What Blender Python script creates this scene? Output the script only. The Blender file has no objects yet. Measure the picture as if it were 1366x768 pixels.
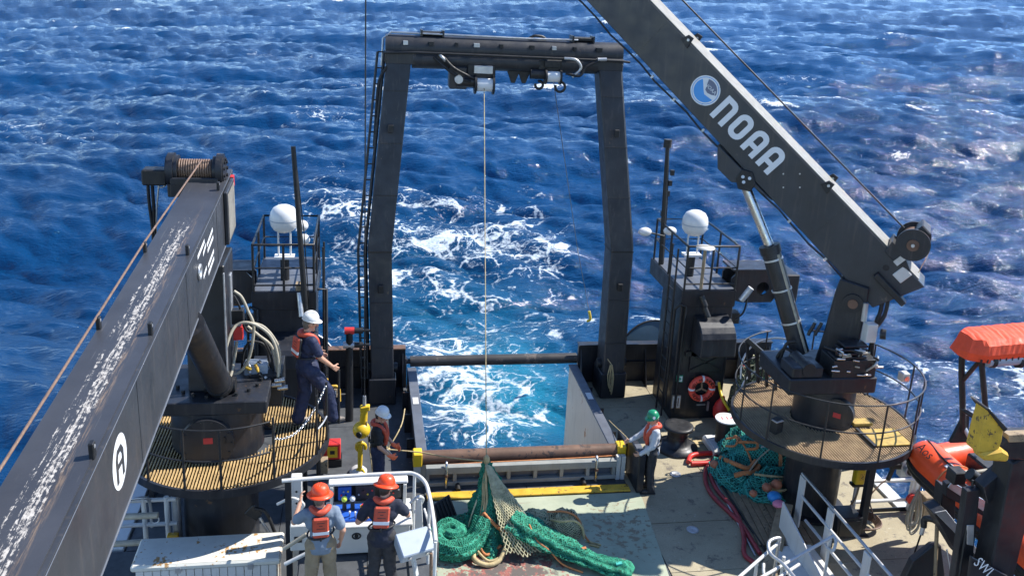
import bpy, bmesh, math, random
import numpy as np
from mathutils import Vector, Matrix
random.seed(7)
SC = bpy.context.scene
COL = SC.collection
PI = math.pi
rad = math.radians

# ---------------------------------------------------------------- camera
cd = bpy.data.cameras.new('camera'); cam = bpy.data.objects.new('camera', cd); COL.objects.link(cam)
cd.sensor_width = 36.0; cd.lens = 36.0*1200/1366; cd.shift_y = -90/1366
cd.clip_start = 0.1; cd.clip_end = 8000
_th, _ya, _ro = rad(15.8), rad(9.84), rad(2.99)
_f = Vector((math.sin(_ya)*math.cos(_th), math.cos(_ya)*math.cos(_th), -math.sin(_th)))
_r = Vector((math.cos(_ya), -math.sin(_ya), 0)); _u = _r.cross(_f)
_R = _r*math.cos(_ro)+_u*math.sin(_ro); _U = -_r*math.sin(_ro)+_u*math.cos(_ro)
cam.matrix_world = Matrix(((_R.x, _U.x, -_f.x, -3.1), (_R.y, _U.y, -_f.y, 0), (_R.z, _U.z, -_f.z, 9.52), (0, 0, 0, 1)))
SC.camera = cam

# ---------------------------------------------------------------- world, sun, exposure
SUN_EL, SUN_AZ = rad(49), rad(78)          # azimuth clockwise from +Y (aft); the sun stands aft of the starboard beam
w = bpy.data.worlds.new('World'); SC.world = w; w.use_nodes = True
nt = w.node_tree; nt.nodes.clear()
sky = nt.nodes.new('ShaderNodeTexSky'); sky.sky_type = 'NISHITA'; sky.sun_disc = False
sky.sun_elevation = SUN_EL; sky.sun_rotation = SUN_AZ; sky.air_density = 0.7; sky.dust_density = 0.0; sky.ozone_density = 4.6
bg = nt.nodes.new('ShaderNodeBackground'); bg.inputs[1].default_value = 0.145
wo = nt.nodes.new('ShaderNodeOutputWorld')
nt.links.new(sky.outputs[0], bg.inputs[0]); nt.links.new(bg.outputs[0], wo.inputs[0])
sd = bpy.data.lights.new('sun', 'SUN'); sun = bpy.data.objects.new('sun', sd); COL.objects.link(sun)
sd.energy = 4.3; sd.angle = rad(0.5); sd.color = (1.0, 0.955, 0.89)
_s = Vector((math.sin(SUN_AZ)*math.cos(SUN_EL), math.cos(SUN_AZ)*math.cos(SUN_EL), math.sin(SUN_EL)))
sun.rotation_euler = (-_s).to_track_quat('-Z', 'Y').to_euler()
SC.view_settings.view_transform = 'Standard'; SC.view_settings.look = 'None'
SC.view_settings.exposure = 1.0; SC.view_settings.gamma = 1.0; SC.view_settings.use_curve_mapping = False
SC.cycles.max_bounces = 6

# ---------------------------------------------------------------- node helpers
def new_mat(name):
    m = bpy.data.materials.new(name); m.use_nodes = True
    n = m.node_tree; b = n.nodes['Principled BSDF']
    return m, n, b
def node(n, t, **k):
    x = n.nodes.new(t)
    for a, v in k.items():
        if a.startswith('i_'):
            key = a[2:]
            x.inputs[int(key) if key.isdigit() else key].default_value = v
        else: setattr(x, a, v)
    return x
def ramp(n, src, stops, interp='LINEAR'):
    r = n.nodes.new('ShaderNodeValToRGB'); r.color_ramp.interpolation = interp
    el = r.color_ramp.elements
    el[0].position, el[0].color = stops[0][0], tuple(stops[0][1])+(1,) if len(stops[0][1]) == 3 else stops[0][1]
    el[1].position, el[1].color = stops[-1][0], tuple(stops[-1][1])+(1,) if len(stops[-1][1]) == 3 else stops[-1][1]
    for p, c in stops[1:-1]:
        e = el.new(p); e.color = tuple(c)+(1,) if len(c) == 3 else c
    n.links.new(src, r.inputs[0]); return r
def mixc(n, fac, a, b, mode='MIX'):
    x = n.nodes.new('ShaderNodeMix'); x.data_type = 'RGBA'; x.blend_type = mode
    for s, v in ((x.inputs[0], fac), (x.inputs[6], a), (x.inputs[7], b)):
        if hasattr(v, 'links'): n.links.new(v, s)
        elif isinstance(v, (int, float)): s.default_value = v
        else: s.default_value = tuple(v)+(1,) if len(v) == 3 else v
    return x.outputs[2]
def math_(n, op, a, b=0.0, c=None, clamp=False):
    x = n.nodes.new('ShaderNodeMath'); x.operation = op; x.use_clamp = clamp
    for s, v in zip(x.inputs, (a, b, c)):
        if v is None: continue
        if hasattr(v, 'links'): n.links.new(v, s)
        else: s.default_value = v
    return x.outputs[0]
def maprange(n, v, a, b, c=0.0, d=1.0, smooth=True):
    x = n.nodes.new('ShaderNodeMapRange'); x.interpolation_type = 'SMOOTHSTEP' if smooth else 'LINEAR'
    n.links.new(v, x.inputs[0])
    for i, q in zip((1, 2, 3, 4), (a, b, c, d)):
        if hasattr(q, 'links'): n.links.new(q, x.inputs[i])
        else: x.inputs[i].default_value = q
    return x.outputs[0]
def coord(n, kind='Object'):
    return n.nodes.new('ShaderNodeTexCoord').outputs[kind]
def noise(n, vec, scale, detail=4, rough=0.55, dist=0.0, dims='3D'):
    x = node(n, 'ShaderNodeTexNoise', noise_dimensions=dims); x.inputs['Scale'].default_value = scale
    x.inputs['Detail'].default_value = detail; x.inputs['Roughness'].default_value = rough; x.inputs['Distortion'].default_value = dist
    n.links.new(vec, x.inputs['Vector']); return x.outputs[0]
def scalevec(n, vec, s):
    x = node(n, 'ShaderNodeMapping'); x.inputs['Scale'].default_value = s; n.links.new(vec, x.inputs[0]); return x.outputs[0]
def bump(n, b, h, strength=0.3, dist=0.02):
    x = node(n, 'ShaderNodeBump'); x.inputs['Strength'].default_value = strength; x.inputs['Distance'].default_value = dist
    n.links.new(h, x.inputs['Height']); n.links.new(x.outputs[0], b.inputs['Normal']); return x

# ---------------------------------------------------------------- sea (FFT wave field on a sheet that reaches the horizon)
SEA = -3.0
def wave_tile(L, N, wind, U, amp, kmin, kmax, seed, spread=3.0):
    g = np.random.default_rng(seed)
    k1 = 2*np.pi*np.fft.fftfreq(N, L/N)
    kx, ky = np.meshgrid(k1, k1, indexing='xy'); k = np.hypot(kx, ky); k[0, 0] = 1e-6
    wx, wy = math.cos(wind), math.sin(wind)
    c = (kx*wx+ky*wy)/k
    Lw = U*U/9.81
    S = np.exp(-1/(k*Lw)**2)/k**4*(0.035+np.abs(c)**spread)*np.exp(-(k*0.10)**2)
    S *= 1/(1+np.exp(-(k-kmin)/(0.08*kmin+1e-9)))*1/(1+np.exp((k-kmax)/(0.08*kmax)))
    S[0, 0] = 0
    H = (g.standard_normal((N, N))+1j*g.standard_normal((N, N)))*np.sqrt(S/2)
    h = np.fft.ifft2(H).real; sc = amp/h.std(); H = H*sc
    F = lambda A: np.fft.ifft2(A).real.astype(np.float32)
    h = F(H); dx = F(-1j*kx/k*H); dy = F(-1j*ky/k*H)
    jxx = F(kx*kx/k*H); jyy = F(ky*ky/k*H)
    return L, N, h, dx, dy, jxx, jyy
def sample(tile, X, Y, ids):
    L, N = tile[0], tile[1]
    u = (X/L*N) % N; v = (Y/L*N) % N
    i0 = np.floor(u).astype(int) % N; j0 = np.floor(v).astype(int) % N; fu = (u-np.floor(u)).astype(np.float32); fv = (v-np.floor(v)).astype(np.float32)
    i1 = (i0+1) % N; j1 = (j0+1) % N; out = []
    for q in ids:
        a = tile[q]
        out.append((a[j0, i0]*(1-fu)+a[j0, i1]*fu)*(1-fv)+(a[j1, i0]*(1-fu)+a[j1, i1]*fu)*fv)
    return out
def sea_material():
    m, n, b = new_mat('sea_water')
    at = lambda s: node(n, 'ShaderNodeAttribute', attribute_name=s).outputs['Fac']
    p = coord(n)
    cap, wake, aer = at('cap'), at('wake'), at('aerated')
    warp = noise(n, p, 0.35, 3)
    sep = n.nodes.new('ShaderNodeVectorMath'); sep.operation = 'MULTIPLY_ADD'
    wc = node(n, 'ShaderNodeTexNoise'); wc.inputs['Scale'].default_value = 0.45; wc.inputs['Detail'].default_value = 4
    n.links.new(p, wc.inputs['Vector'])
    n.links.new(wc.outputs[1], sep.inputs[0]); sep.inputs[1].default_value = (3.2, 3.2, 0.0); n.links.new(p, sep.inputs[2])
    pw = sep.outputs[0]
    v1 = node(n, 'ShaderNodeTexVoronoi', feature='DISTANCE_TO_EDGE'); v1.inputs['Scale'].default_value = 1.05; n.links.new(pw, v1.inputs['Vector'])
    v2 = node(n, 'ShaderNodeTexVoronoi', feature='DISTANCE_TO_EDGE'); v2.inputs['Scale'].default_value = 3.4; n.links.new(pw, v2.inputs['Vector'])
    n1 = noise(n, pw, 0.5, 8, 0.68)
    fine = noise(n, p, 5.0, 5, 0.7)
    lace = math_(n, 'MINIMUM', math_(n, 'MULTIPLY', v1.outputs[0], 1.5), math_(n, 'ADD', math_(n, 'MULTIPLY', v2.outputs[0], 2.2), 0.10))
    lace = math_(n, 'ADD', lace, math_(n, 'MULTIPLY', math_(n, 'SUBTRACT', fine, 0.5), 0.55))
    lace = math_(n, 'ADD', lace, math_(n, 'MULTIPLY', math_(n, 'SUBTRACT', n1, 0.5), -1.5))
    thr = math_(n, 'MULTIPLY_ADD', wake, 0.68, -0.25)
    wf = maprange(n, math_(n, 'SUBTRACT', thr, lace), -0.07, 0.16)
    wf = math_(n, 'MULTIPLY', wf, maprange(n, wake, 0.03, 0.3))
    ff = noise(n, scalevec(n, pw, (1, 1.8, 1)), 2.4, 9, 0.74)
    wf2 = maprange(n, math_(n, 'ADD', ff, math_(n, 'MULTIPLY', wake, 0.20)), 0.655, 0.74)
    wf2 = math_(n, 'MULTIPLY', wf2, maprange(n, wake, 0.15, 0.5, 0, 0.8))
    wf = math_(n, 'MAXIMUM', wf, wf2)
    capn = math_(n, 'ADD', cap, math_(n, 'MULTIPLY', math_(n, 'SUBTRACT', fine, 0.5), 0.9))
    cf = maprange(n, capn, 0.45, 0.62)
    foam = math_(n, 'MAXIMUM', wf, cf)
    deep = mixc(n, maprange(n, noise(n, p, 0.03, 2), 0.35, 0.65), (0.0011, 0.028, 0.090), (0.0018, 0.042, 0.128))
    col = mixc(n, aer, deep, (0.015, 0.22, 0.32))
    fcol = ramp(n, noise(n, p, 9.0, 5, 0.7), [(0.35, (0.42, 0.52, 0.57)), (0.6, (0.70, 0.74, 0.76))]).outputs[0]
    col = mixc(n, foam, col, fcol)
    n.links.new(col, b.inputs['Base Color'])
    n.links.new(maprange(n, foam, 0, 1, 0.075, 0.8), b.inputs['Roughness'])
    b.inputs['IOR'].default_value = 1.333
    h1 = noise(n, scalevec(n, p, (1, 2.2, 1)), 4.6, 5, 0.6)
    h2 = noise(n, scalevec(n, p, (1, 2.0, 1)), 0.8, 3, 0.55)
    h1 = math_(n, 'MULTIPLY_ADD', h2, 2.2, h1)
    hh = math_(n, 'ADD', h1, math_(n, 'MULTIPLY', foam, 0.12))
    bump(n, b, hh, 0.62, 0.11)
    return m
def build_sea():
    wind = rad(258)
    A = wave_tile(190.0, 1024, wind, 7.6, 0.40, 0.03, 2.2, 11, 7.0)
    B = wave_tile(47.3, 1024, wind+0.3, 6.0, 0.115, 1.6, 40.0, 12, 4.0)
    az = np.linspace(rad(-62), rad(70), 1150)
    r = np.concatenate([np.linspace(4, 20, 30)[:-1], 1/np.linspace(1/20.0, 1/420.0, 600), np.geomspace(440, 5000, 26)])
    r = np.concatenate([r[:29], np.sort(r[29:])])
    RR, AA = np.meshgrid(r, az, indexing='ij')
    X0 = -3.1+RR*np.sin(AA); Y0 = RR*np.cos(AA)
    ca, sa = math.cos(0.6), math.sin(0.6)
    Xb, Yb = X0*ca-Y0*sa, X0*sa+Y0*ca
    h, dx, dy, jx, jy = sample(A, X0, Y0, (2, 3, 4, 5, 6))
    hb, dxb, dyb, jxb, jyb = sample(B, Xb, Yb, (2, 3, 4, 5, 6))
    fade = np.clip(1-(RR-120)/500, 0.75, 1)
    far = np.clip(1-(RR-500)/1500, 0, 1)
    G = lambda cx, cy, sx, sy, t=0.0: np.exp(-(((X0-cx)*math.cos(t)+(Y0-cy)*math.sin(t))/sx)**2-((-(X0-cx)*math.sin(t)+(Y0-cy)*math.cos(t))/sy)**2)
    # water churned by the propellers aft of the ramp, and painted glints far left
    wake = np.clip(0.60*G(-0.3, 21.2, 2.2, 2.0)+0.66*G(0.2, 24.5, 3.4, 2.6)+0.85*G(0.2, 29.0, 4.8, 3.0)+1.0*G(3.6, 33, 2.6, 5.0, 0.35)+0.5*G(1.5, 36.5, 5, 2.4)+0.88*G(-2.6, 33.5, 3.0, 4.8, -0.3)
                   +0.86*G(0, 40.0, 6.8, 3.6)+0.36*G(-4.5, 47, 4, 6, 0.3)+0.52*G(3, 45, 6, 2.6)+0.42*G(-4.5, 64, 5, 6, 0.5)+0.60*G(1, 77, 11, 3.4)
                   +0.34*G(-12, 96, 5, 12, 0.6)+0.50*G(-16.5, 20.5, 2.6, 2.2)+0.42*G(-24, 62, 9, 4, -0.6)+0.40*G(-40, 80, 12, 3)+0.42*G(17, 22, 6, 5)+0.40*G(30, 48, 6, 4)
                   +0.42*G(36, 78, 8, 3)+0.36*G(12, 30, 5, 3)+0.38*G(52, 60, 10, 3)+0.36*G(-60, 120, 14, 4), 0, 1)
    wake *= np.clip(0.72+0.5*h, 0.3, 1.2)
    aer = np.clip(0.70*G(1.2, 23.5, 2.0, 3.4)+0.22*G(0.5, 30, 4.0, 4)+0.08*G(-1, 38, 6, 6), 0, 1)
    J = 1-1.15*(jx+jy)*0.5-0.25*(jxb+jyb)*0.5
    # convergence of the choppy displacement marks the breaking crests
    conv = (jx+jy)*1.0+(jxb+jyb)*0.2
    cap = np.clip((conv*np.where(h > 0, 1, 0)-np.quantile(conv, 0.945))*2.4, 0, 1)
    ch = 1.25
    X = X0+(dx*ch*far+dxb*0.8*fade*far); Y = Y0+(dy*ch*far+dyb*0.8*fade*far)
    calm = 1-0.35*aer
    Zv = SEA+(h*far+hb*fade*far)*calm
    Zv = Zv+0.050*X+0.036*(Y-20)        # the ship heels and trims a little against the water
    nr, na = RR.shape
    V = np.stack([X, Y, Zv], -1).reshape(-1, 3).astype(np.float32)
    i = np.arange(nr*na).reshape(nr, na)
    Fq = np.stack([i[:-1, :-1], i[:-1, 1:], i[1:, 1:], i[1:, :-1]], -1).reshape(-1, 4)[:, ::-1]
    me = bpy.data.meshes.new('sea')
    me.vertices.add(len(V)); me.vertices.foreach_set('co', V.ravel())
    me.loops.add(Fq.size); me.loops.foreach_set('vertex_index', Fq.ravel().astype(np.int32))
    me.polygons.add(len(Fq)); me.polygons.foreach_set('loop_start', np.arange(0, Fq.size, 4, dtype=np.int32))
    me.polygons.foreach_set('use_smooth', np.ones(len(Fq), bool))
    for nm, a in (('cap', cap), ('wake', wake), ('aerated', aer)):
        t = me.attributes.new(nm, 'FLOAT', 'POINT'); t.data.foreach_set('value', a.ravel().astype(np.float32))
    me.update(); me.validate()
    me.materials.append(sea_material())
    o = bpy.data.objects.new('sea', me); COL.objects.link(o); o['kind'] = 'structure'
build_sea()

# ---------------------------------------------------------------- geometry helpers
def V3(*a): return Vector(a)
_C = Vector((-3.1, 0, 9.52))
def _ray(x, y): return _f+_R*((x-683)/1200)-_U*((y-294)/1200)
def atY(x, y, Y): d = _ray(x, y); return _C+d*(Y/d.y)                   # photo pixel -> world point at a known distance aft
def atZ(x, y, Z): d = _ray(x, y); return _C+d*((Z-_C.z)/d.z)
def atX(x, y, X): d = _ray(x, y); return _C+d*((X-_C.x)/d.x)
def frame(ax):
    a = Vector(ax).normalized(); h = Vector((0, 0, 1)) if abs(a.z) < 0.9 else Vector((1, 0, 0))
    x = h.cross(a).normalized(); return x, a.cross(x).normalized(), a
class MB:
    def __init__(s): s.v = []; s.f = []; s.sm = []; s.mi = []; s.cur = 0
    def add(s, vs, fs, smooth=False):
        o = len(s.v); s.v += [tuple(p) for p in vs]
        for f in fs: s.f.append(tuple(i+o for i in f)); s.sm.append(smooth); s.mi.append(s.cur)
        return s
    def obox(s, c, ax, ay, az):            # centre and three half-axis vectors
        c, ax, ay, az = map(Vector, (c, ax, ay, az))
        if ax.cross(ay).dot(az) < 0: ax = -ax
        vs = [c+ax*i+ay*j+az*k for k in (-1, 1) for j in (-1, 1) for i in (-1, 1)]
        return s.add(vs, [(0, 2, 3, 1), (4, 5, 7, 6), (0, 1, 5, 4), (2, 6, 7, 3), (0, 4, 6, 2), (1, 3, 7, 5)])
    def box(s, x0, x1, y0, y1, z0, z1):
        return s.obox(((x0+x1)/2, (y0+y1)/2, (z0+z1)/2), ((x1-x0)/2, 0, 0), (0, (y1-y0)/2, 0), (0, 0, (z1-z0)/2))
    def beam(s, p, q, w, h, up=(0, 0, 1), w2=None, h2=None):   # bar from p to q, width w across, h along up
        p, q = Vector(p), Vector(q); d = (q-p); L = d.length; d.normalize()
        x = d.cross(Vector(up))
        x = x.normalized() if x.length > 1e-4 else Vector((1, 0, 0)); z = x.cross(d).normalized()
        w2 = w2 or w; h2 = h2 or h
        vs = [p+x*a*w/2+z*b*h/2 for a, b in ((-1, -1), (1, -1), (1, 1), (-1, 1))]+[q+x*a*w2/2+z*b*h2/2 for a, b in ((-1, -1), (1, -1), (1, 1), (-1, 1))]
        return s.add(vs, [(3, 2, 1, 0), (4, 5, 6, 7), (0, 1, 5, 4), (1, 2, 6, 5), (2, 3, 7, 6), (3, 0, 4, 7)][::1])
    def cyl(s, p, q, r0, r1=None, n=20, caps=True):
        p, q = Vector(p), Vector(q); r1 = r0 if r1 is None else r1
        x, y, a = frame(q-p)
        vs = [p+(x*math.cos(t)+y*math.sin(t))*r0 for t in [2*PI*i/n for i in range(n)]]+[q+(x*math.cos(t)+y*math.sin(t))*r1 for t in [2*PI*i/n for i in range(n)]]
        s.add(vs, [(i, (i+1) % n, n+(i+1) % n, n+i) for i in range(n)], True)
        if caps:
            s.add(vs[:n], [tuple(range(n-1, -1, -1))]); s.add(vs[n:], [tuple(range(n))])
        return s
    def tube(s, pts, r, n=8, closed=False, caps=True):
        pts = [Vector(p) for p in pts]; m = len(pts); rr = r if isinstance(r, (list, tuple)) else [r]*m
        vs = []; x = None
        for i, p in enumerate(pts):
            a = pts[(i+1) % m] if (closed or i < m-1) else p; b = pts[i-1] if (closed or i > 0) else p
            t = (a-b).normalized()
            if x is None: x, y, _ = frame(t)
            else:
                x = (x-t*x.dot(t)); x = x.normalized() if x.length > 1e-6 else frame(t)[0]; y = t.cross(x)
            vs += [p+(x*math.cos(2*PI*k/n)+y*math.sin(2*PI*k/n))*rr[i] for k in range(n)]
        fs = []
        for i in range(m if closed else m-1):
            j = (i+1) % m
            fs += [(i*n+k, i*n+(k+1) % n, j*n+(k+1) % n, j*n+k) for k in range(n)]
        s.add(vs, fs, True)
        if not closed and caps:
            s.add(vs[:n], [tuple(range(n-1, -1, -1))]); s.add(vs[-n:], [tuple(range(n))])
        return s
    def lathe(s, o, axis, prof, n=24, smooth=True):     # profile: (radius, height)
        o = Vector(o); x, y, a = frame(axis); vs = []
        for r, h in prof: vs += [o+a*h+(x*math.cos(2*PI*k/n)+y*math.sin(2*PI*k/n))*max(r, 1e-4) for k in range(n)]
        return s.add(vs, [(i*n+k, i*n+(k+1) % n, (i+1)*n+(k+1) % n, (i+1)*n+k) for i in range(len(prof)-1) for k in range(n)], smooth)
    def prism(s, poly, o, ex, ey, ez, d):               # poly in (ex, ey), extruded by d along ez
        o, ex, ey, ez = map(Vector, (o, ex, ey, ez))
        if ex.cross(ey).dot(ez) < 0: poly = poly[::-1]
        n = len(poly); vs = [o+ex*a+ey*b for a, b in poly]+[o+ex*a+ey*b+ez*d for a, b in poly]
        s.add(vs, [tuple(range(n-1, -1, -1)), tuple(range(n, 2*n))]+[(i, (i+1) % n, n+(i+1) % n, n+i) for i in range(n)])
        return s
    def ball(s, c, r, n=16, m=10, sq=(1, 1, 1)):
        c = Vector(c); vs = [c+Vector((r*sq[0]*math.sin(PI*j/m)*math.cos(2*PI*i/n), r*sq[1]*math.sin(PI*j/m)*math.sin(2*PI*i/n), -r*sq[2]*math.cos(PI*j/m))) for j in range(m+1) for i in range(n)]
        return s.add(vs, [(j*n+i, j*n+(i+1) % n, (j+1)*n+(i+1) % n, (j+1)*n+i) for j in range(m) for i in range(n)], True)
    def ribbon(s, pts, w, o, ex, ey, ez, d, closed=False):   # flat stroke with mitred corners, in a plane
        P = [Vector((p[0], p[1])) for p in pts]; m = len(P); L, R_ = [], []
        for i, p in enumerate(P):
            a = P[(i+1) % m] if (closed or i < m-1) else None; b = P[i-1] if (closed or i > 0) else None
            t1 = (p-b).normalized() if b is not None else None; t2 = (a-p).normalized() if a is not None else None
            t = ((t1 or t2)+(t2 or t1)).normalized(); nn = Vector((-t.y, t.x)); k = 1.0
            if t1 and t2: k = 1/max(0.4, nn.dot(Vector((-t1.y, t1.x))))
            L.append(p+nn*w/2*k); R_.append(p-nn*w/2*k)
        o, ex, ey, ez = map(Vector, (o, ex, ey, ez)); g = lambda q, h: o+ex*q.x+ey*q.y+ez*h
        vs = [g(q, 0) for q in L]+[g(q, 0) for q in R_]+[g(q, d) for q in L]+[g(q, d) for q in R_]
        fs = []
        for i in range(m if closed else m-1):
            j = (i+1) % m
            fs += [(2*m+i, 3*m+i, 3*m+j, 2*m+j), (i, 2*m+i, 2*m+j, j), (m+i, m+j, 3*m+j, 3*m+i)]
        return s.add(vs, fs)
    def build(s, name, mat, parent=None, bevel=0.0, mods=None, smooth=None):
        me = bpy.data.meshes.new(name); off = OFF.get(parent, Vector()) if parent else Vector()
        me.from_pydata([tuple(Vector(p)-off) for p in s.v], [], s.f)
        me.polygons.foreach_set('use_smooth', [True]*len(s.f) if smooth else s.sm)
        mats = mat if isinstance(mat, (list, tuple)) else [mat]
        for q in mats: me.materials.append(q)
        if len(mats) > 1: me.polygons.foreach_set('material_index', s.mi)
        me.update(); o = bpy.data.objects.new(name, me); COL.objects.link(o)
        if parent: o.parent = parent; OFF[o] = off
        if bevel:
            b = o.modifiers.new('bevel', 'BEVEL'); b.width = bevel; b.segments = 1; b.limit_method = 'ANGLE'; b.angle_limit = rad(40); b.harden_normals = False
        return o
OFF = {}
def thing(name, label, cat, loc, group=None):
    o = bpy.data.objects.new(name, None); COL.objects.link(o); o.location = loc; OFF[o] = Vector(loc)
    o.empty_display_size = 0.2; tag(o, label, cat, group); return o
def tag(o, label, cat, group=None):
    o['label'] = label; o['category'] = cat
    if group: o['group'] = group
    return o
def solo(mb, name, mat, label, cat, loc, group=None, bevel=0.0):     # a thing that is one mesh, with its origin at loc
    loc = Vector(loc); mb.v = [tuple(Vector(p)-loc) for p in mb.v]
    o = mb.build(name, mat, None, bevel); o.location = loc; OFF[o] = loc; return tag(o, label, cat, group)
def stuff(o): o['kind'] = 'stuff'; return o
def struct(o): o['kind'] = 'structure'; return o
def arc(c, r, a0, a1, n=24, ex=(1, 0, 0), ey=(0, 1, 0)):
    c, ex, ey = map(Vector, (c, ex, ey)); return [c+ex*r*math.cos(rad(a0+(a1-a0)*i/n))+ey*r*math.sin(rad(a0+(a1-a0)*i/n)) for i in range(n+1)]
def smooth_path(pts, k=6):
    P = [Vector(p) for p in pts]; P = [P[0]*2-P[1]]+P+[P[-1]*2-P[-2]]; out = []
    for i in range(1, len(P)-2):
        a, b, c, d = P[i-1:i+3]
        for j in range(k):
            t = j/k; out.append(0.5*((2*b)+(c-a)*t+(2*a-5*b+4*c-d)*t*t+(-a+3*b-3*c+d)*t*t*t))
    return out+[P[-2]]
def text_mesh(txt, size, o, ex, ey, ez, d=0.002, align='CENTER', sx=1.0):
    cu = bpy.data.curves.new('t', 'FONT'); cu.body = txt; cu.size = size; cu.align_x = align; cu.align_y = 'CENTER'; cu.resolution_u = 2
    ob = bpy.data.objects.new('t', cu); me = bpy.data.meshes.new_from_object(ob)
    mb = MB(); o, ex, ey, ez = map(Vector, (o, ex, ey, ez))
    mb.add([o+ex*v.co.x*sx+ey*v.co.y+ez*d for v in me.vertices], [tuple(p.vertices) for p in me.polygons])
    bpy.data.objects.remove(ob); bpy.data.curves.remove(cu); bpy.data.meshes.remove(me)
    return mb

# ---------------------------------------------------------------- materials
def paint(name, base, rough=0.45, wear=None, wear_amt=0.0, scale=3.0, var=0.25, metal=0.0, bmp=0.12, streak=0.0, spec=0.5):
    """painted or bare surface: tone drifts, chips of another colour, vertical dirt runs, orange-peel relief"""
    m, n, b = new_mat(name); p = coord(n)
    a = noise(n, p, scale, 5, 0.6)
    dk = tuple(c*(1-var) for c in base); lt = tuple(min(1, c*(1+var)) for c in base)
    col = ramp(n, a, [(0.3, dk), (0.7, lt)]).outputs[0]
    if streak:
        st = noise(n, scalevec(n, p, (9, 9, 0.7)), 1.5, 4, 0.6)
        col = mixc(n, math_(n, 'MULTIPLY', maprange(n, st, 0.52, 0.75), streak), col, tuple(0.35*c+0.03 for c in base) if sum(base) > 0.9 else (0.12, 0.10, 0.085))
    if wear and wear_amt:
        c1 = noise(n, p, scale*4.3, 7, 0.68); c2 = noise(n, p, scale*0.9, 3)
        msk = maprange(n, math_(n, 'ADD', math_(n, 'MULTIPLY', c1, 0.7), math_(n, 'MULTIPLY', c2, 0.5)), 0.83-wear_amt*0.28, 0.87-wear_amt*0.28)
        col = mixc(n, msk, col, wear)
    n.links.new(col, b.inputs['Base Color'])
    n.links.new(maprange(n, noise(n, p, scale*2.2, 4), 0.3, 0.7, max(0.05, rough-0.12), min(1, rough+0.14), False), b.inputs['Roughness'])
    b.inputs['Metallic'].default_value = metal; b.inputs['Specular IOR Level'].default_value = spec
    bump(n, b, noise(n, p, scale*14, 4), bmp, 0.006)
    return m
M = {}
M['black'] = paint('black_paint', (0.015, 0.0165, 0.021), 0.42, (0.10, 0.055, 0.03), 0.28, 2.2, 0.3, streak=0.22)
M['black2'] = paint('black_gear', (0.012, 0.0125, 0.014), 0.5, (0.06, 0.05, 0.045), 0.3, 6, 0.35)
M['boom'] = paint('boom_paint', (0.034, 0.037, 0.043), 0.40, (0.10, 0.085, 0.07), 0.22, 1.5, 0.22, streak=0.3)
M['aframe'] = paint('gantry_paint', (0.021, 0.023, 0.028), 0.48, (0.12, 0.08, 0.05), 0.22, 1.8, 0.3, streak=0.3)
M['white'] = paint('white_paint', (0.58, 0.58, 0.56), 0.42, (0.30, 0.15, 0.06), 0.22, 2.5, 0.06, streak=0.2)
M['whitebox'] = paint('white_lid', (0.60, 0.59, 0.52), 0.5, (0.36, 0.20, 0.07), 0.58, 3.5, 0.08, streak=0.1)
M['gloss_white'] = paint('radome_white', (0.66, 0.66, 0.65), 0.3, None, 0, 2, 0.03, bmp=0.02)
M['decal'] = paint('white_decal', (0.70, 0.71, 0.72), 0.45, (0.05, 0.05, 0.05), 0.12, 8, 0.04)
M['steel'] = paint('bare_steel', (0.55, 0.55, 0.54), 0.28, None, 0, 4, 0.12, metal=1.0)
M['galv'] = paint('galvanised', (0.50, 0.51, 0.52), 0.42, (0.35, 0.2, 0.1), 0.1, 6, 0.15, metal=0.7)
M['greypanel'] = paint('grey_gate_paint', (0.25, 0.26, 0.24), 0.55, (0.20, 0.10, 0.05), 0.25, 2.5, 0.18, streak=0.3)
M['capgrey'] = paint('wall_cap_grey', (0.09, 0.10, 0.12), 0.5, (0.3, 0.28, 0.25), 0.25, 3, 0.2)
M['rampwall'] = paint('ramp_wall_paint', (0.66, 0.60, 0.49), 0.55, (0.42, 0.20, 0.07), 0.40, 1.6, 0.06, streak=0.3)
M['rust'] = paint('rusty_roller', (0.125, 0.068, 0.042), 0.62, (0.045, 0.03, 0.025), 0.55, 3.0, 0.35, bmp=0.3)
M['roller'] = paint('dark_roller', (0.035, 0.033, 0.032), 0.5, (0.11, 0.09, 0.075), 0.5, 2.0, 0.3)
M['yellow'] = paint('yellow_paint', (0.70, 0.46, 0.02), 0.42, (0.18, 0.11, 0.05), 0.25, 4, 0.12)
M['yellow_worn'] = paint('worn_yellow', (0.60, 0.36, 0.035), 0.5, (0.10, 0.06, 0.035), 0.55, 5, 0.2)
M['orange'] = paint('orange_fabric', (0.80, 0.075, 0.02), 0.62, None, 0, 5, 0.14, bmp=0.25)
M['boat'] = paint('orange_tube', (0.82, 0.085, 0.018), 0.42, (0.4, 0.05, 0.02), 0.1, 4, 0.08, bmp=0.06)
M['red'] = paint('red_paint', (0.55, 0.03, 0.025), 0.45, None, 0, 6, 0.15)
M['ringred'] = paint('life_ring_red', (0.80, 0.085, 0.05), 0.55, None, 0, 6, 0.12)
M['rubber'] = paint('black_rubber', (0.012, 0.012, 0.013), 0.6, None, 0, 8, 0.2)
M['cable'] = paint('wire_rope', (0.17, 0.105, 0.07), 0.5, (0.36, 0.27, 0.20), 0.4, 20, 0.3)
M['wire'] = paint('steel_wire', (0.20, 0.20, 0.21), 0.4, None, 0, 20, 0.2, metal=0.5)
M['darkwire'] = paint('dark_wire', (0.02, 0.02, 0.022), 0.5, None, 0, 20, 0.2)
M['rope'] = paint('pale_rope', (0.45, 0.35, 0.18), 0.8, (0.30, 0.24, 0.14), 0.4, 14, 0.25, bmp=0.5)
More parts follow.
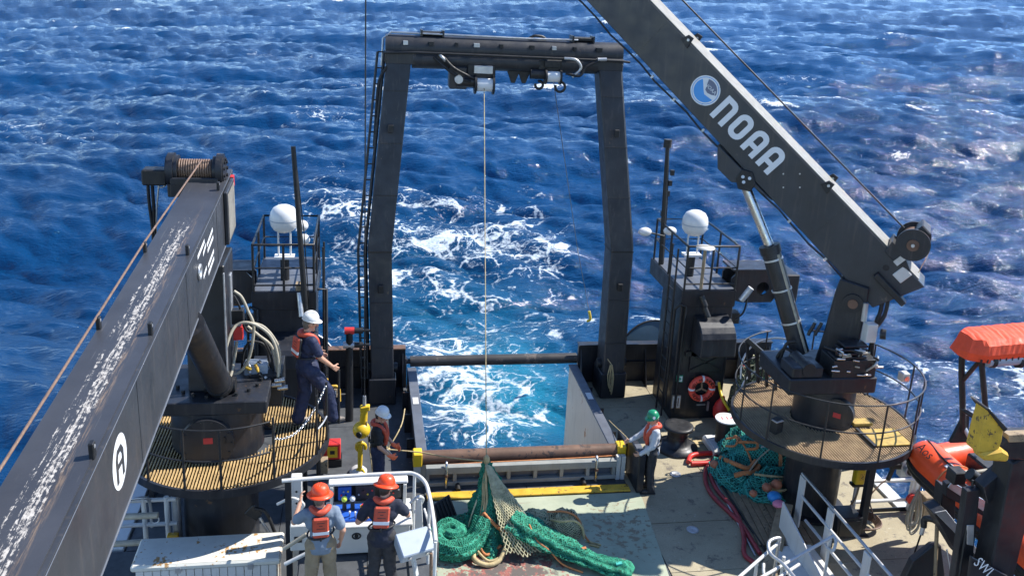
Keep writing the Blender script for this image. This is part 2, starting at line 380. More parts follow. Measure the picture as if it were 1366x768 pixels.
M['ropeorange'] = paint('orange_rope', (0.50, 0.19, 0.07), 0.8, (0.62, 0.5, 0.35), 0.3, 14, 0.25, bmp=0.5)
M['hose'] = paint('tan_hose', (0.36, 0.325, 0.25), 0.55, (0.12, 0.1, 0.08), 0.25, 8, 0.2)
M['redhose'] = paint('red_hose', (0.30, 0.035, 0.04), 0.5, None, 0, 8, 0.25)
M['grating'] = paint('rusty_grating', (0.44, 0.30, 0.13), 0.7, (0.14, 0.075, 0.035), 0.5, 5, 0.3)
M['grating2'] = paint('tan_grating', (0.36, 0.26, 0.15), 0.7, (0.12, 0.07, 0.04), 0.5, 5, 0.3)
M['blue_grey'] = paint('trawl_door_blue', (0.05, 0.10, 0.15), 0.45, (0.25, 0.25, 0.22), 0.3, 2, 0.2)
M['wood'] = paint('weathered_wood', (0.28, 0.21, 0.13), 0.8, (0.12, 0.085, 0.055), 0.5, 6, 0.3, bmp=0.4)
M['plastic_grey'] = paint('grey_box_plastic', (0.31, 0.36, 0.42), 0.42, None, 0, 3, 0.05)
M['consolewhite'] = paint('console_white', (0.56, 0.55, 0.51), 0.45, (0.30, 0.18, 0.08), 0.2, 4, 0.06)
M['blue'] = paint('panel_blue', (0.015, 0.09, 0.42), 0.4, None, 0, 6, 0.15)
M['bluefloat'] = paint('blue_float', (0.03, 0.25, 0.62), 0.5, None, 0, 6, 0.15)
M['pink'] = paint('pink_cloth', (0.75, 0.25, 0.38), 0.7, None, 0, 6, 0.15)
M['float'] = paint('float_orange', (0.42, 0.15, 0.08), 0.55, (0.7, 0.45, 0.3), 0.35, 9, 0.2)
M['lightgreen'] = paint('sign_green', (0.05, 0.35, 0.2), 0.5, None, 0, 6, 0.1)
M['ltyellow'] = paint('tennis_yellow', (0.62, 0.78, 0.08), 0.6, None, 0, 6, 0.1)
M['skin'] = paint('skin', (0.50, 0.27, 0.18), 0.5, None, 0, 9, 0.12, bmp=0.05)
M['hair'] = paint('dark_hair', (0.03, 0.022, 0.018), 0.6, None, 0, 40, 0.3)
M['hairgrey'] = paint('greying_hair', (0.13, 0.11, 0.09), 0.6, None, 0, 40, 0.3)
M['eye'] = paint('eye', (0.03, 0.025, 0.02), 0.25, None, 0, 9, 0.0)
M['navy'] = paint('navy_cloth', (0.012, 0.019, 0.055), 0.75, None, 0, 9, 0.25, bmp=0.4)
M['navyshirt'] = paint('navy_tshirt', (0.013, 0.017, 0.034), 0.8, None, 0, 9, 0.2, bmp=0.4)
M['blacktee'] = paint('black_tshirt', (0.010, 0.010, 0.012), 0.8, None, 0, 9, 0.2, bmp=0.4)
M['greytee'] = paint('blue_grey_tshirt', (0.165, 0.21, 0.27), 0.85, None, 0, 7, 0.12, bmp=0.4)
M['greysweat'] = paint('light_grey_sweatshirt', (0.48, 0.50, 0.53), 0.85, None, 0, 7, 0.08, bmp=0.4)
M['khaki'] = paint('khaki_cloth', (0.25, 0.195, 0.125), 0.85, None, 0, 7, 0.15, bmp=0.4)
M['charcoal'] = paint('charcoal_cloth', (0.028, 0.029, 0.034), 0.85, None, 0, 7, 0.2, bmp=0.4)
M['shoe'] = paint('shoe_dark', (0.03, 0.027, 0.025), 0.6, None, 0, 9, 0.2)
M['shoetan'] = paint('shoe_tan', (0.24, 0.20, 0.16), 0.7, (0.05, 0.05, 0.05), 0.4, 14, 0.3)
M['vest'] = paint('vest_orange', (0.50, 0.068, 0.032), 0.6, None, 0, 9, 0.12, bmp=0.3)
M['vestdeep'] = paint('vest_edge', (0.02, 0.02, 0.022), 0.6, None, 0, 9, 0.1)
M['reflective'] = paint('reflective_tape', (0.75, 0.76, 0.78), 0.35, None, 0, 9, 0.05)
M['hat_orange'] = paint('hat_orange', (0.80, 0.065, 0.012), 0.38, None, 0, 6, 0.05, bmp=0.03)
M['hat_white'] = paint('hat_white', (0.68, 0.68, 0.66), 0.35, None, 0, 6, 0.04, bmp=0.03)
M['hat_green'] = paint('hat_green', (0.01, 0.22, 0.11), 0.35, None, 0, 6, 0.08, bmp=0.03)
M['glove'] = paint('orange_glove', (0.85, 0.16, 0.06), 0.6, None, 0, 9, 0.1)
M['emblem_blue'] = paint('emblem_blue', (0.06, 0.30, 0.68), 0.45, None, 0, 9, 0.04)
M['emblem_slate'] = paint('emblem_slate', (0.13, 0.15, 0.22), 0.45, None, 0, 9, 0.04)

def deck_material():
    m, n, b = new_mat('worn_deck'); p = coord(n)
    big = noise(n, p, 0.7, 5, 0.6); mid = noise(n, p, 3.5, 7, 0.7); grain = noise(n, p, 42, 4, 0.7)
    col = ramp(n, big, [(0.3, (0.25, 0.212, 0.135)), (0.5, (0.335, 0.29, 0.19)), (0.7, (0.41, 0.36, 0.24))]).outputs[0]
    col = mixc(n, maprange(n, mid, 0.55, 0.66), col, (0.15, 0.128, 0.098))
    fl = noise(n, p, 11, 6, 0.75)
    col = mixc(n, math_(n, 'MULTIPLY', maprange(n, fl, 0.60, 0.66), 0.8), col, (0.46, 0.42, 0.33))
    col = mixc(n, math_(n, 'MULTIPLY', maprange(n, fl, 0.40, 0.34), 0.7), col, (0.11, 0.09, 0.07))
    scr = noise(n, scalevec(n, p, (0.35, 6, 1)), 2.5, 6, 0.65)
    col = mixc(n, math_(n, 'MULTIPLY', maprange(n, scr, 0.60, 0.68), 0.5), col, (0.40, 0.37, 0.30))
    rs = noise(n, p, 2.1, 6, 0.7)
    col = mixc(n, maprange(n, rs, 0.68, 0.76), col, (0.19, 0.095, 0.045))
    col = mixc(n, math_(n, 'MULTIPLY', maprange(n, grain, 0.4, 0.75), 0.35), col, (0.10, 0.09, 0.075))
    n.links.new(col, b.inputs['Base Color']); b.inputs['Roughness'].default_value = 0.78
    bump(n, b, math_(n, 'ADD', grain, mid), 0.35, 0.008); return m
def pad_material():
    m, n, b = new_mat('worn_green_deck_pad'); p = coord(n)
    g = noise(n, p, 1.2, 5, 0.6); f = noise(n, p, 7, 8, 0.72); gr = noise(n, p, 55, 3, 0.7)
    col = ramp(n, g, [(0.3, (0.255, 0.29, 0.205)), (0.7, (0.38, 0.41, 0.30))]).outputs[0]
    scr = noise(n, scalevec(n, p, (0.5, 7, 1)), 3, 6, 0.7)
    col = mixc(n, maprange(n, scr, 0.60, 0.66), col, (0.26, 0.22, 0.16))
    x = n.nodes.new('ShaderNodeSeparateXYZ'); n.links.new(p, x.inputs[0])
    # the patch where dragged gear has worn the paint through to red primer
    d = math_(n, 'ADD', math_(n, 'POWER', math_(n, 'DIVIDE', math_(n, 'ADD', x.outputs[0], 0.75), 0.95), 2), math_(n, 'POWER', math_(n, 'DIVIDE', math_(n, 'SUBTRACT', x.outputs[1], 12.45), 0.62), 2))
    wm = math_(n, 'SUBTRACT', math_(n, 'ADD', 0.50, math_(n, 'MULTIPLY', math_(n, 'SUBTRACT', f, 0.53), 4.6)), math_(n, 'MULTIPLY', d, 0.50))
    col = mixc(n, maprange(n, wm, 0.0, 0.12), col, ramp(n, gr, [(0.35, (0.20, 0.06, 0.05)), (0.65, (0.36, 0.13, 0.10))]).outputs[0])
    dk = noise(n, p, 5, 7, 0.7)
    col = mixc(n, math_(n, 'MULTIPLY', maprange(n, math_(n, 'SUBTRACT', dk, math_(n, 'MULTIPLY', d, 0.12)), 0.42, 0.5), maprange(n, d, 0, 2.4, 1, 0)), col, (0.10, 0.085, 0.075))
    d2 = math_(n, 'ADD', math_(n, 'POWER', math_(n, 'DIVIDE', math_(n, 'SUBTRACT', x.outputs[0], 1.45), 0.7), 2), math_(n, 'POWER', math_(n, 'DIVIDE', math_(n, 'SUBTRACT', x.outputs[1], 13.3), 0.8), 2))
    wm2 = math_(n, 'SUBTRACT', math_(n, 'MULTIPLY', math_(n, 'SUBTRACT', f, 0.50), 4.0), math_(n, 'MULTIPLY', d2, 0.3))
    col = mixc(n, maprange(n, wm2, 0.0, 0.1), col, (0.22, 0.185, 0.12))
    n.links.new(col, b.inputs['Base Color']); b.inputs['Roughness'].default_value = 0.7
    bump(n, b, math_(n, 'ADD', gr, f), 0.3, 0.006); return m
M['deck'] = deck_material(); M['pad'] = pad_material()
M['deckdark'] = paint('dark_steel_deck', (0.055, 0.06, 0.065), 0.65, (0.15, 0.12, 0.09), 0.35, 3, 0.3, bmp=0.3)  # dark steel; shadow over the left deck is put into this tone too
def boom_top_material():
    """boom top plate: grey paint rubbed through to bright metal and old white paint where the wire drags"""
    m, n, b = new_mat('boom_top_rubbed'); p = coord(n)
    x = n.nodes.new('ShaderNodeSeparateXYZ'); n.links.new(p, x.inputs[0])
    base = ramp(n, noise(n, p, 1.5, 5), [(0.3, (0.030, 0.032, 0.038)), (0.7, (0.046, 0.048, 0.055))]).outputs[0]
    lane = math_(n, 'ABSOLUTE', math_(n, 'SUBTRACT', x.outputs[0], 0.03))
    lane = maprange(n, lane, 0.02, 0.15, 1, 0)
    lane2 = maprange(n, math_(n, 'ABSOLUTE', math_(n, 'ADD', x.outputs[0], 0.10)), 0.01, 0.05, 0.75, 0)
    along = maprange(n, x.outputs[1], -1.1, -3.0, 0, 1)
    s = noise(n, scalevec(n, p, (16, 1.0, 1)), 2.6, 7, 0.72)
    s2 = noise(n, scalevec(n, p, (5, 2.6, 1)), 6.0, 5, 0.72)
    q = math_(n, 'ADD', math_(n, 'MULTIPLY', s, 0.6), math_(n, 'MULTIPLY', s2, 0.4))
    k = math_(n, 'MULTIPLY', math_(n, 'MAXIMUM', lane, lane2), along)
    msk = maprange(n, math_(n, 'ADD', q, math_(n, 'MULTIPLY', k, 0.17)), 0.645, 0.70)
    msk = math_(n, 'MULTIPLY', msk, maprange(n, k, 0.02, 0.15))
    col = mixc(n, msk, base, ramp(n, s2, [(0.35, (0.16, 0.14, 0.12)), (0.6, (0.48, 0.45, 0.40))]).outputs[0])
    tan = maprange(n, math_(n, 'ABSOLUTE', math_(n, 'SUBTRACT', x.outputs[0], 0.13)), 0.0, 0.06, 0.8, 0)
    col = mixc(n, math_(n, 'MULTIPLY', math_(n, 'MULTIPLY', tan, along), maprange(n, s, 0.45, 0.62)), col, (0.20, 0.14, 0.09))
    scr = noise(n, scalevec(n, p, (30, 0.5, 1)), 2, 3, 0.6)
    col = mixc(n, math_(n, 'MULTIPLY', maprange(n, scr, 0.66, 0.72), 0.35), col, (0.25, 0.24, 0.22))
    n.links.new(col, b.inputs['Base Color']); b.inputs['Roughness'].default_value = 0.42
    bump(n, b, noise(n, p, 30, 4), 0.1, 0.005); return m
M['boomtop'] = boom_top_material()
M['sunlit_tan'] = paint('sunlit_tan_plate', (0.23, 0.215, 0.18), 0.5, (0.36, 0.34, 0.29), 0.4, 6, 0.2)  # sunlight on the right boom's top painted in; also tan of the heel panel
def net_fill(name, a, c, sc):
    m, n, b = new_mat(name); p = coord(n)
    v = node(n, 'ShaderNodeTexVoronoi', feature='DISTANCE_TO_EDGE'); v.inputs['Scale'].default_value = sc; n.links.new(p, v.inputs['Vector'])
    t = noise(n, p, 3.0, 4)
    col = mixc(n, maprange(n, v.outputs[0], 0.03, 0.16), c, ramp(n, t, [(0.3, tuple(q*0.55 for q in a)), (0.7, a)]).outputs[0])
    n.links.new(col, b.inputs['Base Color']); b.inputs['Roughness'].default_value = 0.8
    bump(n, b, v.outputs[0], 0.9, 0.03).invert = True
    return m
M['netfill'] = net_fill('green_net_body', (0.004, 0.10, 0.05), (0.03, 0.30, 0.19), 15)
M['netfill2'] = net_fill('teal_net_body', (0.004, 0.06, 0.05), (0.03, 0.25, 0.2), 14)
M['netdark'] = net_fill('mixed_net_body', (0.02, 0.028, 0.018), (0.16, 0.17, 0.09), 16)
M['twine'] = paint('green_twine', (0.025, 0.26, 0.16), 0.8, (0.09, 0.42, 0.27), 0.4, 10, 0.3)
M['twine2'] = paint('pale_twine', (0.50, 0.47, 0.30), 0.8, (0.15, 0.25, 0.12), 0.4, 10, 0.3)
M['twine3'] = paint('teal_twine', (0.06, 0.42, 0.35), 0.8, (0.20, 0.60, 0.52), 0.4, 10, 0.3)
M['hatch_yellow'] = paint('hatch_yellow', (0.42, 0.28, 0.06), 0.6, (0.16, 0.10, 0.04), 0.5, 9, 0.25)
M['label_red'] = paint('red_plate', (0.45, 0.03, 0.03), 0.5, None, 0, 9, 0.1)

# ================================================================ SHIP STRUCTURE
def deck_panels(parent, x0, x1, y0, y1, mat, nx, ny, z=0.0, gap=0.006, name='deck_panel', th=0.02):
    ux, uy = (x1-x0)/nx, (y1-y0)/ny
    mb = MB().box(-ux/2+gap, ux/2-gap, -uy/2+gap, uy/2-gap, -th, 0); src = None
    for i in range(nx):
        for j in range(ny):
            c = Vector((x0+ux*(i+.5), y0+uy*(j+.5), z+random.uniform(-0.0015, 0.0015)))
            if src is None:
                src = MB().box(c.x-ux/2+gap, c.x+ux/2-gap, c.y-uy/2+gap, c.y+uy/2-gap, c.z-th, c.z).build(name, mat, parent)
            else: MB().box(c.x-ux/2+gap, c.x+ux/2-gap, c.y-uy/2+gap, c.y+uy/2-gap, c.z-th, c.z).build(name, mat, parent)
dk = MB()
for b_ in ((-7.6, 7.6, 2, 13.45), (-6.9, 6.9, 13.45, 15.0), (-6.9, -2.05, 15.0, 19.3), (1.92, 6.9, 15.0, 19.3)): dk.box(*b_, -0.35, -0.021)
deck = struct(dk.build('deck', M['deckdark'])); OFF[deck] = Vector()
deck_panels(deck, 1.97, 6.88, 13.45, 19.28, M['deck'], 3, 4)
deck_panels(deck, 1.97, 7.58, 8.05, 13.44, M['deck'], 3, 4)
deck_panels(deck, -7.58, -1.95, 8.05, 13.44, M['deckdark'], 3, 4)
deck_panels(deck, -6.88, -2.07, 13.45, 19.28, M['deckdark'], 2, 3)
deck_panels(deck, -1.93, 1.96, 8.05, 14.98, M['deckdark'], 2, 3)
deck_panels(deck, -7.58, 7.58, 2.02, 8.04, M['deckdark'], 4, 2)
MB().prism([(-1.9, 8.1), (1.52, 8.1), (2.13, 14.2), (2.13, 14.44), (-1.9, 14.44)], (0, 0, 0.003), (1, 0, 0), (0, 1, 0), (0, 0, 1), 0.006).build('deck_pad', M['pad'], deck)
for x, y in ((3.05, 15.0), (2.75, 13.2)):
    MB().lathe((x, y, 0.0), (0, 0, 1), [(0.075, 0.004), (0.11, 0.004), (0.11, 0.014), (0.075, 0.014), (0.06, 0.006), (0.01, 0.006)], 20).build('deck_socket', M['galv'], deck)
hb = MB()
hb.box(-7.0, -6.92, 2, 19.3, -4.5, -0.36); hb.box(6.92, 7.0, 2, 19.3, -4.5, -0.36)
hb.box(-6.9, -2.06, 19.22, 19.3, -4.5, -0.36); hb.box(1.93, 6.9, 19.22, 19.3, -4.5, -0.36)
hull = struct(hb.build('hull', M['blue_grey'])); OFF[hull] = Vector()
MB().box(-7.2, -6.93, 13.5, 19.3, -0.2, 0.03).build('edge_plate', M['white'], hull, 0.01)
MB().box(6.93, 7.2, 13.5, 19.3, -0.2, 0.03).build('edge_plate', M['white'], hull, 0.01)

# raised working platform with the control console
PZ0 = 1.0
pb = MB().box(-4.0, -2.0, 7.0, 12.2, 0.9, PZ0-0.02)
for x in (-3.9, -2.1):
    for y in (7.6, 9.8, 12.0): pb.box(x-.05, x+.05, y-.05, y+.05, 0.002, 0.9)
plat = struct(pb.build('raised_platform', M['deckdark'])); OFF[plat] = Vector()
deck_panels(plat, -3.98, -2.02, 7.02, 12.18, M['deckdark'], 2, 4, PZ0)
for i in range(14):
    x = -3.03+0.075*i
    MB().box(x, x+0.055, 9.2, 10.9, PZ0+0.003, PZ0+0.02).build('slat', M['galv'] if i % 3 else M['wood'], plat)

# stern bulwarks
def bulwark(x0, x1, label, side):
    t = thing('stern_bulwark', label, 'bulwark', ((x0+x1)/2, 19.2, 0))
    MB().box(x0, x1, 19.12, 19.22, 0.002, 0.95).build('plate', M['black'], t, 0.008)
    MB().box(x0, x1, 19.06, 19.28, 0.953, 0.99).build('cap_rail', M['rust'] if side < 0 else M['black'], t, 0.006)
    n = int((x1-x0)/0.8)
    for i in range(n+1):
        x = x0+0.06+(x1-x0-0.12)*i/n
        MB().prism([(18.78, 0.003), (19.117, 0.003), (19.117, 0.85)], (x-.012, 0, 0), (0, 1, 0), (0, 0, 1), (1, 0, 0), 0.024).build('stiffener', M['black'], t)
    MB().beam((x0+.5, 19.1, 0.5), (x1-.4, 19.1, 0.5), 0.04, 0.06).build('stringer', M['black2'], t)
bulwark(-6.85, -2.1, 'black stern bulwark with rusty cap rail left of the ramp opening', -1)
bulwark(1.98, 6.85, 'black stern bulwark behind the dark tower right of the ramp', 1)
def side_bulwark(sx):
    t = thing('side_bulwark', 'low black bulwark along the %s edge of the deck' % ('left' if sx < 0 else 'right'), 'bulwark', (sx*6.8, 16.5, 0))
    MB().box(min(sx*6.75, sx*6.83), max(sx*6.75, sx*6.83), 14.9, 19.05, 0.002, 0.75).build('plate', M['black'], t)
    for y in (15.4, 16.4, 17.4, 18.4): MB().box(min(sx*6.5, sx*6.747), max(sx*6.5, sx*6.747), y, y+.03, 0.002, 0.6).build('stiffener', M['black'], t)
side_bulwark(-1); side_bulwark(1)

# ramp opening: two side walls, two rollers, gate
def ramp_wall(x0, x1, inner, label):
    t = thing('ramp_wall', label, 'wall', ((x0+x1)/2, 17.1, 0))
    MB().box(x0, x1, 15.2, 18.95, -4.2, 0.5).build('plate', M['rampwall'], t)
    MB().box(x0-.012, x1+.012, 15.15, 19.0, 0.503, 0.545).build('cap_plate', M['capgrey'], t, 0.008)
    xo = x0-0.014 if inner > 0 else x1+0.002
    MB().box(xo, xo+0.012, 15.2, 18.95, 0.003, 0.499).build('outer_plate', M['black'], t)
    for y in (16.0, 17.0, 18.0):
        MB().box(min(xo, xo-inner*.14), max(xo, xo-inner*.14)-(0.0 if inner > 0 else -.012)-(.002 if inner > 0 else -.002), y, y+.025, 0.003, 0.42).build('stiffener', M['black'], t)
    MB().box(x0+.03, x1-.03, 17.2, 17.5, 0.547, 0.556).build('worn_patch', M['white'], t)
ramp_wall(-2.05, -1.87, 1, 'ramp side wall with grey capping left of the open water')
ramp_wall(1.74, 1.92, -1, 'pale rust-streaked ramp side wall right of the open water')
t = thing('stern_roller', 'dark horizontal roller across the far end of the ramp', 'roller', (0, 19.3, 0.55))
MB().cyl((-1.98, 19.3, 0.56), (1.98, 19.3, 0.56), 0.125, n=28).build('drum', M['roller'], t)
for sx in (-1, 1):
    MB().cyl((sx*1.98, 19.3, .56), (sx*2.2, 19.3, .56), 0.06).build('axle', M['black2'], t)
    MB().prism([(19.12, 0.0), (19.48, 0.0), (19.42, 0.66), (19.22, 0.66)], (sx*2.1-.035, 0, 0), (0, 1, 0), (0, 0, 1), (1, 0, 0), 0.07).build('bearing_bracket', M['black'], t, 0.006)
t = thing('ramp_roller', 'rusty brown roller between two yellow end guards', 'roller', (0, 15.2, 0.45))
MB().cyl((-1.98, 15.2, 0.47), (1.86, 15.2, 0.47), 0.135, n=32).build('drum', M['rust'], t)
for a, b_ in ((-2.13, -1.96), (1.84, 2.01)):
    MB().box(a, b_, 15.04, 15.30, 0.36, 0.63).build('end_guard', M['yellow'], t, 0.015)
    MB().box(a+.02, b_-.02, 15.1, 15.24, 0.004, 0.357).build('support', M['consolewhite'], t)
t = thing('ramp_gate', 'grey panelled steel gate below the rusty roller', 'gate', (0, 14.95, 0))
MB().box(-1.9, 1.78, 14.97, 14.99, 0.03, 0.40).build('back_plate', M['capgrey'], t)
MB().box(-1.9, 1.78, 14.86, 14.995, 0.30, 0.44).build('top_beam', M['greypanel'], t, 0.006)
MB().box(-1.9, 1.78, 14.86, 14.967, 0.052, 0.13).build('bottom_beam', M['greypanel'], t, 0.006)
for i in range(8):
    x = -1.87+3.6*i/7
    MB().box(x-.035, x+.035, 14.87, 14.967, 0.132, 0.298).build('stiffener', M['greypanel'], t, 0.004)
for x in (-1.52, 1.38):
    MB().tube([(x, 14.85, 0.02), (x, 14.85, 0.47), (x, 14.87, 0.51), (x, 14.92, 0.52)], 0.026, 10).build('locking_pin', M['steel'], t)
    MB().cyl((x, 14.85, 0.25), (x, 14.85, 0.3), 0.036).build('collar', M['rust'], t)
for x in (-1.3, 1.12): MB().cyl((x, 14.87, 0.07), (x, 14.7, 0.05), 0.045).build('pad_pin', M['black2'], t)
MB().box(1.79, 1.87, 14.9, 15.0, 0.004, 0.5).build('end_post', M['consolewhite'], t); MB().box(1.885, 1.965, 14.9, 15.0, 0.004, 0.5).build('end_post', M['consolewhite'], t)
MB().box(-1.9, 1.97, 14.46, 14.68, 0.012, 0.05).build('sill', M['yellow_worn'], t, 0.008)
solo(MB().tube(smooth_path([(-1.9, 15.02, .40), (-.9, 14.99, .44), (.1, 15.0, .445), (1.1, 15.01, .45), (1.85, 15.03, .46)]), 0.012, 6), 'rope', M['ropeorange'], 'thin orange rope lying along the foot of the rusty roller', 'rope', (0, 15, .44))
t = thing('gate_end_post', 'black boxy post at the right end of the gate, hand on top', 'post', (2.14, 14.8, 0))
MB().box(2.06, 2.2, 14.40, 15.15, 0.002, 0.80).build('body', M['black'], t, 0.02)
MB().box(2.065, 2.195, 14.45, 14.8, 0.803, 0.83).build('top_plate', M['capgrey'], t, 0.005)
MB().box(2.03, 2.1, 15.2, 15.75, 0.002, 0.62).build('rear_fin', M['black'], t, 0.01)

# ================================================================ STERN GANTRY
AF = thing('stern_gantry', 'tall dark A-frame gantry straddling the stern ramp', 'gantry', (0, 18.8, 0))
def leg(sx):
    m = MB(); sec = []
    for (x, y, z, w_, d_) in ((2.64, 18.3, 0.0, .52, .66), (2.64, 18.32, 0.7, .50, .62), (2.715, 18.72, 3.42, .51, .58), (2.32, 19.62, 7.62, .52, .50)):
        x *= sx; sec.append([(x-w_/2, y, z), (x+w_/2, y, z), (x+w_/2, y+d_, z), (x-w_/2, y+d_, z)])
    for i in range(3): m.add(sec[i]+sec[i+1], [(k, (k+1) % 4, 4+(k+1) % 4, 4+k) for k in range(4)])
    m.add(sec[3], [(0, 1, 2, 3)])
    l = m.build('leg', M['aframe'], AF, 0.02)
    a, b_ = Vector((2.715*sx, 18.70, 3.42)), Vector((.30, 0, 0))
    MB().box(2.715*sx-.265, 2.715*sx+.265, 18.705, 19.32, 3.40, 3.43).build('knee_seam', M['black2'], l)
    for k, z in enumerate((1.3, 2.3, 4.6, 5.7, 6.8)):
        f = (z-.7)/2.72 if z < 3.42 else (z-3.42)/4.2
        x = (2.64+(2.715-2.64)*f if z < 3.42 else 2.715+(2.32-2.715)*f)*sx; y = 18.32+.4*f if z < 3.42 else 18.72+.9*f; w_ = .253
        MB().box(x-w_, x+w_, y-.006, y+.3, z, z+.02).build('weld_seam', M['aframe'], l)
        if k in (1, 3): MB().box(x-.06, x+.05, y-.06, y+.01, z+.25, z+.42).build('junction_box', M['black2'], l, .01)
    MB().box(2.64*sx-.30, 2.64*sx+.30, 18.26, 19.0, 0.002, 0.62).build('leg_foot', M['black'], l, 0.02)
    MB().cyl((2.64*sx-.34, 18.6, .75), (2.64*sx+.34, 18.6, .75), 0.11).build('hinge_pin', M['black2'], l)
    return l
leg(-1); leg(1)
# pipes and a ladder on the legs
def legpath(sx, dx, dy): return [Vector((sx*(2.64+dx), 18.3+dy, .6)), Vector((sx*(2.72+dx), 18.7+dy, 3.42)), Vector((sx*(2.33+dx), 19.6+dy, 7.6))]
for dx, dy in ((.32, .10), (.46, .10)): MB().tube(legpath(-1, dx, dy), 0.028, 8).build('ladder_rail', M['black2'], AF)
pa, pb_ = legpath(-1, .32, .10), legpath(-1, .46, .10)
for i in range(26):
    k = i/25*2; j = min(int(k), 1); f_ = k-j
    MB().cyl(pa[j].lerp(pa[j+1], f_), pb_[j].lerp(pb_[j+1], f_), 0.016, n=6).build('rung', M['black2'], AF)
MB().tube(legpath(1, .31, .3), 0.03, 8).build('pipe', M['black2'], AF)
MB().tube(legpath(-1, .29, .45), 0.025, 8).build('pipe', M['black2'], AF)
# head beam
BY = 19.86
beam = MB().cyl((-2.62, BY, 7.70), (2.62, BY, 7.70), 0.27, n=28).build('head_beam', M['aframe'], AF)
MB().cyl((-2.05, BY-.12, 7.47), (2.05, BY-.12, 7.47), 0.2, n=24).build('lower_beam', M['aframe'], AF)
for x in (-2.3, 2.3): MB().box(x-.33, x+.33, BY-.30, BY+.3, 7.36, 7.64).build('leg_cap', M['aframe'], AF, 0.02)
MB().tube([(-2.62, BY-.33, 7.42), (-2.66, BY-.35, 7.60), (-2.0, BY-.36, 7.63), (2.5, BY-.36, 7.60), (2.75, BY-.36, 7.58)], 0.028, 8).build('pipe', M['black2'], AF)
MB().tube([(-2.7, BY-.1, 7.3), (-2.68, BY-.1, 7.88), (-2.5, BY-.1, 8.02), (0.4, BY-.12, 7.99), (1.6, BY-.1, 8.0)], 0.022, 8).build('pipe', M['galv'], AF)
for x, w_ in ((-1.62, .26), (1.72, .26)):
    f_ = MB(); f_.box(x-w_, x+w_, BY-.1, BY+.18, 7.975, 8.06); q = f_.build('buffer_pad', M['black2'], AF, 0.02)
    for s_ in (-1, 1): MB().box(x+s_*w_*.9-.02, x+s_*w_*.9+.02, BY-.13, BY+.2, 7.95, 8.09).build('pad_plate', M['black'], q)
rr = random.Random(3)
for i in range(9):
    x = -2.2+i*.52+rr.uniform(-.1, .1); l_ = rr.uniform(.05, .14)
    MB().box(x, x+l_, BY-.31, BY-.22, 7.78, 7.86).build('clamp', M['galv'] if i % 3 == 0 else M['black2'], AF)
MB().tube(smooth_path([(.5, BY, 7.98), (.62, BY-.05, 8.05), (.8, BY-.02, 8.04), (.9, BY, 7.98)]), 0.03, 8).build('lifting_eye', M['black2'], AF)
def hang_winch(name, x, z, s_, label):
    q = MB().box(x-.24*s_, x+.28*s_, BY-.32, BY+.12, z-.12*s_, z+.30*s_).build(name, M['black2'], AF, 0.02)
    MB().cyl((x-.06*s_, BY-.36, z-.06*s_), (x+.22*s_, BY-.36, z-.06*s_), 0.12*s_, n=18).build('rope_drum', M['decal'], q)
    for dx in (-.09, .24): MB().cyl((x+dx*s_-.02, BY-.36, z-.06*s_), (x+dx*s_+.02, BY-.36, z-.06*s_), 0.17*s_, n=18).build('flange', M['black2'], q)
    MB().cyl((x-.42*s_, BY-.3, z-.02), (x-.1*s_, BY-.3, z-.02), 0.11*s_).build('motor', M['black'], q)
    MB().box(x-.12*s_, x+.22*s_, BY-.4, BY-.3, z+.14*s_, z+.28*s_).build('bracket', M['galv'] if s_ > 1 else M['black2'], q, 0.01)
    return q
hang_winch('block_winch', -0.58, 7.06, 1.2, '')
mw = MB().box(-1.25, -.86, BY-.34, BY+.05, 6.87, 7.36).build('winch_motor_box', M['black'], AF, 0.03)
MB().cyl((-1.06, BY-.36, 7.1), (-1.06, BY-.5, 7.1), .09).build('motor_flange', M['galv'], mw)
hang_winch('block_winch', 0.95, 7.27, 1.0, '')
for x, z, r_ in ((.76, 7.0, .085), (1.24, 6.97, .11)):
    MB().tube(arc((x, BY-.2, z), r_, -200, 110, 18, (1, 0, 0), (0, 0, 1)), 0.03, 8).build('hook', M['black2'], AF)
for x in (.18, .42): MB().prism([(-.15, 0), (.15, 0), (.04, -.28), (-.04, -.28)], (x, BY-.16, 7.30), (1, 0, 0), (0, 0, 1), (0, 1, 0), .05).build('pad_eye', M['black2'], AF, 0.006)
for pts, mt in (([(-1.6, BY-.34, 7.55), (-1.3, BY-.45, 7.3), (-1.0, BY-.45, 7.12), (-.8, BY-.42, 7.05)], 'rubber'), ([(-1.45, BY-.34, 7.62), (-1.2, BY-.47, 7.36), (-.9, BY-.45, 7.2), (-.66, BY-.42, 7.1)], 'rubber'),
                ([(1.25, BY-.4, 7.62), (1.5, BY-.46, 7.6), (1.62, BY-.45, 7.42), (1.45, BY-.42, 7.22)], 'galv'), ([(1.3, BY-.4, 7.3), (1.6, BY-.46, 7.26), (1.75, BY-.42, 7.45), (2.05, BY-.4, 7.6)], 'rubber'),
                ([(-1.5, BY-.3, 7.62), (-1.42, BY-.42, 7.55), (-1.36, BY-.4, 7.48)], 'galv'), ([(-2.6, BY-.3, 7.3), (-2.75, BY-.3, 7.0), (-2.8, BY-.35, 6.5), (-2.85, BY-.5, 5.6)], 'rubber')):
    MB().tube(smooth_path(pts), 0.032, 8).build('hydraulic_hose', M[mt], AF)
MB().cyl((2.0, BY-.4, 7.62), (2.2, BY-.4, 7.63), 0.04).build('coupling', M['galv'], AF)

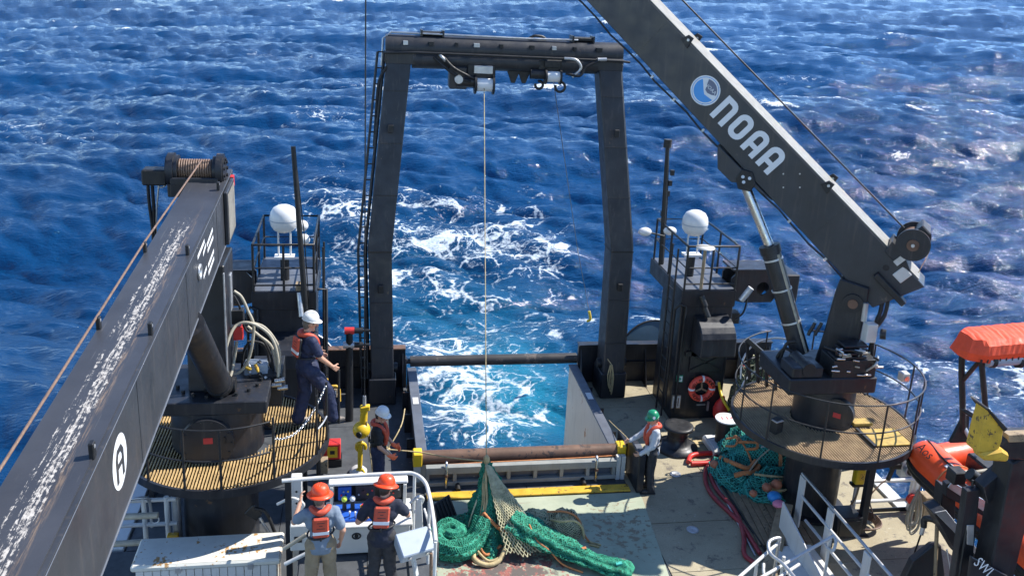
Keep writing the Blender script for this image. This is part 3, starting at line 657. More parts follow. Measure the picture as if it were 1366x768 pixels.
# ================================================================ RAMP-SIDE FITTINGS
t = thing('swivel_post', 'black hose post with red-capped swivel beside the left gantry leg', 'post', atZ(466, 560, 0))
bp = atZ(466, 560, 0); tp = atY(466, 441, bp.y)
MB().cyl(bp, (bp.x, bp.y, tp.z), 0.085, 0.07).build('post', M['black2'], t)
MB().cyl((bp.x-.1, bp.y, tp.z), (bp.x+.1, bp.y, tp.z), 0.075).build('red_cap', M['red'], t)
for dz in (0, -.32):
    MB().cyl((bp.x+.1, bp.y, tp.z+dz), (bp.x+.28, bp.y, tp.z+dz), 0.06).build('coupling', M['black2'], t)
    MB().cyl((bp.x+.28, bp.y, tp.z+dz), (bp.x+.42, bp.y, tp.z+dz), 0.03).build('stub', M['black2'], t)
MB().cyl((bp.x-.13, bp.y, tp.z-.32), (bp.x+.1, bp.y, tp.z-.32), 0.075).build('lower_cap', M['galv'], t)
for sx, lb in ((-1, 'blue-grey curved trawl door hung outside the left stern quarter'), (1, 'blue curved trawl door hung outside the right stern quarter')):
    c = atY(438 if sx < 0 else 876, 486 if sx < 0 else 482, 19.75)
    m = MB(); R0 = 1.0; prof = [(R0*math.cos(a), R0*math.sin(a)) for a in [PI*i/20 for i in range(21)]]
    if sx < 0: c = Vector((c.x-.75, c.y, c.z-.15))
    else: c = Vector((c.x-.05, c.y, c.z+.05))
    out = [c+Vector((a, .25*(1-(a/R0)**2), b_*.95)) for a, b_ in prof]; inn = [p+Vector((0, .05, 0)) for p in out]
    n_ = len(out); m.add(out+inn, [tuple(range(n_)), tuple(range(2*n_-1, n_-1, -1))]+[(i, i+1, n_+i+1, n_+i) for i in range(n_-1)])
    t = thing('trawl_door', lb, 'trawl door', c)
    m.build('curved_plate', M['blue_grey'], t)
    MB().tube(out, 0.025, 8).build('rim', M['galv'] if sx < 0 else M['black2'], t)
    MB().box(c.x-.9, c.x+.9, c.y-.05, c.y+.2, c.z-.35, c.z-.02).build('keel_bar', M['black2'], t)
# tail rope on the right gantry leg
m = MB(); g0 = atY(815, 500, 18.2)
for k in range(3): m.tube(smooth_path([g0+Vector((.02*k-.03, 0, .25)), g0+Vector((.05*k-.08, -.03, 0)), g0+Vector((.03*k-.02, -.02, -.32-.08*k)), g0+Vector((.06, -.02, -.1)), g0+Vector((.02, 0, .2))], 5), 0.014, 6)
m.tube([atY(800, 455, 18.9), atY(806, 472, 18.5), g0+Vector((0, 0, .25))], 0.012, 6)
solo(m, 'rope_coil', M['rope'], 'small pale rope bundle tied on the right gantry leg', 'rope', g0)

# ================================================================ CRANES
def crane_platform(t, cx, cy, z, R, mat, hole, bars_dir=0.0):
    MB().lathe((cx, cy, z), (0, 0, 1), [(R, 0), (R, .13), (R-.045, .13), (R-.045, 0), (R, 0)], 64, False).build('platform_rim', M['black'], t)
    g = MB(); n = int(2*R/0.048)
    for i in range(n):
        x = -R+.03+(2*R-.06)*i/(n-1); h = math.sqrt(max(0, (R-.05)**2-x*x))
        segs = [(-h, h)]
        if abs(x) < hole: k = math.sqrt(hole*hole-x*x); segs = [(-h, -k), (k, h)]
        for a, b_ in segs:
            if b_-a > .02: g.box(cx+x-.0085, cx+x+.0085, cy+a, cy+b_, z+.075, z+.115)
    stuff(g.build('grating_bars', mat, t))
    MB().lathe((cx, cy, z), (0, 0, 1), [(hole, .012), (R-.05, .012), (R-.05, .026), (hole, .026), (hole, .012)], 64, False).build('gap_shade_sheet', M['black2'], t)  # black sheet added for the shade in the gaps and a solid platform shadow
    c = MB()
    for j in range(9):
        y = -R+.2+(2*R-.4)*j/8; h = math.sqrt(max(0, (R-.05)**2-y*y)); segs = [(-h, h)]
        if abs(y) < hole: k = math.sqrt(hole*hole-y*y); segs = [(-h, -k), (k, h)]
        for a, b_ in segs: c.box(cx+a, cx+b_, cy+y-.012, cy+y+.012, z+.03, z+.072)
    c.build('grating_support', M['black2'], t)
def ring_rail(t, cx, cy, z, R, h, a0, a1, r=0.018, n=40, mat='black2', name='hand_rail'):
    MB().tube(arc((cx, cy, z+h), R, a0, a1, n), r, 8, caps=True).build(name, M[mat], t)
def post(t, cx, cy, z, R, a, h, r=0.02, name='railing_post'):
    p = Vector((cx+R*math.cos(rad(a)), cy+R*math.sin(rad(a)), z)); MB().cyl(p, p+Vector((0, 0, h)), r, n=8).build(name, M['black2'], t); return p
# ---- right crane
RX, RY = 5.23, 13.77
RC = thing('deck_crane', 'black crane with raised boom lettered NOAA beside the green nets', 'crane', (RX, RY, 0))
MB().cyl((RX, RY, 0.003), (RX, RY, 1.75), 0.5, n=36).build('pedestal', M['black'], RC)
MB().cyl((RX, RY, 0.003), (RX, RY, 0.06), 0.66, n=36).build('base_flange', M['black'], RC)
crane_platform(RC, RX, RY, 1.73, 1.62, M['grating2'], 0.55)
MB().cyl((RX, RY, 1.75), (RX, RY, 2.62), 0.53, n=40).build('turret', M['black'], RC)
cov = MB().cyl((RX+.02, RY-.50, 2.22), (RX-.07, RY-.60, 2.22), 0.28, n=32).build('access_cover', M['black'], RC, 0.01)
cc, cax = Vector((RX-.07, RY-.605, 2.22)), Vector((-.09, -.1, 0)).normalized(); cex = Vector((0, 0, 1)).cross(-cax).normalized()*-1
MB().obox(cc+cax*.002+Vector((0, 0, -.02)), cex*.065, (0, 0, .045), cax*.003).build('red_plate', M['label_red'], cov)
for k in range(12):
    a = 2*PI*k/12; MB().cyl(cc+cex*.245*math.cos(a)+Vector((0, 0, .245*math.sin(a))), cc+cex*.245*math.cos(a)+Vector((0, 0, .245*math.sin(a)))+cax*.015, .014, n=6).build('bolt', M['black2'], cov)
for a0, a1, nm in ((-255, 75, 'hand_rail'), (-255, 75, 'mid_rail')):
    ring_rail(RC, RX, RY, 1.86, 1.6, 1.04 if nm == 'hand_rail' else .54, a0, a1, .014, 48, 'black2', nm)
for a in (-252, -215, -178, -152, -118, -83, -52, -28, -5, 30, 72): post(RC, RX, RY, 1.84, 1.6, a, 1.06, .016)
q = MB().box(RX+1.42, RX+1.58, RY-.1, RY+.05, 2.55, 2.72).build('rail_lamp', M['consolewhite'], RC, 0.015)
MB().cyl((RX+1.5, RY-.11, 2.63), (RX+1.5, RY-.14, 2.63), .05).build('lens', M['steel'], q)
q = MB().obox((RX-1.15, RY-.55, 2.02), (.09, .05, 0), (-.03, .07, 0), (0, 0, .13)).build('pedal_box', M['black2'], RC, 0.01)
MB().obox((RX-1.17, RY-.60, 2.14), (.08, .03, 0), (-.02, .06, 0), (0, 0, .008)).build('pedal_plate', M['galv'], q)
MB().box(RX+.45, RX+1.12, RY-1.12, RY-.55, 1.862, 1.885)  .build('hatch_board', M['hatch_yellow'], RC, 0.006)
MB().box(RX+.38, RX+.43, RY-1.15, RY-.52, 1.862, 1.90).build('hatch_edge', M['black2'], RC)
MB().box(RX+.42, RX+.78, RY-.42, RY-.22, 1.862, 1.92).build('yellow_step', M['hatch_yellow'], RC, 0.006)
# slew base and mast
bx0, bx1 = atY(1053, 515, RY-.62).x, atY(1168, 522, RY-.62).x
MB().box(bx0, bx1, RY-.62, RY+.62, 2.62, 2.92).build('slew_base', M['black'], RC, 0.02)
MB().box(bx0+.05, bx0+.62, RY-.58, RY-.1, 2.92, 3.12).build('cylinder_seat', M['black'], RC, 0.02)
MB().cyl((bx0+.34, RY-.6, 3.08), (bx0+.34, RY-.05, 3.08), .12, n=18).build('cylinder_pin', M['black2'], RC)
MP = RY-.15
_bo = rad(34)
d3 = Vector((-math.cos(_bo), math.sin(_bo), 0)); sN = Vector((-math.sin(_bo), -math.cos(_bo), 0))     # boom plane; sN faces forward, to the camera
O3 = Vector((RX, RY, 0))
def onplane(x, y, off=0.0):
    o = O3+sN*off; dd = _ray(x, y); return _C+dd*((o-_C).dot(sN)/dd.dot(sN))
def sz(p): return (p-O3).dot(d3), p.z
poly = [sz(onplane(*p, .08)) for p in ((1121, 372), (1160, 385), (1156, 408), (1147, 450), (1150, 497), (1083, 492), (1100, 440), (1113, 392))]
mast = MB().prism(poly, O3+sN*.08, d3, (0, 0, 1), -sN, 0.72).build('mast', M['black'], RC, 0.02)
pv = onplane(1138, 404, .08)
MB().cyl(pv+sN*.05, pv-sN*.8, .17, n=24).build('pivot_boss', M['black'], mast)
MB().cyl(pv+sN*.075, pv+sN*.045, .085, n=20).build('pivot_pin', M['rust'], mast)
# boom
_l0, _l1, _u0, _u1 = onplane(1119, 363), onplane(780, 6), onplane(1195, 345), onplane(867, 0)
bd = (_l1-_l0).normalized(); bn = (Vector((0, 0, 1))-bd*bd.z).normalized()
B0 = _l0-bd*(_l0-O3).dot(d3)/bd.dot(d3)       # lower near edge of the boom passes here
def bp_(a, h, off=0.0): return B0+bd*a+bn*h+sN*off
BH, BW = ((_u0-_l0).dot(bn)+(_u1-_l0).dot(bn))/2, 0.62
bm_ = MB(); L0, L1 = -1.05, 11.5
def boomsec(a, h0, h1): return [bp_(a, h0, 0), bp_(a, h0, -BW), bp_(a, h1, -BW), bp_(a, h1, 0)]
s_ = [boomsec(L0+.30, 0, .02), boomsec(L0+.30, 0, BH), boomsec(L1, .1, BH)]
vs = [bp_(-.72, 0), bp_(-.72, 0, -BW), bp_(-.95, BH), bp_(-.95, BH, -BW), bp_(L1, .12), bp_(L1, .12, -BW), bp_(L1, BH), bp_(L1, BH, -BW)]
bm_.add(vs, [(0, 2, 3, 1), (4, 5, 7, 6), (0, 4, 6, 2), (1, 3, 7, 5), (0, 1, 5, 4), (2, 6, 7, 3)])
boomR = bm_.build('boom', M['boom'], RC, 0.012)
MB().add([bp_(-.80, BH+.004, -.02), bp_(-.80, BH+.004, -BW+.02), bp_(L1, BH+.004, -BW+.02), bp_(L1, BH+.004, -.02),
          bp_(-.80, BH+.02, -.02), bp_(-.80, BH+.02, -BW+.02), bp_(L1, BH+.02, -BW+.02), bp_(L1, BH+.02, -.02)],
         [(0, 3, 2, 1), (4, 5, 6, 7), (0, 1, 5, 4), (1, 2, 6, 5), (2, 3, 7, 6), (3, 0, 4, 7)]).build('top_plate', M['sunlit_tan'], boomR)  # pale sheet carrying the boom top's sunlight in its colour
def along(p): v = p-B0; return v.dot(bd), v.dot(bn)
# fish plate for the cylinder
fp = [along(onplane(*p, .03)) for p in ((957, 193), (957, 225), (975, 243), (1000, 246), (1030, 268))]
MB().prism(fp, B0+sN*.03, bd, bn, -sN, .68).build('fish_plate', M['boom'], boomR, 0.01)
cb = [along(onplane(*p, .06)) for p in ((981, 238), (990, 226), (1003, 230), (1008, 246), (1000, 256), (984, 252))]
q = MB().prism(cb, B0+sN*.06, bd, bn, -sN, .5).build('cylinder_bracket', M['black2'], boomR, 0.01)
for px_ in ((992, 243), (991, 236), (1000, 238)): MB().cyl(onplane(*px_, .08), onplane(*px_, .055), .03, n=10).build('bolt', M['galv'], q)
for px_ in ((926, 45), (1111, 242)):
    a, h = along(onplane(*px_))
    for o_ in (0.03, -BW-.03+.02):
        q = MB().prism([(a-.10, BH-.1), (a+.10, BH-.06), (a+.05, BH+.09), (a-.06, BH+.11)], B0+sN*o_, bd, bn, -sN, .03).build('boom_lug', M['black2'], boomR, 0.005)
        MB().cyl(B0+bd*(a-.01)+bn*(BH+.02)+sN*(o_+.006), B0+bd*(a-.01)+bn*(BH+.02)+sN*(o_-.04), .025, n=10).build('lug_pin', M['galv'], q)
for px_ in ((865, 108), (892, 140), (944, 168), (998, 226), (1059, 290), (1112, 337), (1150, 383)):
    a, h = along(onplane(*px_)); MB().box(0, 0, 0, 0, 0, 0); MB().obox(bp_(a, -.015, .0), bd*.02, bn*.03, sN*.02).build('hose_clip', M['galv'], boomR)
MB().tube([bp_(a, -.03+.02*math.sin(a*5), -.02) for a in [i*.4 for i in range(0, 26)]], .018, 6).build('boom_hose', M['rubber'], boomR)
for a in (.9, 2.6, 3.9, 5.4, 6.6): MB().obox(bp_(a, BH/2, .001), bd*.006, bn*(BH/2-.01), sN*.003).build('weld_seam', M['boom'], boomR)
for k in range(4):
    a_, h_ = along(onplane(1045+22*(k % 2), 232+18*(k//2))); MB().cyl(bp_(a_, h_, .006), bp_(a_, h_, .0), .014, n=8).build('stud', M['galv'], boomR)
# hole and lower end
a, h = along(onplane(1182, 357)); MB().cyl(bp_(a, h, .004), bp_(a, h, -.01), .055, n=16).build('pin_hole', M['rubber'], boomR)
q = MB().obox(onplane(1187, 385, .05), bd*.34, bn*.05, sN*.09).build('end_stop', M['black2'], boomR, 0.01)
MB().obox(onplane(1204, 362, -.2), bd*.10, bn*.12, sN*.22).build('end_plate', M['consolewhite'], boomR, 0.01)
# lettering and emblem, flat on the boom's forward face
def face_frame(): return sN*.0, -bd, bn, sN          # reads from tip to foot
def stroke(mb, pts, w, a0, h0, closed=False): mb.ribbon([(p[0], p[1]) for p in pts], w, bp_(0, 0, .003)-bd*0, -bd, bn, sN, .004, closed)
def corner(x, y, r, a0, n=4): return [(x+r*math.cos(rad(a0-90*i/n)), y+r*math.sin(rad(a0-90*i/n))) for i in range(n+1)]
def letter(ch, x, y, w, h, t):
    m = MB(); x0, x1, y0, y1 = x+t/2, x+w-t/2, y, y+h-t/2; r = (x1-x0)*.46
    tl, tr = corner(x0+r, y1-r, r, 180, 5), corner(x1-r, y1-r, r, 90, 5)
    if ch == 'n': stroke(m, [(x0, y0), (x0, y1)]+tr+[(x1, y0)], t, 0, 0)
    elif ch == 'o':
        yb = y+t/2; stroke(m, tl+tr+corner(x1-r, yb+r, r, 0, 5)+corner(x0+r, yb+r, r, -90, 5), t, 0, 0, True)
    else:
        stroke(m, [(x0, y0)]+tl+tr+[(x1, y0)], t, 0, 0); m.ribbon([(x0+t/2, y+h*.36), (x1-t/2, y+h*.36)], t*.9, bp_(0, 0, .003), -bd, bn, sN, .004)
    return m
def lcorner(px_): a, h = along(onplane(*px_)); return -a, h
# letter boxes measured on the boom face
q0, q1, q2 = lcorner((946.3, 152.9)), lcorner((1007.3, 216.5)), lcorner((971.9, 125.8))
gap = (q1[0]-q0[0])/3; lh = q2[1]-q0[1]
for i, ch in enumerate('noaa'): letter(ch, q0[0]+gap*i, (q0[1]+q1[1])/2, gap*.80, lh, gap*.255).build('letter', M['decal'], boomR)
ER = abs(lcorner((941, 121))[0]-lcorner((955, 135.5))[0])/.255
ec = lcorner((941, 121)); ecp = lambda r_, a: (ec[0]+r_*math.cos(a), ec[1]+r_*math.sin(a))
def disc(r_, off, mat, nm, par, ring=None):
    m = MB(); n_ = 40; o_ = bp_(0, 0, off)
    m.add([o_-bd*ecp(r_, 2*PI*i/n_)[0]+bn*ecp(r_, 2*PI*i/n_)[1] for i in range(n_)], [tuple(range(n_))]); return m.build(nm, M[mat], par)
em = disc(.255*ER, .004, 'decal', 'emblem', boomR); disc(.232*ER, .006, 'emblem_blue', 'emblem_ring', em); disc(.222*ER, .0075, 'decal', 'emblem_field', em)
eb = lambda pts, off, mat, nm: MB().add([bp_(0, 0, off)-bd*(ec[0]+x*.2*ER)+bn*(ec[1]+y*.2*ER) for x, y in pts], [tuple(range(len(pts)))]).build(nm, M[mat], em)
rot = rad(42)
def er(pts): return [(x*math.cos(-rot+rot)-y*0, y) for x, y in pts]
cir = lambda a0, a1, n_=14, r_=1.0: [(r_*math.cos(rad(a0+(a1-a0)*i/n_)), r_*math.sin(rad(a0+(a1-a0)*i/n_))) for i in range(n_+1)]
eb(cir(148, 352, 24)+[(.55, -.22), (.15, -.28), (-.10, -.10), (-.35, .12), (-.6, .34)], .009, 'emblem_blue', 'emblem_sea')
eb(cir(20, 118, 16)+[(-.28, .5), (-.05, .05), (.25, -.02), (.6, .1)], .009, 'emblem_slate', 'emblem_sky')
MB().add([bp_(0, 0, .0)]*0, [])
text_mesh('NOAA', .085*ER, bp_(0, 0, .006)-bd*(ec[0]+.04*ER)+bn*(ec[1]+.085*ER), -bd, bn, sN, .006).build('emblem_text', M['decal'], em)
# luffing cylinder
ct, cm, cb_ = onplane(993, 245, -.1), onplane(1026, 327, -.1), onplane(1067, 470, -.1)
cyl_ = MB().cyl(cm, cb_, .17, n=24).build('luffing_cylinder', M['black'], RC)
MB().cyl(ct, cm, .088, n=20).build('chrome_rod', M['steel'], cyl_)
MB().cyl(cm, cm+(cb_-cm)*.07, .19, n=24).build('gland', M['black2'], cyl_)
o_ = sN*.10+d3*-.14
MB().tube([cm+o_+(cb_-cm)*.06, cb_+o_-(cb_-cm)*.03], .032, 8).build('side_pipe', M['hose'], cyl_)
for k in (.12, .4, .7): MB().cyl(cm+(cb_-cm)*k, cm+(cb_-cm)*(k+.015), .184, n=24).build('clamp_band', M['galv'], cyl_)
# winch on the heel
wc = onplane(1218, 326, .0)
wn = MB().cyl(wc+sN*.06, wc+sN*.02, .275, n=32).build('winch_flange', M['black'], RC)
MB().cyl(wc+sN*.02, wc-sN*.5, .20, n=28).build('winch_drum', M['cable'], wn)
MB().cyl(wc-sN*.5, wc-sN*.54, .275, n=32).build('rear_flange', M['black'], wn)
MB().cyl(wc+sN*.085, wc+sN*.06, .10, n=18).build('hub', M['rust'], wn)
MB().cyl(wc+sN*.11, wc+sN*.08, .03, n=10).build('hub_pin', M['galv'], wn)
MB().prism([along(onplane(*p, .03)) for p in ((1190, 322), (1205, 338), (1215, 362), (1196, 352), (1180, 336))], B0+sN*.03, bd, bn, -sN, .6).build('winch_bracket', M['black'], wn, 0.01)
MB().obox(onplane(1232, 306, -.25), bd*.10, bn*.08, sN*.25).build('motor', M['black2'], wn, 0.02)
MB().obox(onplane(1200, 347, .02), bd*.05, bn*.09, sN*.03).build('side_plate', M['galv'], wn)
# valve bank, hoses, junction box
vb = MB().box(bx0+.78, bx1-.05, RY-.60, RY-.12, 2.92, 3.25).build('valve_bank', M['black2'], RC, 0.01)
rr = random.Random(5)
for i in range(16):
    p = Vector((rr.uniform(bx0+.72, bx1-.1), RY-.62-rr.uniform(0, .03), rr.uniform(2.98, 3.5)))
    (MB().cyl(p, p+Vector((rr.uniform(.06, .16), 0, rr.uniform(-.02, .02))), rr.uniform(.014, .024), n=8)).build('fitting', M['steel'] if i % 3 else M['hose'], vb)
for i in range(4): MB().box(bx0+.80+.05*i, bx1-.25, RY-.58, RY-.3, 3.26+.07*i, 3.30+.07*i).build('valve_section', M['black'], vb, 0.006)
for i in range(7):
    a = Vector((rr.uniform(bx0+.75, bx1-.1), RY-.6, rr.uniform(3.0, 3.4))); b_ = a+Vector((rr.uniform(-.3, .3), -.05, rr.uniform(.05, .3)))
    MB().tube(smooth_path([a, a.lerp(b_, .4)+Vector((0, -.12, .06)), b_]), .02, 6).build('hose', M['rubber'] if i % 2 else M['galv'], vb)
for i in range(5):
    MB().tube(smooth_path([onplane(1112+2*i, 470+9*i, .16), onplane(1116+2*i, 464+9*i, .18), onplane(1124+2*i, 463+9*i, .19), onplane(1136+2*i, 465+9*i, .18)], 4), .016, 8).build('steel_pipe', M['steel'] if i % 2 == 0 else M['galv'], RC)
q = MB().obox(onplane(1160, 443, .12), (.10, 0, 0), (0, .08, 0), (0, 0, .17)).build('junction_box', M['consolewhite'], RC, 0.01)
MB().cyl(onplane(1174, 445, .1), onplane(1182, 446, .1), .09, n=14).build('filter', M['black2'], RC)
MB().cyl(onplane(1152, 428, .1), onplane(1155, 404, .1), .05, n=12).build('accumulator', M['galv'], RC)
for pts in (((1178, 400), (1172, 425), (1165, 450), (1163, 480)), ((1186, 392), (1180, 420), (1166, 440)), ((1170, 388), (1176, 410), (1168, 432), (1160, 470))):
    MB().tube(smooth_path([onplane(*p, -.05) for p in pts]), .035, 8).build('hose', M['rubber'], RC)
for pts in (((1062, 455), (1050, 458), (1042, 475), (1040, 487), (1048, 487), (1056, 475), (1064, 468)), ((1060, 470), (1046, 465), (1036, 480), (1046, 490), (1058, 478))):
    MB().tube(smooth_path([onplane(*p, .25) for p in pts]), .03, 8).build('hose', M['rubber'], RC)
for i in range(6):
    p = onplane(1078+3*i, 447-(i % 3)*5, .1); MB().cyl(p, p+Vector((.03, 0, .1)), .03, n=8).build('coupling', M['black2'], RC)
# ladder frame beside the platform, posts underneath
for x in (1133, 1162): pass
lf = thing('boarding_ladder', 'black steel ladder leaning at the far left of the right crane platform', 'ladder', atY(1010, 480, 14.9))
la, lb_, lc, ld = atY(996, 452, 15.2), atY(1036, 487, 14.9), atY(1000, 505, 15.2), atY(1034, 520, 14.9)
MB().beam(la, lb_, .07, .09).build('top_beam', M['black'], lf, 0.006)
for p, q_ in ((la, lc), (lb_, ld), (la.lerp(lb_, .33), lc.lerp(ld, .33)), (la.lerp(lb_, .66), lc.lerp(ld, .66))): MB().beam(p, q_, .05, .07, (0, 1, 0)).build('upright', M['black'], lf)
MB().tube(smooth_path([atY(988, 505, 15.2), atY(991, 480, 15.3), atY(1005, 460, 15.4), atY(1030, 451, 15.3), atY(1050, 452, 15)]), .02, 8).build('guard_rail', M['galv'], lf)
MB().tube(smooth_path([atY(988, 535, 15.2), atY(991, 512, 15.3), atY(1005, 497, 15.4), atY(1030, 486, 15.3), atY(1050, 500, 15)]), .018, 8).build('guard_rail', M['galv'], lf)

# ---- left crane
LX, LY = -5.40, 13.77
LC = thing('deck_crane', 'black crane with its long boom lowered forward along the left', 'crane', (LX, LY, 0))
MB().cyl((LX, LY, 0.003), (LX, LY, 1.75), 0.60, n=36).build('pedestal', M['black'], LC)
crane_platform(LC, -5.24, LY, 1.73, 1.62, M['grating'], 0.74)
MB().cyl((LX, LY, 1.75), (LX, LY, 2.62), 0.72, n=40).build('turret', M['black'], LC)
cax = Vector((.02, -1, 0)).normalized(); cex = Vector((1, .02, 0)).normalized(); cc = Vector((LX-.05, LY-.80, 2.18))
cov = MB().cyl(cc-cax*.12, cc, 0.40, n=36).build('access_cover', M['black'], LC, 0.012)
MB().obox(cc+cax*.003+Vector((.02, 0, .05)), cex*.07, (0, 0, .05), cax*.003).build('red_plate', M['label_red'], cov)
MB().obox(cc+cax*.012+cex*.27+Vector((0, 0, .05)), cex*.012, (0, 0, .06), cax*.012).build('handle', M['black2'], cov)
for k in range(14):
    a = 2*PI*k/14; p = cc+cex*.36*math.cos(a)+Vector((0, 0, .36*math.sin(a))); MB().cyl(p, p+cax*.015, .016, n=6).build('bolt', M['black2'], cov)
sb0, sb1 = atY(215, 548, LY-.72).x, atY(356, 548, LY-.72).x
MB().box(sb0, sb1, LY-.72, LY+.7, 2.62, 2.84).build('slew_base', M['black'], LC, 0.015)
for k in range(15):
    a = rad(-160+20*k); p = Vector((LX+.05+.72*math.cos(a)*.9, LY+.72*math.sin(a)*.8, 2.84)); 
    if sb0+.06 < p.x < sb1-.06: MB().cyl(p, p+Vector((0, 0, .05)), .03, n=8).build('bolt', M['black2'], LC)
kx0, kx1 = atY(247, 440, LY-.35).x, atY(300, 440, LY-.35).x
mast = MB().prism([(LY-.35, 2.84), (LY+.55, 2.84), (LY+.75, 4.88), (LY-.2, 4.88)], (kx0, 0, 0), (0, 1, 0), (0, 0, 1), (1, 0, 0), kx1-kx0).build('mast', M['black'], LC, 0.02)
MB().box(kx1+.003, kx1+.02, LY-.36, LY-.30, 2.86, 4.8).build('lit_edge', M['galv'], mast)  # strip put in for the bright light along the mast edge
BX = -5.585; BWL, BHL = .61, .93
lo = Vector((BX, 14.9, 5.43)); dl = Vector((.0089, -.99855, -.053)); nl = (Vector((0, 0, 1))-dl*dl.z).normalized(); sl = Vector((1, 0, 0))
def lb(a, x=0.0, h=0.0): return lo+dl*a+sl*x+nl*h
boomL = MB().obox(lb(4.9), dl*5.6, sl*BWL/2, nl*BHL/2).build('boom', M['boom'], LC, 0.012)
for a in (1.3, 3.9, 6.6): MB().obox(lb(a, BWL/2+.001, 0), dl*.006, sl*.003, nl*(BHL/2-.01)).build('weld_seam', M['boom'], boomL)
tp_ = MB().obox((0, -5.0, 0), (0, 5.58, 0), (BWL/2-.015, 0, 0), (0, 0, .006)).build('top_plate', M['boomtop'], boomL)
# the plate keeps its own straight axes so that its wear runs along the boom
Mx = Matrix((( sl.x, -dl.x, nl.x, 0), (sl.y, -dl.y, nl.y, 0), (sl.z, -dl.z, nl.z, 0), (0, 0, 0, 1)))
off_ = OFF[boomL]; cpos = lb(-.1, 0, BHL/2+.006)-off_
tp_.data.transform(Matrix.Translation(off_)); tp_.matrix_local = Matrix.Translation(cpos) @ Mx
for x in (-1, 1): MB().tube([lb(-.6, x*(BWL/2+.004), -BHL/2), lb(10.4, x*(BWL/2+.004), -BHL/2)], .012, 6).build('lower_flange', M['capgrey'] if x > 0 else M['black2'], boomL)
MB().tube([lb(-.6, BWL/2, BHL/2), lb(10.4, BWL/2, BHL/2)], .005, 6).build('edge_wear', M['capgrey'], boomL)
for a, x in ((.55, .24), (3.35, .24), (3.25, -.30), (5.65, .25), (5.5, -.3), (7.9, .25)):
    q = MB().obox(lb(a, x, BHL/2+.075), dl*.035, sl*.022, nl*.075).build('wire_guide_lug', M['black2'], boomL, 0.008)
    MB().cyl(lb(a, x+.025, BHL/2+.11), lb(a, x-.025, BHL/2+.11), .018, n=10).build('lug_pin', M['galv'], q)
MB().lathe(lb(3.02, BWL/2, .1), (1, 0, 0), [(.075, 0), (.11, 0), (.11, .03), (.075, .03), (.07, .0)], 24).build('pin_ring', M['galv'], boomL)
MB().cyl(lb(3.02, BWL/2+.001, .1), lb(3.02, BWL/2+.004, .1), .07, n=20).build('pin_hole', M['rubber'], boomL)
q = MB().obox(lb(.12, BWL/2+.035, -.01), dl*.42, sl*.03, nl*.44).build('heel_plate', M['boom'], boomL, 0.01)
MB().obox(lb(.12, BWL/2+.068, -.01), dl*.37, sl*.004, nl*.38).build('heel_panel', M['sunlit_tan'], q)
MB().obox(lb(-.42, BWL/2+.02, .34), dl*.07, sl*.03, nl*.09).build('red_lamp', M['red'], boomL)
MB().obox(lb(-.42, BWL/2+.02, .05), dl*.05, sl*.015, nl*.16).build('white_tag', M['decal'], boomL)
# white marks: oval with a letter cut out, and the worn strips of old lettering
fx = BX+BWL/2+.005
def side(px_):
    q = atX(px_[0], px_[1], fx)
    for _ in range(3): q = atX(px_[0], px_[1], fx+.0089*(14.9-q.y))
    return q
oc, oh = side((160, 615)), None
ot, ob_, o1, o2 = side((160, 566)), side((159, 665)), side((148, 610)), side((171, 618))
n_ = 36
va, vb_ = (ot-ob_)/2, None
ey_ = Vector((0, 0, 1)); ex_ = Vector((0, 1, 0))
ov = MB(); oz = .255; oy = .235; ctr = (ot+ob_)/2
ctr = side((160, 615))
ring_o = [ctr+ex_*oy*math.cos(2*PI*i/n_)+ey_*oz*math.sin(2*PI*i/n_) for i in range(n_)]
ov.add(ring_o, [tuple(range(n_))]); ovo = ov.build('oval_mark', M['decal'], boomL)
am = MB()
am.ribbon([(-.10, -.17), (-.10, .06), (-.06, .12), (.04, .12), (.09, .06), (.09, -.17)], .055, ctr+Vector((.003, 0, 0)), ex_, ey_, sl, .002)
am.ribbon([(-.075, -.02), (.065, -.02)], .05, ctr+Vector((.003, 0, 0)), ex_, ey_, sl, .002)
am.build('oval_letter', M['boom'], ovo)
for quad in (((263, 344), (272.5, 320), (274, 331), (264, 343.5)),):
    pass
Zs = lambda x, y: (240+x/5.49, 250+y/5.49)
for p, q_ in (((130, 515), (180, 390)), ((170, 492), (190, 420)), ((198, 425), (240, 305)), ((203, 468), (244, 360)), ((174, 658), (196, 585)), ((207, 575), (249, 460)), ((210, 630), (250, 515))):
    a_, b_ = side(Zs(*p)), side(Zs(*q_)); hgt = Vector((0, 0, .062))
    MB().add([a_-hgt*.5, b_-hgt*.5, b_+hgt*.5, a_+hgt*.5], [(0, 1, 2, 3)]).build('letter_strip', M['decal'], boomL)
# left luffing cylinder
c0, c1 = Vector((-5.35, 11.6, 4.75)), Vector((-5.28, 13.35, 2.98))
q = MB().cyl(c0, c1, .19, n=24).build('luffing_cylinder', M['black'], LC)
MB().cyl(c1-(c1-c0)*.05, c1, .205, n=24).build('end_cap', M['black2'], q)
MB().cyl((-5.52, 13.42, 2.96), (-5.05, 13.42, 2.96), .12, n=18).build('cylinder_pin', M['black2'], LC)
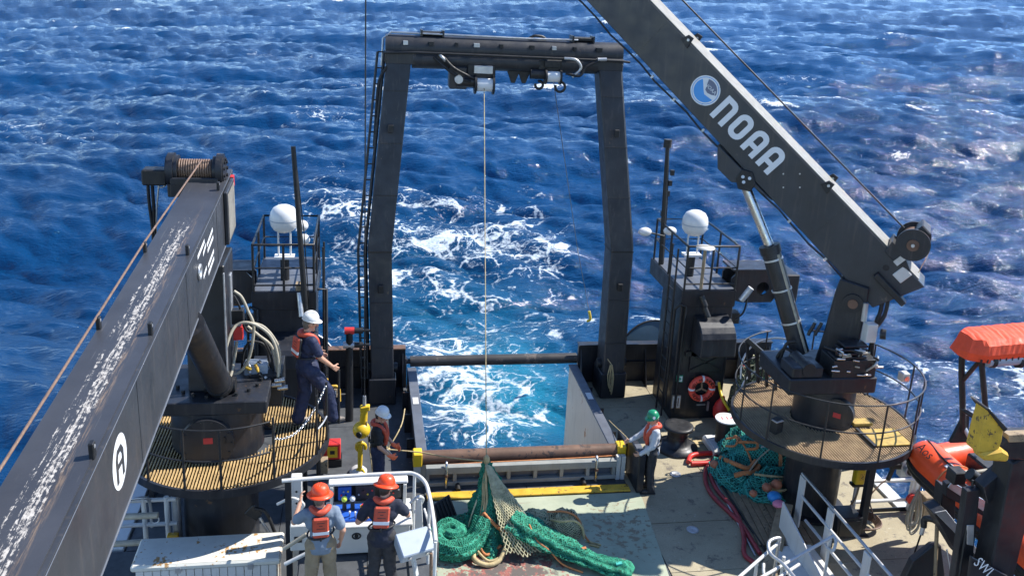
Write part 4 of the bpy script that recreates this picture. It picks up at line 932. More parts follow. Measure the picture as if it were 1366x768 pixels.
# left winch
WY = 15.0
def wy(px_, d=0): return atY(px_[0], px_[1], WY+d)
fl, fr = wy((232, 226)), wy((292, 228))
w_ = MB().cyl((fl.x-.1, WY, fl.z), (fl.x+.08, WY, fl.z), .24, n=28).build('winch_flange', M['black'], LC)
MB().cyl((fl.x+.08, WY, fl.z), (fr.x-.08, WY, fl.z), .155, n=28).build('winch_drum', M['cable'], w_)
stuff(MB().tube([p for i in range(24*14) for p in [Vector((fl.x+.09+(fr.x-fl.x-.18)*i/(24*14), WY+.165*math.cos(2*PI*i/24), fl.z+.165*math.sin(2*PI*i/24)))]], .016, 5).build('wound_wire', M['cable'], w_))
MB().cyl((fr.x-.08, WY, fl.z), (fr.x+.1, WY, fl.z), .23, n=28).build('winch_flange', M['black'], LC)
for k in range(9):
    a = 2*PI*k/9; MB().cyl((fr.x+.1, WY+.17*math.cos(a), fl.z+.17*math.sin(a)), (fr.x+.125, WY+.17*math.cos(a), fl.z+.17*math.sin(a)), .03, n=8).build('flange_bolt', M['black2'], LC)
MB().box(fl.x-.08, fr.x+.08, WY-.2, WY+.2, fl.z-.42, fl.z-.17).build('winch_cradle', M['black'], LC, 0.015)
for x in (fl.x, fr.x): MB().prism([(WY-.3, 5.86), (WY+.2, 5.86), (WY+.2, fl.z-.2), (WY-.15, fl.z-.2)], (x-.07, 0, 0), (0, 1, 0), (0, 0, 1), (1, 0, 0), .14).build('winch_leg', M['black'], LC, 0.01)
mo = wy((210, 234))
q = MB().box(mo.x-.22, fl.x-.1, WY-.14, WY+.14, mo.z-.14, mo.z+.12).build('winch_motor', M['black2'], LC, 0.02)
for k, pts in enumerate((((197, 240), (199, 270), (203, 300), (205, 325)), ((203, 246), (205, 275), (206, 300), (208, 322)), ((212, 246), (209, 280), (208, 318)), ((222, 246), (216, 250), (210, 248)))):
    MB().tube(smooth_path([wy(p) for p in pts]), .028 if k < 2 else .014, 8).build('hose', M['rubber'] if k < 2 else M['galv'], LC)
MB().obox(lb(-.55, -.02, .03), dl*.12, sl*.33, nl*.40).build('heel_block', M['black'], LC, 0.02)
MB().box(fl.x-.02, fr.x+.02, WY-.27, WY-.215, fl.z-.40, fl.z-.08).build('cradle_plate', M['black'], LC, .012)
for x in (fl.x-.03, fr.x+.03): MB().cyl((x-.05, WY, fl.z), (x+.05, WY, fl.z), .275, n=28).build('side_frame', M['black'], LC, .01)
wire = [wy((269, 214), -.16), lb(3.3, -.31, .60), lb(10.4, -.33, .62)]
MB().tube(wire, .014, 8).build('hoist_wire', M['cable'], LC)
# railing of the left platform: posts, rails, chain
PCX = -5.24
for a, h in ((-128, 1.0), (-105, 1.0), (-86, 1.0), (-58, 1.05), (-25, 1.05), (-8, 1.05), (15, 1.05)): post(LC, PCX, LY, 1.84, 1.6, a, h)
ring_rail(LC, PCX, LY, 1.84, 1.6, 1.0, -150, -60, .014, 24)
ring_rail(LC, PCX, LY, 1.84, 1.6, .5, -150, -60, .014, 24, 'black2', 'mid_rail')
ring_rail(LC, PCX, LY, 1.84, 1.6, .45, -25, -8, .016, 8, 'galv', 'mid_rail')
pa, pb_ = Vector((PCX+1.6*math.cos(rad(-58)), LY+1.6*math.sin(rad(-58)), 2.55)), Vector((PCX+1.6*math.cos(rad(-10)), LY+1.6*math.sin(rad(-10)), 2.86))
chain = MB(); n_ = 34
for i in range(n_):
    k = (i+.5)/n_; p = pa.lerp(pb_, k)+Vector((0, 0, -.30*4*k*(1-k))); k2 = k+.01; t_ = (pa.lerp(pb_, k2)+Vector((0, 0, -.30*4*k2*(1-k2)))-p).normalized()
    u_ = t_.cross(Vector((0, 0, 1))).normalized() if i % 2 else t_.cross(t_.cross(Vector((0, 0, 1)))).normalized()
    chain.tube([p+t_*.030*math.cos(2*PI*j/10)+u_*.015*math.sin(2*PI*j/10) for j in range(10)], .0065, 5, True)
chain.build('chain', M['steel'], LC)
for a in (20, 40): post(LC, PCX, LY, 0.0, 1.5, a, 1.75, .04, 'support_post')
MB().box(-4.20, -4.11, 11.95, 12.04, 0.003, 2.1).build('support_post', M['black'], LC)
MB().box(-3.83, -3.75, 12.55, 12.63, 0.003, 1.72).build('support_post', M['black'], LC)
# hydraulic equipment behind the mast
HY = 14.1
def hy(px_, d=0): return atY(px_[0], px_[1], HY+d)
pk = MB().box(hy((318, 0)).x, hy((366, 0)).x, HY-.2, HY+.6, 2.3, 2.86).build('pump_stand', M['black2'], LC, 0.01)
MB().obox(hy((342, 494)), (.19, 0, 0), (0, .12, 0), (0, 0, .16)).build('motor_cover', M['plastic_grey'], pk, 0.02)
MB().obox(hy((318, 443)), (.075, .01, 0), (0, .06, 0), (0, 0, .12)).build('red_box', M['red'], LC, 0.01)
MB().obox(hy((317, 421)), (.10, 0, 0), (0, .08, 0), (0, 0, .12)).build('black_box', M['black2'], LC, 0.01)
MB().obox(hy((307, 400)), (.03, 0, 0), (0, .08, 0), (0, 0, .45)).build('cable_tray', M['galv'], LC, 0.006)
for i in range(14):
    p = hy((rr.uniform(318, 372), rr.uniform(488, 512)), rr.uniform(-.25, .1)); 
    MB().cyl(p, p+Vector((rr.uniform(-.12, .12), rr.uniform(-.1, .1), rr.uniform(.02, .14))), rr.uniform(.02, .04), n=8).build('fitting', M[('black2', 'galv', 'yellow_worn', 'black2', 'rust')[i % 5]], LC)
for i, p in enumerate(((376, 512), (384, 516), (380, 506))):
    a_ = hy(p, -.3); MB().cyl(a_, a_+Vector((-.16, 0, -.02)), .04, n=10).build('end_fitting', M['steel'], LC)
HS = (((293, 527), (297, 490), (304, 455), (316, 433), (335, 431), (355, 442), (366, 458), (371, 480), (371, 502)), ((312, 388), (322, 396), (331, 415), (338, 432), (337, 455), (331, 480), (318, 497), (298, 497), (278, 492)),
      ((284, 529), (298, 515), (308, 500), (313, 475), (316, 455)), ((335, 430), (352, 436), (366, 452), (373, 470), (372, 500)), ((330, 435), (345, 447), (362, 462), (369, 490), (369, 505)),
      ((312, 394), (320, 410), (328, 440), (345, 446), (360, 470), (366, 500)), ((330, 455), (350, 458), (358, 475), (356, 492), (345, 497), (335, 490)), ((322, 500), (325, 470), (335, 455), (352, 462), (362, 490)))
for i, pts in enumerate(HS):
    MB().tube(smooth_path([hy(p, -.25+.05*i-(.5 if i in (0, 2) else 0)*max(0, 1-k/3)) for k, p in enumerate(pts)]), .025 if i < 5 else .020, 8).build('hydraulic_hose', M['hose'] if i < 5 else M['rubber'], LC)

# ================================================================ HOOK BLOCK AND WIRES
HK = atZ(482, 633, 0.0)
t = thing('hook_block', 'yellow crane hook ball hanging beside the worker in black shirt', 'crane hook', HK)
zc = lambda y: atY(482, y, HK.y).z
MB().ball((HK.x, HK.y, zc(573)), .165, 20, 14).build('ball', M['yellow'], t)
MB().cyl((HK.x-.04, HK.y-.15, zc(574)), (HK.x-.055, HK.y-.175, zc(574)), .06, n=18).build('ball_plate', M['black2'], t)
MB().cyl((HK.x+.03, HK.y, zc(566)), (HK.x+.05, HK.y, zc(544)), .075, .065).build('swivel', M['yellow'], t)
MB().obox((HK.x+.06, HK.y, zc(544)), (.09, 0, .01), (0, .06, 0), (0, 0, .05)).build('socket', M['yellow'], t, 0.015)
MB().cyl((HK.x+.05, HK.y, zc(540)), (HK.x+.05, HK.y, zc(528)), .035, .03).build('wire_clamp', M['galv'], t)
MB().tube(arc((HK.x-.01, HK.y, zc(596)), .085, -30, 250, 16, (1, 0, 0), (0, 0, 1)), [.035]*6+[.045]*5+[.03]*6, 8).build('hook', M['yellow'], t)
MB().cyl((HK.x-.02, HK.y, zc(592)), (HK.x-.03, HK.y, .06), .05, .042).build('tie_rod', M['yellow'], t)
MB().prism([(-.14, 0), (.14, 0), (.05, .14), (-.05, .14)], (HK.x-.03, HK.y-.03, .005), (1, 0, 0), (0, 0, 1), (0, 1, 0), .06).build('foot', M['yellow'], t, 0.01)
solo(MB().tube([(HK.x+.05, HK.y, zc(528)), (HK.x+.02, HK.y, 13.0)], .014, 6), 'hoist_wire', M['darkwire'], 'dark wire hanging from above down to the yellow hook ball', 'wire', (HK.x+.05, HK.y, zc(528)))
solo(MB().lathe((HK.x-.06, HK.y+.08, 0.002), (0, 0, 1), [(0, 0), (.17, 0), (.17, .05), (.1, .12), (0, .14)], 24), 'mooring_dome', M['white'], 'small white dome on the deck under the yellow hook', 'dome', (HK.x-.06, HK.y+.08, 0))
solo(MB().tube(smooth_path([(HK.x+.09, HK.y-.05, zc(560)), (HK.x+.14, HK.y-.1, .7), (HK.x+.22, HK.y-.1, .02)]), .012, 6), 'tag_line', M['rope'], 'pale tag line hanging down beside the yellow hook', 'rope', (HK.x+.2, HK.y, 0))
APEX = Vector((-.92, 13.9, 1.10))
solo(MB().tube([(-.50, BY-.44, 6.98), APEX], .009, 6), 'hauling_line', M['rope'], 'pale line running from the gantry winch down to the green net', 'rope', APEX)
wpt = atY(786, 415, 24.0)
solo(MB().tube([(1.03, BY-.40, 7.15), atY(757, 240, 21.6), atY(770, 330, 22.8), wpt], .009, 6), 'thin_wire', M['wire'], 'thin wire trailing from the right gantry block over the water', 'wire', (1.03, BY-.4, 7.15))
solo(MB().tube(smooth_path([wpt, wpt+Vector((.05, 0, -.25)), wpt+Vector((-.05, 0, -.32))]), .04, 8), 'wire_marker', M['yellow'], 'small yellow tag at the end of the thin wire over the foam', 'tag', wpt)
bw0 = onplane(1206, 304, .1); bw1 = onplane(905, -5, .1)
solo(MB().tube([bw0, bw0+(bw1-bw0)*2.2], .016, 6), 'boom_wire', M['darkwire'], 'dark wire running up behind the raised boom to its winch', 'wire', bw0)
solo(MB().tube([atY(1240, 335, 13.4), atY(1222, 370, 13.4), atY(1200, 400, 13.5)], .006, 5), 'loose_line', M['rope'], 'thin loose line hanging from the raised boom winch', 'rope', atY(1240, 335, 13.4))

# ================================================================ VENT TOWERS WITH RADOMES
def tower(label, sx, x0, x1, y0, cowl_px, radome, mast_pts):
    X0, X1 = x0, x1; zt = 3.05
    t = thing('vent_tower', label, 'tower', ((x0+x1)/2, y0+.6, 0))
    MB().box(X0, X1, y0, y0+1.25, 0.002, zt).build('housing', M['black'], t, 0.02)
    MB().box(X0-.02, X1+.02, y0-.02, y0+2.2, zt-.38, zt).build('top_platform', M['black'], t, 0.01)
    MB().box(X0+.02, X1-.02, y0+.02, y0+2.15, zt+.003, zt+.015).build('platform_plate', M['capgrey'], t)
    # railing with sloping corner supports
    zr = zt+.98
    pts = [(X0+.02, y0), (X0+.02, y0+2.1), (X1-.02, y0+2.1), (X1-.02, y0)]
    top = [Vector((x+(-.0), y, zr)) for x, y in pts]; mid = [Vector((x, y, zt+.5)) for x, y in pts]
    MB().tube(top+[top[0]], .025, 8).build('hand_rail', M['black2'], t); MB().tube(mid+[mid[0]], .016, 8).build('mid_rail', M['black2'], t)
    low = [Vector((x, y, zt+.14)) for x, y in pts]; MB().tube([low[0], low[3]], .02, 8).build('toe_rail', M['black2'], t)
    for x, y in pts+[(X0+.02, y0+1.05), (X1-.02, y0+1.05), ((X0+X1)/2, y0)]: MB().cyl((x, y, zt), (x, y, zr), .025, n=8).build('railing_post', M['black2'], t)
    c = Vector(radome)
    d = MB().lathe((c.x, c.y, c.z-.28), (0, 0, 1), [(.001, 0), (.12, .01), (.21, .06), (.265, .15), (.285, .26), (.285, .32), (.265, .42), (.21, .51), (.12, .56), (.001, .575)], 36).build('radome', M['gloss_white'], t)
    MB().lathe((c.x, c.y, c.z-.02), (0, 0, 1), [(.287, 0), (.289, .01), (.287, .02)], 36).build('seam', M['plastic_grey'], d)
    for dx in (-.12, .12): MB().cyl((c.x+dx, c.y, zt+.5), (c.x+dx, c.y, c.z-.24), .02, n=8).build('radome_leg', M['gloss_white'], d)
    MB().cyl((c.x, c.y, zt), (c.x, c.y, zt+.5), .09).build('radome_pedestal', M['black2'], t)
    MB().box(c.x-.2, c.x+.2, c.y-.12, c.y+.12, zt+.48, zt+.53).build('radome_bracket', M['gloss_white'], t)
    # mast
    a, b_ = mast_pts; a, b_ = Vector(a), Vector(b_)
    m_ = MB().cyl(a, b_, .06, .045, n=12).build('mast', M['black2'], t)
    MB().tube([a+Vector((.07, .03, 0)), a.lerp(b_, .5)+Vector((.08, .03, 0)), b_+Vector((.05, 0, -.3))], .012, 6).build('mast_cable', M['black2'], m_)
    # cowl: a hood with a rounded front
    cx0, cx1, cz0, cz1 = cowl_px
    prof = [(0, cz0)]+[(-.62*math.sin(rad(a_)), cz0+(cz1-cz0)*(.45+.55*math.cos(rad(a_))) if a_ < 90 else cz0+.1) for a_ in (90, 75, 60, 45, 30, 15, 0)]
    cw = MB().prism([(y, z) for y, z in prof], (cx0, y0-.003, 0), (0, 1, 0), (0, 0, 1), (1, 0, 0), cx1-cx0).build('vent_cowl', M['black'], t, 0.02)
    MB().box(cx0-.1, cx1+.02, y0-.05, y0-.003, cz0-.12, cz0-.02).build('cowl_frame', M['black'], t)
    # block beam carrying the trawl door sheave
    o = 1 if sx > 0 else -1; xa = X1 if sx > 0 else X0
    n_ = 20; R_ = .15; hc = (xa+o*.75, 2.98)
    xs = sorted([xa+o*.003, xa+o*1.05])
    outer = [(xs[0], 2.62), (xs[1], 2.78), (xs[1], 3.32), (xs[0], 3.48)]
    bm2 = MB(); hole = [(hc[0]+R_*math.cos(2*PI*i/n_), hc[1]+R_*math.sin(2*PI*i/n_)) for i in range(n_)]
    def ring(y): return [Vector((x, y, z)) for x, z in hole]
    big = []
    for i in range(n_):
        a_ = 2*PI*i/n_; dx, dz = math.cos(a_), math.sin(a_); k = 9
        for (lim, comp) in (((xs[1] if dx > 0 else xs[0])-hc[0], dx),):
            if abs(comp) > 1e-6: k = min(k, lim/comp)
        zl = (3.40 if dz > 0 else 2.66)-hc[1]
        if abs(dz) > 1e-6: k = min(k, zl/dz)
        big.append((hc[0]+dx*k, hc[1]+dz*k))
    for y in (y0+.25, y0+.75):
        bm2 = MB(); A = ring(y); B_ = [Vector((x, y, z)) for x, z in big]; A2 = [p+Vector((0, .05, 0)) for p in A]; B2 = [p+Vector((0, .05, 0)) for p in B_]
        for i in range(n_):
            j = (i+1) % n_; bm2.add([A[i], A[j], B_[j], B_[i], A2[i], A2[j], B2[j], B2[i]], [(0, 1, 2, 3), (7, 6, 5, 4), (0, 4, 5, 1), (2, 6, 7, 3)])
        bb = bm2.build('gallows_plate', M['black'], t)
    MB().box(xs[0], xs[1], y0+.20, y0+.84, 3.40, 3.44).build('beam_top_plate', M['black'], bb)
    xe = xa+o*1.06
    MB().box(min(xe, xe+o*.42), max(xe, xe+o*.42), y0+.05, y0+.95, 2.72, 3.36).build('end_block', M['black'], t, 0.02)
    for z in (2.2, 1.5):
        MB().box(min(xa, xa+o*.25), max(xa, xa+o*.25), y0+.15, y0+.4, z, z+.25).build('pipe_bracket', M['black2'], t, 0.01)
    # ladder and pipes on the inner side
    xi = X0-.16 if sx > 0 else X1+.16
    for dy in (0, .36): MB().cyl((xi, y0+.1+dy, .05), (xi, y0+.1+dy, zt+.9), .022, n=8).build('ladder_rail', M['black2'], t)
    for i in range(11): MB().cyl((xi, y0+.1, .3+.27*i), (xi, y0+.46, .3+.27*i), .014, n=6).build('rung', M['black2'], t)
    MB().tube([(X0+.08, y0-.05, .2), (X0+.08, y0-.05, 2.7), (X0-.05, y0-.05, 2.75), (X0-.12, y0+.05, 2.6), (X0-.12, y0+.05, .3)], .03, 8).build('pipe', M['black2'], t)
    return t
RTW = tower('black vent tower at right with life ring on its front and radome on top', 1, 3.66, 4.84, 17.2, (3.96, 4.74, 1.66, 2.50), (4.12, 18.1, 4.28), ((3.72, 18.9, 3.05), (3.60, 18.9, 5.9)))
LTW = tower('black vent tower at left behind the man in navy, radome on top', -1, -5.23, -4.02, 17.3, (-4.85, -3.98, 1.55, 2.2), (-4.66, 18.0, 4.36), ((-4.20, 17.22, 2.6), (-4.40, 17.28, 6.0)))
# fittings of the right tower
t = RTW
for p, q_ in (((4.0, 17.14, 1.1+.45), (4.72, 17.14, 1.1+.1)), ((4.0, 17.14, 1.1+.12), (4.72, 17.14, 1.1+.45))): MB().beam(p, q_, .03, .03).build('door_brace', M['black2'], t)
MB().box(3.98, 4.74, 17.15, 17.197, 1.16, 1.64).build('hatch_door', M['black'], t, 0.008)
z_ = lambda y: atY(910, y, 17.18).z
MB().box(3.72, 3.86, 17.17, 17.196, .80+.12, .80+.27).build('sign_board', M['lightgreen'], t); MB().box(3.735, 3.845, 17.165, 17.1695, .935, 1.055).build('sign_face', M['decal'], t)
MB().cyl((3.79, 17.16, .995), (3.79, 17.164, .995), .035).build('sign_dot', M['lightgreen'], t)
q = MB().box(3.66, 3.87, 17.165, 17.196, .28, .60).build('notice_board', M['wood'], t); MB().box(3.675, 3.855, 17.16, 17.1645, .30, .585).build('notice_sheet', M['consolewhite'], q)
for x in (3.735, 3.80): MB().box(x, x+.02, 17.156, 17.1595, .34, .54).build('notice_mark', M['rust'], q)
MB().box(4.63, 4.70, 17.15, 17.196, .82, .92).build('switch_box', M['galv'], t)
MB().box(4.25, 4.45, 17.16, 17.196, .34, .37).build('handle', M['galv'], t); MB().box(4.50, 4.54, 17.16, 17.196, .20, .42).build('latch', M['galv'], t)
MB().box(4.4, 4.52, 17.10, 17.14, 1.655, 1.665).build('tag_plate', M['white'], t)
lp = Vector((4.05, 17.1, 3.05))
q = MB().cyl((4.02, 17.12, 3.1), (4.02, 17.12, 4.02), .035, n=10).build('lamp_pole', M['wood'], t)
MB().lathe((4.02, 17.12, 4.02), (0, 0, 1), [(.001, .02), (.2, .02), (.2, 0), (.03, -.03)], 24).build('lamp_shade', M['consolewhite'], q)
for p in ((4.05, 17.1, 2.95), (4.12, 17.05, 2.72)):
    MB().cyl(p, (p[0]+.08, p[1]-.08, p[2]-.2), .06, n=12).build('floodlight', M['black2'], t)
MB().cyl((4.95, 17.1, 2.85), (5.12, 17.05, 3.15), .07, n=14).build('floodlight', M['galv'], t)
MB().tube(smooth_path([(5.1, 17.1, 3.1), (5.05, 17.1, 2.6), (4.9, 17.15, 2.4)]), .02, 6).build('cable', M['rubber'], t)
for i in range(5): MB().box(3.62+.03*i, 3.70+.03*i, 18.88, 18.98, 4.2+.24*i, 4.32+.24*i).build('mast_fitting', M['black2'], t)
MB().cyl((3.60, 18.9, 5.8), (3.60, 18.9, 5.98), .09, n=14).build('mast_head', M['black2'], t)
for x, z in ((3.2, 3.9), (3.75, 3.95)): MB().ball((x, 18.7 if x < 3.5 else 18.6, z), .11, 16, 10, (1.4, 1, .9)).build('small_antenna', M['gloss_white'], t)
MB().cyl((3.2, 18.75, 3.9), (3.72, 18.85, 3.75), .02, n=8).build('antenna_arm', M['black2'], t)
t = LTW
for x, z in ((-4.33, 4.05), (-4.30, 3.75)): MB().ball((x, 18.4, z+.05), .13, 16, 10, (1.0, 1, .9)).build('small_antenna', M['gloss_white'], t)
MB().cyl((-4.33, 17.26, 3.05), (-4.28, 17.1, 2.6), .05, n=12).build('floodlight', M['galv'], t)
MB().box(-4.4, -4.25, 17.3, 17.5, 3.07, 3.2).build('pedestal_box', M['wood'], t)
MB().tube([(-3.98, 17.3, 3.1), (-3.80, 17.3, 3.1), (-3.80, 17.3, 1.0)], .03, 8).build('side_pipe', M['black2'], t)
# life ring
lc_ = Vector(atY(936, 518, 17.10))
t = thing('life_ring', 'red and white lettered life ring hanging on the dark tower', 'life ring', lc_)
MB().tube(arc(lc_, .235, 0, 360, 48, (1, 0, 0), (0, 0, 1))[:-1], .072, 14, True).build('ring', M['ringred'], t)
for a in (0, 90, 180, 270):
    MB().tube(arc(lc_, .235, a-5, a+5, 6, (1, 0, 0), (0, 0, 1)), .0765, 14).build('white_band', M['reflective'], t)
def arc_text(txt, a0, a1, flip, par):
    for i, ch in enumerate(txt):
        if ch == ' ': continue
        a = rad(a0+(a1-a0)*(i+.5)/len(txt)); r_ = Vector((math.cos(a), 0, math.sin(a))); up = r_ if not flip else -r_
        right = Vector((0, -1, 0)).cross(up)*-1; right = up.cross(Vector((0, -1, 0)))
        text_mesh(ch, .11, lc_+r_*.235+Vector((0, -.078, 0)), right, up, (0, -1, 0), .001).build('ring_letter', M['rubber'], par)
arc_text('BELL M', 166, 102, False, t); arc_text('SHIMADA', 79, 12, False, t); arc_text('NOAA', 205, 258, True, t); arc_text('SHIP', 284, 340, True, t)
for a in (90, 210, 330): MB().cyl(lc_+Vector((0, .0, 0)), lc_+Vector((math.cos(rad(a))*.2, .04, math.sin(rad(a))*.2)), .022, n=8).build('rack_arm', M['wood'], t)

# ================================================================ DECK GEAR ON THE RIGHT
bc = atZ(902, 597, 0)
t = thing('bollard', 'black flanged mooring bollard on the deck in front of the tower', 'bollard', bc)
MB().lathe(bc, (0, 0, 1), [(.44, .003), (.44, .06), (.30, .10), (.22, .14), (.20, .34), (.24, .44)], 36).build('body', M['black'], t)
MB().lathe(bc, (0, 0, 1), [(.24, .44), (.31, .47), (.31, .52), (.27, .54), (.20, .53), (.01, .53)], 36).build('rim', M['black2'], t)
for z in (.18, .24, .30): MB().lathe(bc+Vector((0, 0, z)), (0, 0, 1), [(.20, 0), (.215, .012), (.20, .024)], 30).build('band', M['black2'], t)
for i, (u, v) in enumerate(((928, 590), (938, 583), (930, 602))):
    p = atZ(u, v, .004); solo(MB().obox(p+Vector((0, 0, .006)), (.16, .03, 0), (-.03, .07, 0), (0, 0, .005)), 'paper_scrap', M['wood'] if i == 1 else M['rope'],
        ('tan scrap of board lying just right of the black bollard', 'smaller tan scrap nearest the tower foot', 'pale scrap of board in front of the black bollard')[i], 'scrap', p)
pc = atZ(968, 598, 0)
t = thing('white_tray', 'white plastic tray on the deck under the spool', 'tray', pc)
MB().box(pc.x-.42, pc.x+.52, pc.y-.34, pc.y+.32, 0.003, 0.16).build('base', M['consolewhite'], t, 0.03)
MB().box(pc.x-.38, pc.x+.48, pc.y-.30, pc.y+.28, 0.163, 0.18).build('lid', M['gloss_white'], t, 0.01)
MB().box(pc.x-.1, pc.x+.4, pc.y-.352, pc.y-.342, 0.03, 0.14).build('pink_panel', M['pink'], t)
sp = Vector((pc.x-.05, pc.y, .183))
t = thing('cable_spool', 'black spool with white top standing on the white tray', 'spool', sp)
MB().cyl(sp, sp+Vector((0, 0, .50)), .205, n=32).build('body', M['black2'], t)
top = MB().cyl(sp+Vector((0, 0, .50)), sp+Vector((0, 0, .525)), .245, n=36).build('top_disc', M['gloss_white'], t)
text_mesh('114', .17, sp+Vector((0, 0, .527)), (1, 0, 0), (0, 1, 0), (0, 0, 1), .001, sx=1.3).build('number', M['red'], top)
ot_ = MB().tube(smooth_path([atZ(918, 616, .06), atZ(923, 607, .06), atZ(945, 604, .07), atZ(972, 606, .06), atZ(972, 614, .05), atZ(945, 617, .05), atZ(922, 618, .06)]), .05, 8)
solo(ot_, 'red_hose', M['red'], 'short fat red hose loop beside the white tray', 'hose', atZ(940, 612, 0))
# long red hoses and dark rod beside the planks
for i, pts in enumerate((((972, 592), (958, 605), (944, 622), (941, 640), (950, 660), (972, 682), (990, 700), (1004, 722), (1014, 738)), ((955, 612), (948, 632), (958, 655), (980, 680), (992, 712), (993, 738), (1006, 750)))):
    solo(MB().tube(smooth_path([atZ(*p, .045) for p in pts]), .042, 8), 'deck_hose', M['redhose'], ('dark red hose curving along the deck, outermost of two', 'dark red hose snaking along the deck, nearer the net pile')[i], 'hose', atZ(960, 660, 0))
solo(MB().cyl(atZ(947, 628, .03), atZ(1008, 741, .03), .018, n=8), 'steel_rod', M['galv'], 'grey steel rod lying beside the dark red hoses', 'rod', atZ(975, 685, 0))
solo(MB().cyl(atZ(958, 640, .03), atZ(1022, 735, .03), .022, n=8), 'black_rod', M['black2'], 'black rod lying between the red hoses and the planks', 'rod', atZ(990, 690, 0))
t = thing('plank_stack', 'weathered wooden planks lying under the green net pile', 'planks', atZ(1000, 680, 0))
pa, pb_ = atZ(975, 655, 0), atZ(1015, 735, 0); dv = (pb_-pa).normalized(); sv = Vector((-dv.y, dv.x, 0)); sv = sv if sv.x > 0 else -sv
for i in range(9):
    c = pa+sv*(.06+.125*i)+dv*(.75+random.uniform(-.06, .06)); MB().obox(c+Vector((0, 0, .024+random.uniform(-.004, .004))), dv*.95, sv*.055, (0, 0, .02)).build('plank', M['wood'], t, 0.004)
q_ = atZ(1030, 740, 0)
t = thing('timber_prop', 'weathered timber board leaning against the right crane pedestal', 'board', q_)
MB().beam(atZ(1025, 768, 0.05), atY(1048, 672, 13.25), .05, .26, (1, 0, .2)).build('board', M['wood'], t, 0.006); MB().beam(atZ(1033, 772, .05), atY(1053, 690, 13.2), .03, .12, (1, 0, .2)).build('batten', M['wood'], t, 0.004)

# ================================================================ NETS
def noise2(x, y, s=0): return math.sin(x*1.7+s)*math.cos(y*2.3+s*1.3)+.5*math.sin(x*4.1+y*3.3+s*2.1)+.25*math.sin(x*9.7-y*7.1+s)
def net_surface(P, nu, nv, mb):        # grid surface from P(u, v)
    vs = [P(i/nu, j/nv) for i in range(nu+1) for j in range(nv+1)]
    mb.add(vs, [(i*(nv+1)+j, (i+1)*(nv+1)+j, (i+1)*(nv+1)+j+1, i*(nv+1)+j+1) for i in range(nu) for j in range(nv)], True)
def net_lattice(P, nu, nv, r, mb, lift=.012):       # diamond mesh strands over the same surface
    for s_ in (1, -1):
        for k in range(-nv, nu+nv) if False else range(nu+nv):
            pts = []
            for j in range(nv+1):
                i = k-j if s_ > 0 else k-nv+j
                if 0 <= i <= nu: pts.append(P(i/nu, j/nv, lift))
            if len(pts) > 1: mb.tube(pts, r, 3, caps=False)
def tube_surface(path, radii, lobes, amp, seed, flat=1.0):
    sp_ = smooth_path(path, 8); n_ = len(sp_)-1
    rr_ = [radii[min(int(i/8), len(radii)-1)]*(1-(i/8-int(i/8)))+radii[min(int(i/8)+1, len(radii)-1)]*(i/8-int(i/8)) for i in range(n_+1)]
    def P(u, v, lift=0.0):
        k = u*n_; i = min(int(k), n_-1); f = k-i; p = sp_[i].lerp(sp_[i+1], f); r = rr_[i]*(1-f)+rr_[i+1]*f
        t_ = (sp_[i+1]-sp_[i]).normalized(); x = t_.cross(Vector((0, 0, 1))); x = x.normalized() if x.length > .05 else Vector((1, 0, 0)); y = x.cross(t_).normalized()
        a = 2*PI*v; R_ = r*(1+amp*math.sin(lobes*a+seed+u*3)+amp*.7*noise2(u*14, a*1.5, seed))+lift
        q = p+x*R_*math.cos(a)+y*R_*math.sin(a)*flat; q.z = max(q.z, .012); return q
    return P
GN = thing('fishing_net', 'heap of green trawl net hoisted by a line beside the ramp gate', 'fishing net', (-.9, 13.2, 0))
def coneP(u, v, lift=0.0):       # u down from the apex, v round; heavy folds that open towards the deck
    a = 2*PI*v; base = Vector((-.78+.1*math.cos(a), 13.25, 0)); k = u**1.25
    R_ = .045+k*(.44+.13*math.sin(3*a+1.1)+.10*math.sin(7*a+2*u)+.07*math.sin(12*a+4*u)+.03*math.sin(21*a-6*u))+.03*noise2(u*9, a*2, 2)+lift
    c = APEX.lerp(Vector((-.78, 13.32, 0.02)), u); z = 1.10*(1-u)+.05*math.sin(9*u+a)*u
    return Vector((c.x+R_*math.cos(a)*1.12, c.y+R_*math.sin(a)*.9, max(.015, z)))
m = MB(); net_surface(coneP, 44, 150, m); body = m.build('hoisted_bunt', M['netfill'], GN)
m = MB(); net_lattice(coneP, 34, 44, .0075, m, .008); stuff(m.build('mesh_strands', M['twine'], GN))
def panelP(u, v, lift=0.0):
    a = -PI/2+(v-.5)*1.1+.25; R_ = .06+u**1.15*(.60+.06*math.sin(12*a))+.03+lift; c = APEX.lerp(Vector((-.60, 13.2, .12)), u)
    return Vector((c.x+R_*math.cos(a)*1.05+.10*u, c.y+R_*math.sin(a)*.9, 1.08*(1-u)+.16*u+.03*math.sin(8*u+3*a)))
m = MB(); net_lattice(panelP, 15, 12, .012, m, .02); stuff(m.build('pale_mesh_panel', M['twine2'], GN))
tail = tube_surface([(-.55, 13.15, .45), (-.25, 12.95, .34), (.12, 12.75, .22), (.5, 12.45, .17), (.85, 12.22, .14), (1.15, 12.1, .12), (1.28, 12.02, .09)], [.24, .27, .22, .17, .15, .20, .10], 7, .19, 1.0, .55)
m = MB(); net_surface(tail, 90, 80, m); m.build('cod_end', M['netfill'], GN)
m = MB(); net_lattice(tail, 60, 22, .0065, m, .006); stuff(m.build('cod_end_strands', M['twine'], GN))
